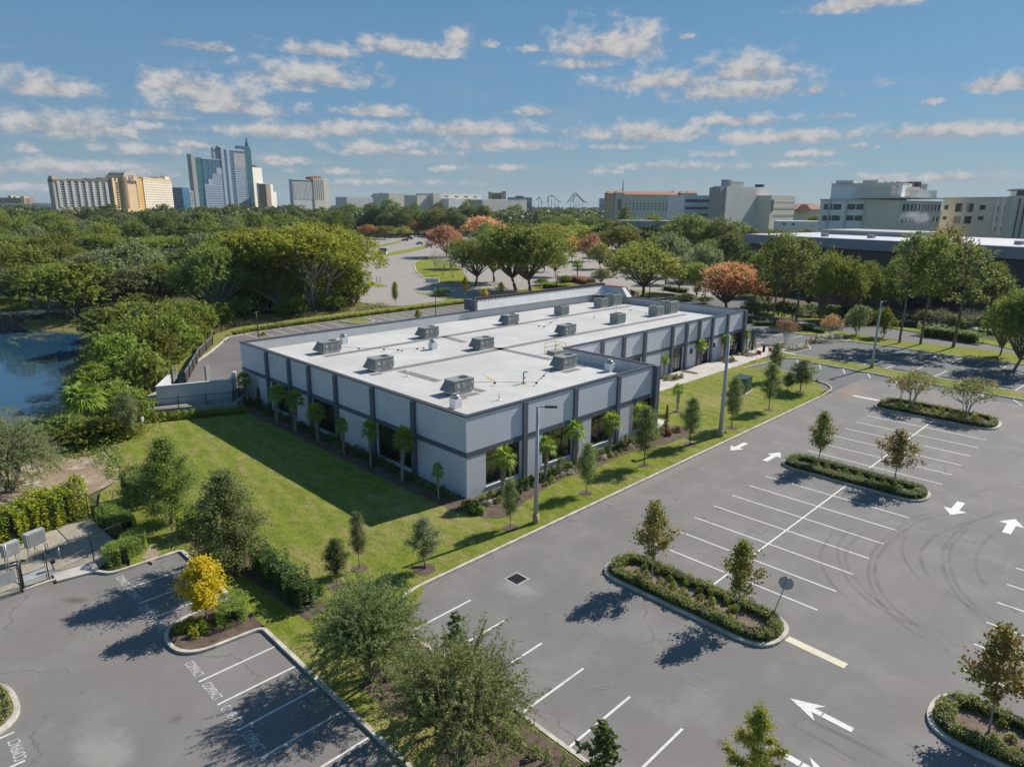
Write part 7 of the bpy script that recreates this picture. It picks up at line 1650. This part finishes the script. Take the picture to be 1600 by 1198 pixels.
b = FB('tiled_villa', 'low cream building with broad orange tiled roofs', 1242, 520, 1290, 520); b.box('wall', 'h_cream', 1243, 1290, 327, dep=18); hip(b, 1243, 1290, 327, 317.5, 0, 18); hip(b, 1246, 1262, 330, 319.5, -6, 6)
b = FB('low_block', 'low white service block below the orange tiled roofs', 1218, 330, 1284, 325); b.box('block', 'h_white', 1216, 1284, 345.5, dep=12); b.wins(1222, 1250, 349, 352, 2, 1, .35, .8)
b = FB('low_block', 'long low grey roof glimpsed behind the big dark oaks', 968, 330, 1082, 325); b.box('block', 'h_dkgrey', 968, 1080, 345, dep=14)
# hospital
b = FB('hospital', 'large cream hospital with banded windows, rooftop plant and curved middle', 1282, 250, 1405, 234)
b.box('front', 'h_front', 1282, 1396, 313, dep=20); b.box('cornice', 'h_beige', 1281, 1397, 311, y0=-.5, dep=20.5, zb=(313,)); b.box('penthouse', 'h_front', 1293, 1404, 287, y0=2.5, dep=16, zb=(311,)); b.box('coping', 'h_beige', 1292.5, 1404.5, 286, y0=2.2, dep=16.4, zb=(287.4,))
b.box('stair_head', 'h_grey', 1296, 1324, 281, y0=5, dep=6, zb=(286,)); b.box('stair_head', 'h_beige', 1338, 1362, 280.5, y0=5, dep=6, zb=(286,)); b.box('corner_pier', 'h_beige', 1396.1, 1404, 311.5, y0=-1, dep=12)
for i, (xa, xb) in enumerate(((1287, 1316), (1322, 1354), (1359, 1393))):
    for (ya, yb) in ((318.5, 328), (336.5, 345)): b.wins(xa, xb, ya, yb, 2, 1, .88, .92, 'greenwin', proud=.12)
b.ribs(1283, 1396, 314, 368, 4, .1, 'h_beige', 'pilaster', proud=.35)
for i in range(12): q = b.s(1362 + i * 3.3); MB().cyl(q, 6, b.z(1380, 286), b.z(1380, 283 + .8 * (i % 3)), .22, n=6).build('flue', M['bronze'], b.t)
hb = b
r = FB('tmp', 'x', 1404, 232, 1476, 256); r.count = 40
r.box('bay', 'h_cream', 1404.2, 1472, 314, dep=14); r.box('eaves', 'h_white', 1401, 1474, 308.5, y0=-1.2, dep=16, zb=(310.5,)); r.box('upper', 'h_cream', 1405, 1448, 291, y0=3, dep=12, zb=(308.4,)); r.box('upper', 'h_grey', 1448.1, 1484, 297, y0=5, dep=12, zb=(308.4,)); r.box('louvre', 'h_beige', 1434, 1446, 299, y0=2.9, dep=.1, zb=(307,)); r.box('upper_cornice', 'h_white', 1404.5, 1450, 293.8, y0=2.5, dep=12, zb=(295.5,))
r.wins(1410, 1471, 319, 330, 11, 1, .6, .95, 'darkwin', proud=.1); r.wins(1410, 1471, 339, 347, 11, 1, .6, .95, 'darkwin', proud=.1); r.ribs(1406, 1472, 314, 368, 11, .16, 'h_white', 'pilaster', proud=.3)
for i, x in enumerate((1441, 1449, 1457)): r.box('cooling_tower', 'bronze', x - 3, x + 3, 284.5 - i * .4, y0=5.5, dep=4, zb=(296.9,))
r.box('plant_screen', 'h_dkgrey', 1457, 1472, 287, y0=6, dep=8, zb=(296.9,))
sub(r, hb.t)
r = FB('tmp', 'x', 1473, 262, 1588, 236); r.count = 60
r.box('wing', 'h_cream', 1473, 1556, 309, dep=14); r.box('wing', 'h_cream', 1556.1, 1585, 309, y0=-.4, dep=14); r.box('coping', 'h_white', 1473, 1585, 308, y0=-.5, dep=14, zb=(309,))
for xa, xb, ya, yb in ((1477, 1483, 320.5, 327.5), (1494, 1505, 317.5, 331.5), (1511, 1522, 317.5, 331.5), (1532, 1541, 320.5, 328)):
    r.wins(xa, xb, ya, yb, 1, 1, .95, .95, 'greenwin', proud=.12); d = 20 if yb > 329 else 17.5; r.wins(xa, xb, ya + d, yb + d * .92, 1, 1, .95, .95, 'greenwin', proud=.12)
r.ribs(1556, 1585, 309.5, 366, 3, .35, 'h_white', 'pilaster', y0=-.4, proud=.5); r.wins(1558, 1586, 318, 366, 3, 3, .2, .5, 'darkwin', y0=-.4)
sub(r, hb.t)
b = FB('hospital_tower', 'cream tower with a glazed lantern at the right edge', 1580, 205, 1650, 200); b.box('tower', 'h_beige', 1583, 1660, 306, dep=14); b.box('lantern', 'greenwin', 1586, 1660, 297, y0=.8, dep=12, zb=(305.9,)); b.box('eaves', 'h_white', 1580, 1660, 295, y0=-.6, dep=15, zb=(296.9,)); b.ribs(1588, 1606, 310, 372, 2, .25, 'darkwin', 'slot_window')
# long white-roofed low building
b = FB('low_building', 'long low building with white roof and blue-grey fascia behind the pines', 1168, 192, 1405, 157); rr = b
a0, a1 = b.s(1168), b.s(1660); z1 = b.z(1300, 372)
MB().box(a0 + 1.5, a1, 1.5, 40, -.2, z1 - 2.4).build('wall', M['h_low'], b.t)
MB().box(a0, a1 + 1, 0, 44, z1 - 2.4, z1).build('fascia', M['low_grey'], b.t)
MB().box(a0 + .4, a1 + .6, .4, 43.6, z1 + .002, z1 + .06).build('roof', M['h_roof'], b.t)
MB().box(a0 + 8, a0 + 34, 24, 42, z1 + .062, z1 + 1.3).build('upper_storey', M['h_dkgrey'], b.t)
for i in range(7): MB().box(a0 + 20 + i * 11, a0 + 21.4 + i * 11, 6 + (i % 3) * 3, 7.4 + (i % 3) * 3, z1 + .062, z1 + .9).build('roof_vent', M['h_dkgrey'], b.t)
# steam over the hospital yard
def steam():
    m = bpy.data.materials.new('steam'); m.use_nodes = True; nt = NT(m.node_tree); nt.n.clear(); out = nt.n.new('ShaderNodeOutputMaterial')
    v = nt.coord(); n = nt.noise(v, .35, 4, .65); ln = nt.new('ShaderNodeVectorMath', _operation='LENGTH'); nt.l.new(nt.mapping(v, scale=(1 / 6., 1 / 3., 1 / 2.6)), ln.inputs[0])
    d = nt.math('MULTIPLY', nt.ramp(nt.math('ADD', ln.outputs['Value'], nt.math('MULTIPLY', nt.math('SUBTRACT', n, .5), 2.2)), .8, .2), .4)
    p = nt.new('ShaderNodeVolumePrincipled', Density=d); p.inputs['Color'].default_value = (.95, .95, .96, 1); nt.l.new(p.outputs[0], out.inputs['Volume']); return m
x, y = WD(1437, 205.); zc = ZT(x, y, 341); mb = MB(); mb.box(-9, 9, -4, 4, -4, 4.5); o = mb.build('steam', steam(), None, (x, y, zc), hb.rz); tag(o, 'white puff of steam drifting before the hospital windows', 'steam', kind='stuff')
# far-off woods reaching to the horizon, and the gaps between nearer trees
def woods(name, label, n, dmin, dmax, x0, x1, hmin, hmax, size, leaf, seed, per=34, cut=None):
    rng = np.random.default_rng(seed); P = []; A = []
    for i in range(n):
        d = dmin * (dmax / dmin) ** rng.random(); x = x0 + (x1 - x0) * rng.random(); g = np.array(WD(x, d)); h = hmin + (hmax - hmin) * rng.random(); w = h * (.32 + .2 * rng.random())
        if cut and cut(x, d): continue
        v = unit(rng.normal(size=(per, 3))); v[:, 2] = np.abs(v[:, 2]); k = .7 + .3 * rng.random((per, 1)); q = v * k * np.array([w, w, h * .62]) + np.array([g[0], g[1], h * .38]); P.append(q); A.append(v)
    o = inst(name, quads_mesh(name, leaf_quads(rng, np.concatenate(P), np.concatenate(A), size, .8, .6), LF[leaf])); return tag(o, label, 'wood', kind='stuff')
LF['far1'] = leafmat('far_wood_leaves', (.018, .032, .012), (.07, .09, .03), scale=.06, trans=.15); LF['far2'] = leafmat('far_wood_leaves_dark', (.015, .03, .014), (.05, .07, .03), scale=.05, trans=.15)
cutb = lambda x, d: (d > 200 and d < 520 and x > 1040) or (d < 700 and 940 < x < 1100 and d > 480) or (75 < x < 280 and d < 730 and d > 600)
woods('far_woods', 'unbroken dark woods filling the plain towards the horizon', 1500, 480, 1000, -80, 1060, 11, 18, 3.2, 'far1', 3, 46, cutb)
woods('far_woods', 'hazy woods along the horizon line', 2600, 1000, 5200, -150, 1700, 12, 19, 6.5, 'far2', 4, 22)
woods('far_woods', 'dark woods filling the ground behind the hospital and clinics', 240, 450, 1000, 1040, 1700, 9, 14, 3.2, 'far1', 5, 46, lambda x, d: d < 560)
woods('far_woods', 'dark woods in the gaps behind the lake shore trees', 260, 180, 480, -60, 330, 8, 12, 1.6, 'far2', 6, 90)

# ------------------------------------------------------------------ sky, sun, air, camera
SUN_EL, SUN_AZ = math.radians(39.3), math.atan2(.99, .139)     # direction towards the sun in the ground plane
sd = Vector((math.cos(SUN_EL) * math.cos(SUN_AZ), math.cos(SUN_EL) * math.sin(SUN_AZ), math.sin(SUN_EL)))
L = bpy.data.lights.new('sun', 'SUN'); L.energy = 5.0; L.angle = math.radians(.53); L.color = (1, .94, .85)
so = bpy.data.objects.new('sun', L); COL.objects.link(so); so.rotation_euler = sd.to_track_quat('Z', 'Y').to_euler(); so.location = (0, 0, 200)
CLOUDS = [(55, 131, 68, 21), (90, 192, 100, 24), (330, 72, 42, 8), (285, 128, 60, 20), (362, 165, 85, 16), (340, 146, 70, 26), (480, 114, 92, 24), (455, 137, 24, 7), (505, 78, 52, 13), (610, 71, 52, 14), (662, 76, 60, 14), (716, 60, 26, 16), (770, 67, 14, 7), (580, 173, 58, 10), (425, 204, 70, 14), (520, 200, 84, 14), (735, 200, 104, 13), (780, 226, 80, 10), (590, 230, 64, 13), (640, 238, 54, 6), (262, 181, 44, 7), (247, 197, 28, 8), (215, 232, 56, 10), (302, 226, 26, 6), (100, 262, 130, 13), (18, 230, 22, 8),
          (845, 171, 34, 9), (958, 64, 82, 30), (910, 98, 40, 9), (1075, 57, 14, 5), (838, 76, 20, 6), (1182, 104, 64, 26), (1040, 124, 96, 18), (1150, 138, 120, 18), (1276, 137, 16, 11), (1020, 204, 98, 17), (1148, 188, 72, 10), (1225, 213, 98, 12), (1336, 208, 20, 8), (1488, 202, 116, 13), (1585, 125, 48, 18), (1474, 158, 14, 4), (1292, 182, 34, 5), (1340, 4, 70, 13), (1250, 240, 42, 5), (960, 230, 34, 5), (1070, 259, 100, 7), (1255, 257, 44, 5), (930, 268, 32, 5), (690, 263, 18, 5), (540, 268, 60, 6), (1480, 277, 110, 8), (1380, 275, 50, 6), (780, 262, 60, 5), (440, 250, 50, 8), (1130, 240, 40, 6), (30, 292, 120, 7), (620, 285, 90, 5), (1350, 228, 30, 5)]
def build_world():
    w = bpy.data.worlds.new('World'); SC.world = w; w.use_nodes = True; nt = NT(w.node_tree); bg = nt.n['Background']
    sky = nt.n.new('ShaderNodeTexSky'); sky.sky_type = 'NISHITA'; sky.sun_disc = False; sky.sun_elevation = SUN_EL; sky.sun_rotation = math.atan2(sd.x, sd.y); sky.altitude = 0; sky.air_density = 1.0; sky.dust_density = .4; sky.ozone_density = 4
    v = nt.coord('Generated'); s = nt.new('ShaderNodeSeparateXYZ'); nt.l.new(v, s.inputs[0])
    # azimuth / elevation in degrees measured from the middle of the view
    f0 = Vector((FW[0], FW[1])).normalized(); r0 = Vector((f0.y, -f0.x))
    cx = nt.math('ADD', nt.math('MULTIPLY', s.outputs[0], r0.x), nt.math('MULTIPLY', s.outputs[1], r0.y)); cy = nt.math('ADD', nt.math('MULTIPLY', s.outputs[0], f0.x), nt.math('MULTIPLY', s.outputs[1], f0.y))
    az = nt.math('MULTIPLY', nt.math('ARCTAN2', cx, cy), 57.2958); el = nt.math('MULTIPLY', nt.math('ARCSINE', s.outputs[2]), 57.2958)
    cv = nt.n.new('ShaderNodeCombineXYZ'); nt.l.new(az, cv.inputs[0]); nt.put(cv.inputs[1], nt.math('MULTIPLY', el, 1.6)); cv = cv.outputs[0]
    n1 = nt.noise(cv, .55, 7, .62, dim='2D'); n2 = nt.noise(nt.mapping(cv, loc=(40, 9, 0)), .17, 4, .55, dim='2D'); n3 = nt.noise(nt.mapping(cv, loc=(7, 33, 0)), 1.6, 5, .65, dim='2D')
    azw = nt.math('ADD', az, nt.math('MULTIPLY', nt.math('SUBTRACT', n2, .5), 5.0)); elw = nt.math('ADD', el, nt.math('MULTIPLY', nt.math('SUBTRACT', n3, .5), .55))
    Fm = None; Hm = None
    for (px, py, hw, hh) in CLOUDS:
        d = ray(px, py); d = d / np.linalg.norm(d); a = math.degrees(math.atan2(d[0] * r0.x + d[1] * r0.y, d[0] * f0.x + d[1] * f0.y)); e = math.degrees(math.asin(d[2]))
        k = 57.3 / F * (np.linalg.norm(ray(px, py)) / F) ** -1; wa, we = max(.5, hw * k * 1.32), max(.3, hh * k * 1.36); e -= we * .25
        u = nt.math('MULTIPLY_ADD', azw, 1 / wa, -a / wa); q = nt.math('MULTIPLY_ADD', elw, 1 / we, -e / we)
        qb = nt.math('MAXIMUM', q, nt.math('MULTIPLY', q, -2.1))           # flat bases
        r = nt.math('SQRT', nt.math('MULTIPLY_ADD', u, u, nt.math('MULTIPLY', qb, qb))); f = nt.math('SUBTRACT', 1, r)
        if Fm is None: Fm, Hm = f, q
        else:
            g = nt.math('GREATER_THAN', f, Fm); mx = nt.n.new('ShaderNodeMix'); nt.put(mx.inputs[0], g); nt.put(mx.inputs[2], Hm); nt.put(mx.inputs[3], q); Hm = mx.outputs[0]; Fm = nt.math('MAXIMUM', f, Fm)
    dens = nt.math('ADD', nt.math('MAXIMUM', Fm, -1.0), nt.math('MULTIPLY', nt.math('SUBTRACT', n1, .5), 2.0))
    mask = nt.math('MULTIPLY', nt.ramp(dens, -.18, .8), .95)
    # thin veil low over the horizon
    veil = nt.math('MULTIPLY', nt.math('MULTIPLY', nt.ramp(nt.noise(nt.mapping(cv, scale=(.35, 1.9, 1)), .33, 6, .6, dim='2D'), .45, .72), nt.ramp(el, 12, 3)), .38)
    shade = nt.ramp(nt.math('ADD', nt.math('MULTIPLY', Hm, .55), nt.math('MULTIPLY', nt.math('SUBTRACT', n1, .5), 2.6)), -.55, .55)
    cc = nt.mix(shade, CLOUD_LO, CLOUD_HI)
    base = nt.mix(1.0, sky.outputs[0], SKY_TINT, 'MULTIPLY')
    even = nt.mix(nt.ramp(el, 9, 20), nt.mix(nt.ramp(el, 0, 9), (4.2, 5.7, 6.9), (2.65, 5.2, 8.2)), (1.72, 4.3, 7.5)); even = nt.mix(nt.ramp(el, 20, 70), even, (1.1, 2.9, 5.8))
    hz = nt.mix(.68, base, even)
    c = nt.mix(veil, hz, VEIL); c = nt.mix(mask, c, cc)
    below = nt.math('LESS_THAN', el, -.4); c = nt.mix(below, c, HORIZON)
    nt.put(bg.inputs[0], c); bg.inputs[1].default_value = SKY_STR
    w.cycles.sampling_method = 'MANUAL'; w.cycles.sample_map_resolution = 512
SKY_STR = .05; SKY_TINT = (.73, 1.07, 1.22, 1); CLOUD_LO = (5.3, 5.6, 6.2); CLOUD_HI = (9.6, 9.3, 9.2); HORIZON = (4.4, 5.7, 6.9); VEIL = (6.2, 6.6, 7.2)
build_world()
HAZE = 7e-5
def haze():
    m = bpy.data.materials.new('haze'); m.use_nodes = True; nt = NT(m.node_tree); nt.n.clear(); out = nt.n.new('ShaderNodeOutputMaterial')
    p = nt.new('ShaderNodeVolumePrincipled', Density=HAZE); p.inputs['Color'].default_value = (.78, .88, 1., 1); nt.l.new(p.outputs[0], out.inputs['Volume'])
    tag(MB().box(-7200, 7200, -7200, 7200, -5.2, 152).build('haze', m), kind='stuff')
haze()
cam = bpy.data.cameras.new('camera'); co = bpy.data.objects.new('camera', cam); COL.objects.link(co); SC.camera = co
cam.sensor_fit = 'HORIZONTAL'; cam.sensor_width = 36; cam.lens = F / 1600 * 36; cam.clip_end = 20000; cam.clip_start = .1
co.matrix_world = Matrix(((RT[0], -DN[0], -FW[0], 0), (RT[1], -DN[1], -FW[1], 0), (RT[2], -DN[2], -FW[2], HC), (0, 0, 0, 1)))
EXPOSURE = 0.3
SC.view_settings.view_transform = 'Standard'; SC.view_settings.look = 'None'; SC.view_settings.exposure = EXPOSURE; SC.view_settings.gamma = 1
SC.render.engine = 'CYCLES'; cy = SC.cycles; cy.max_bounces = 6; cy.diffuse_bounces = 2; cy.glossy_bounces = 3; cy.transparent_max_bounces = 12; cy.transmission_bounces = 3; cy.volume_bounces = 0; cy.use_denoising = True
cy.caustics_reflective = False; cy.caustics_refractive = False; cy.sample_clamp_indirect = 4
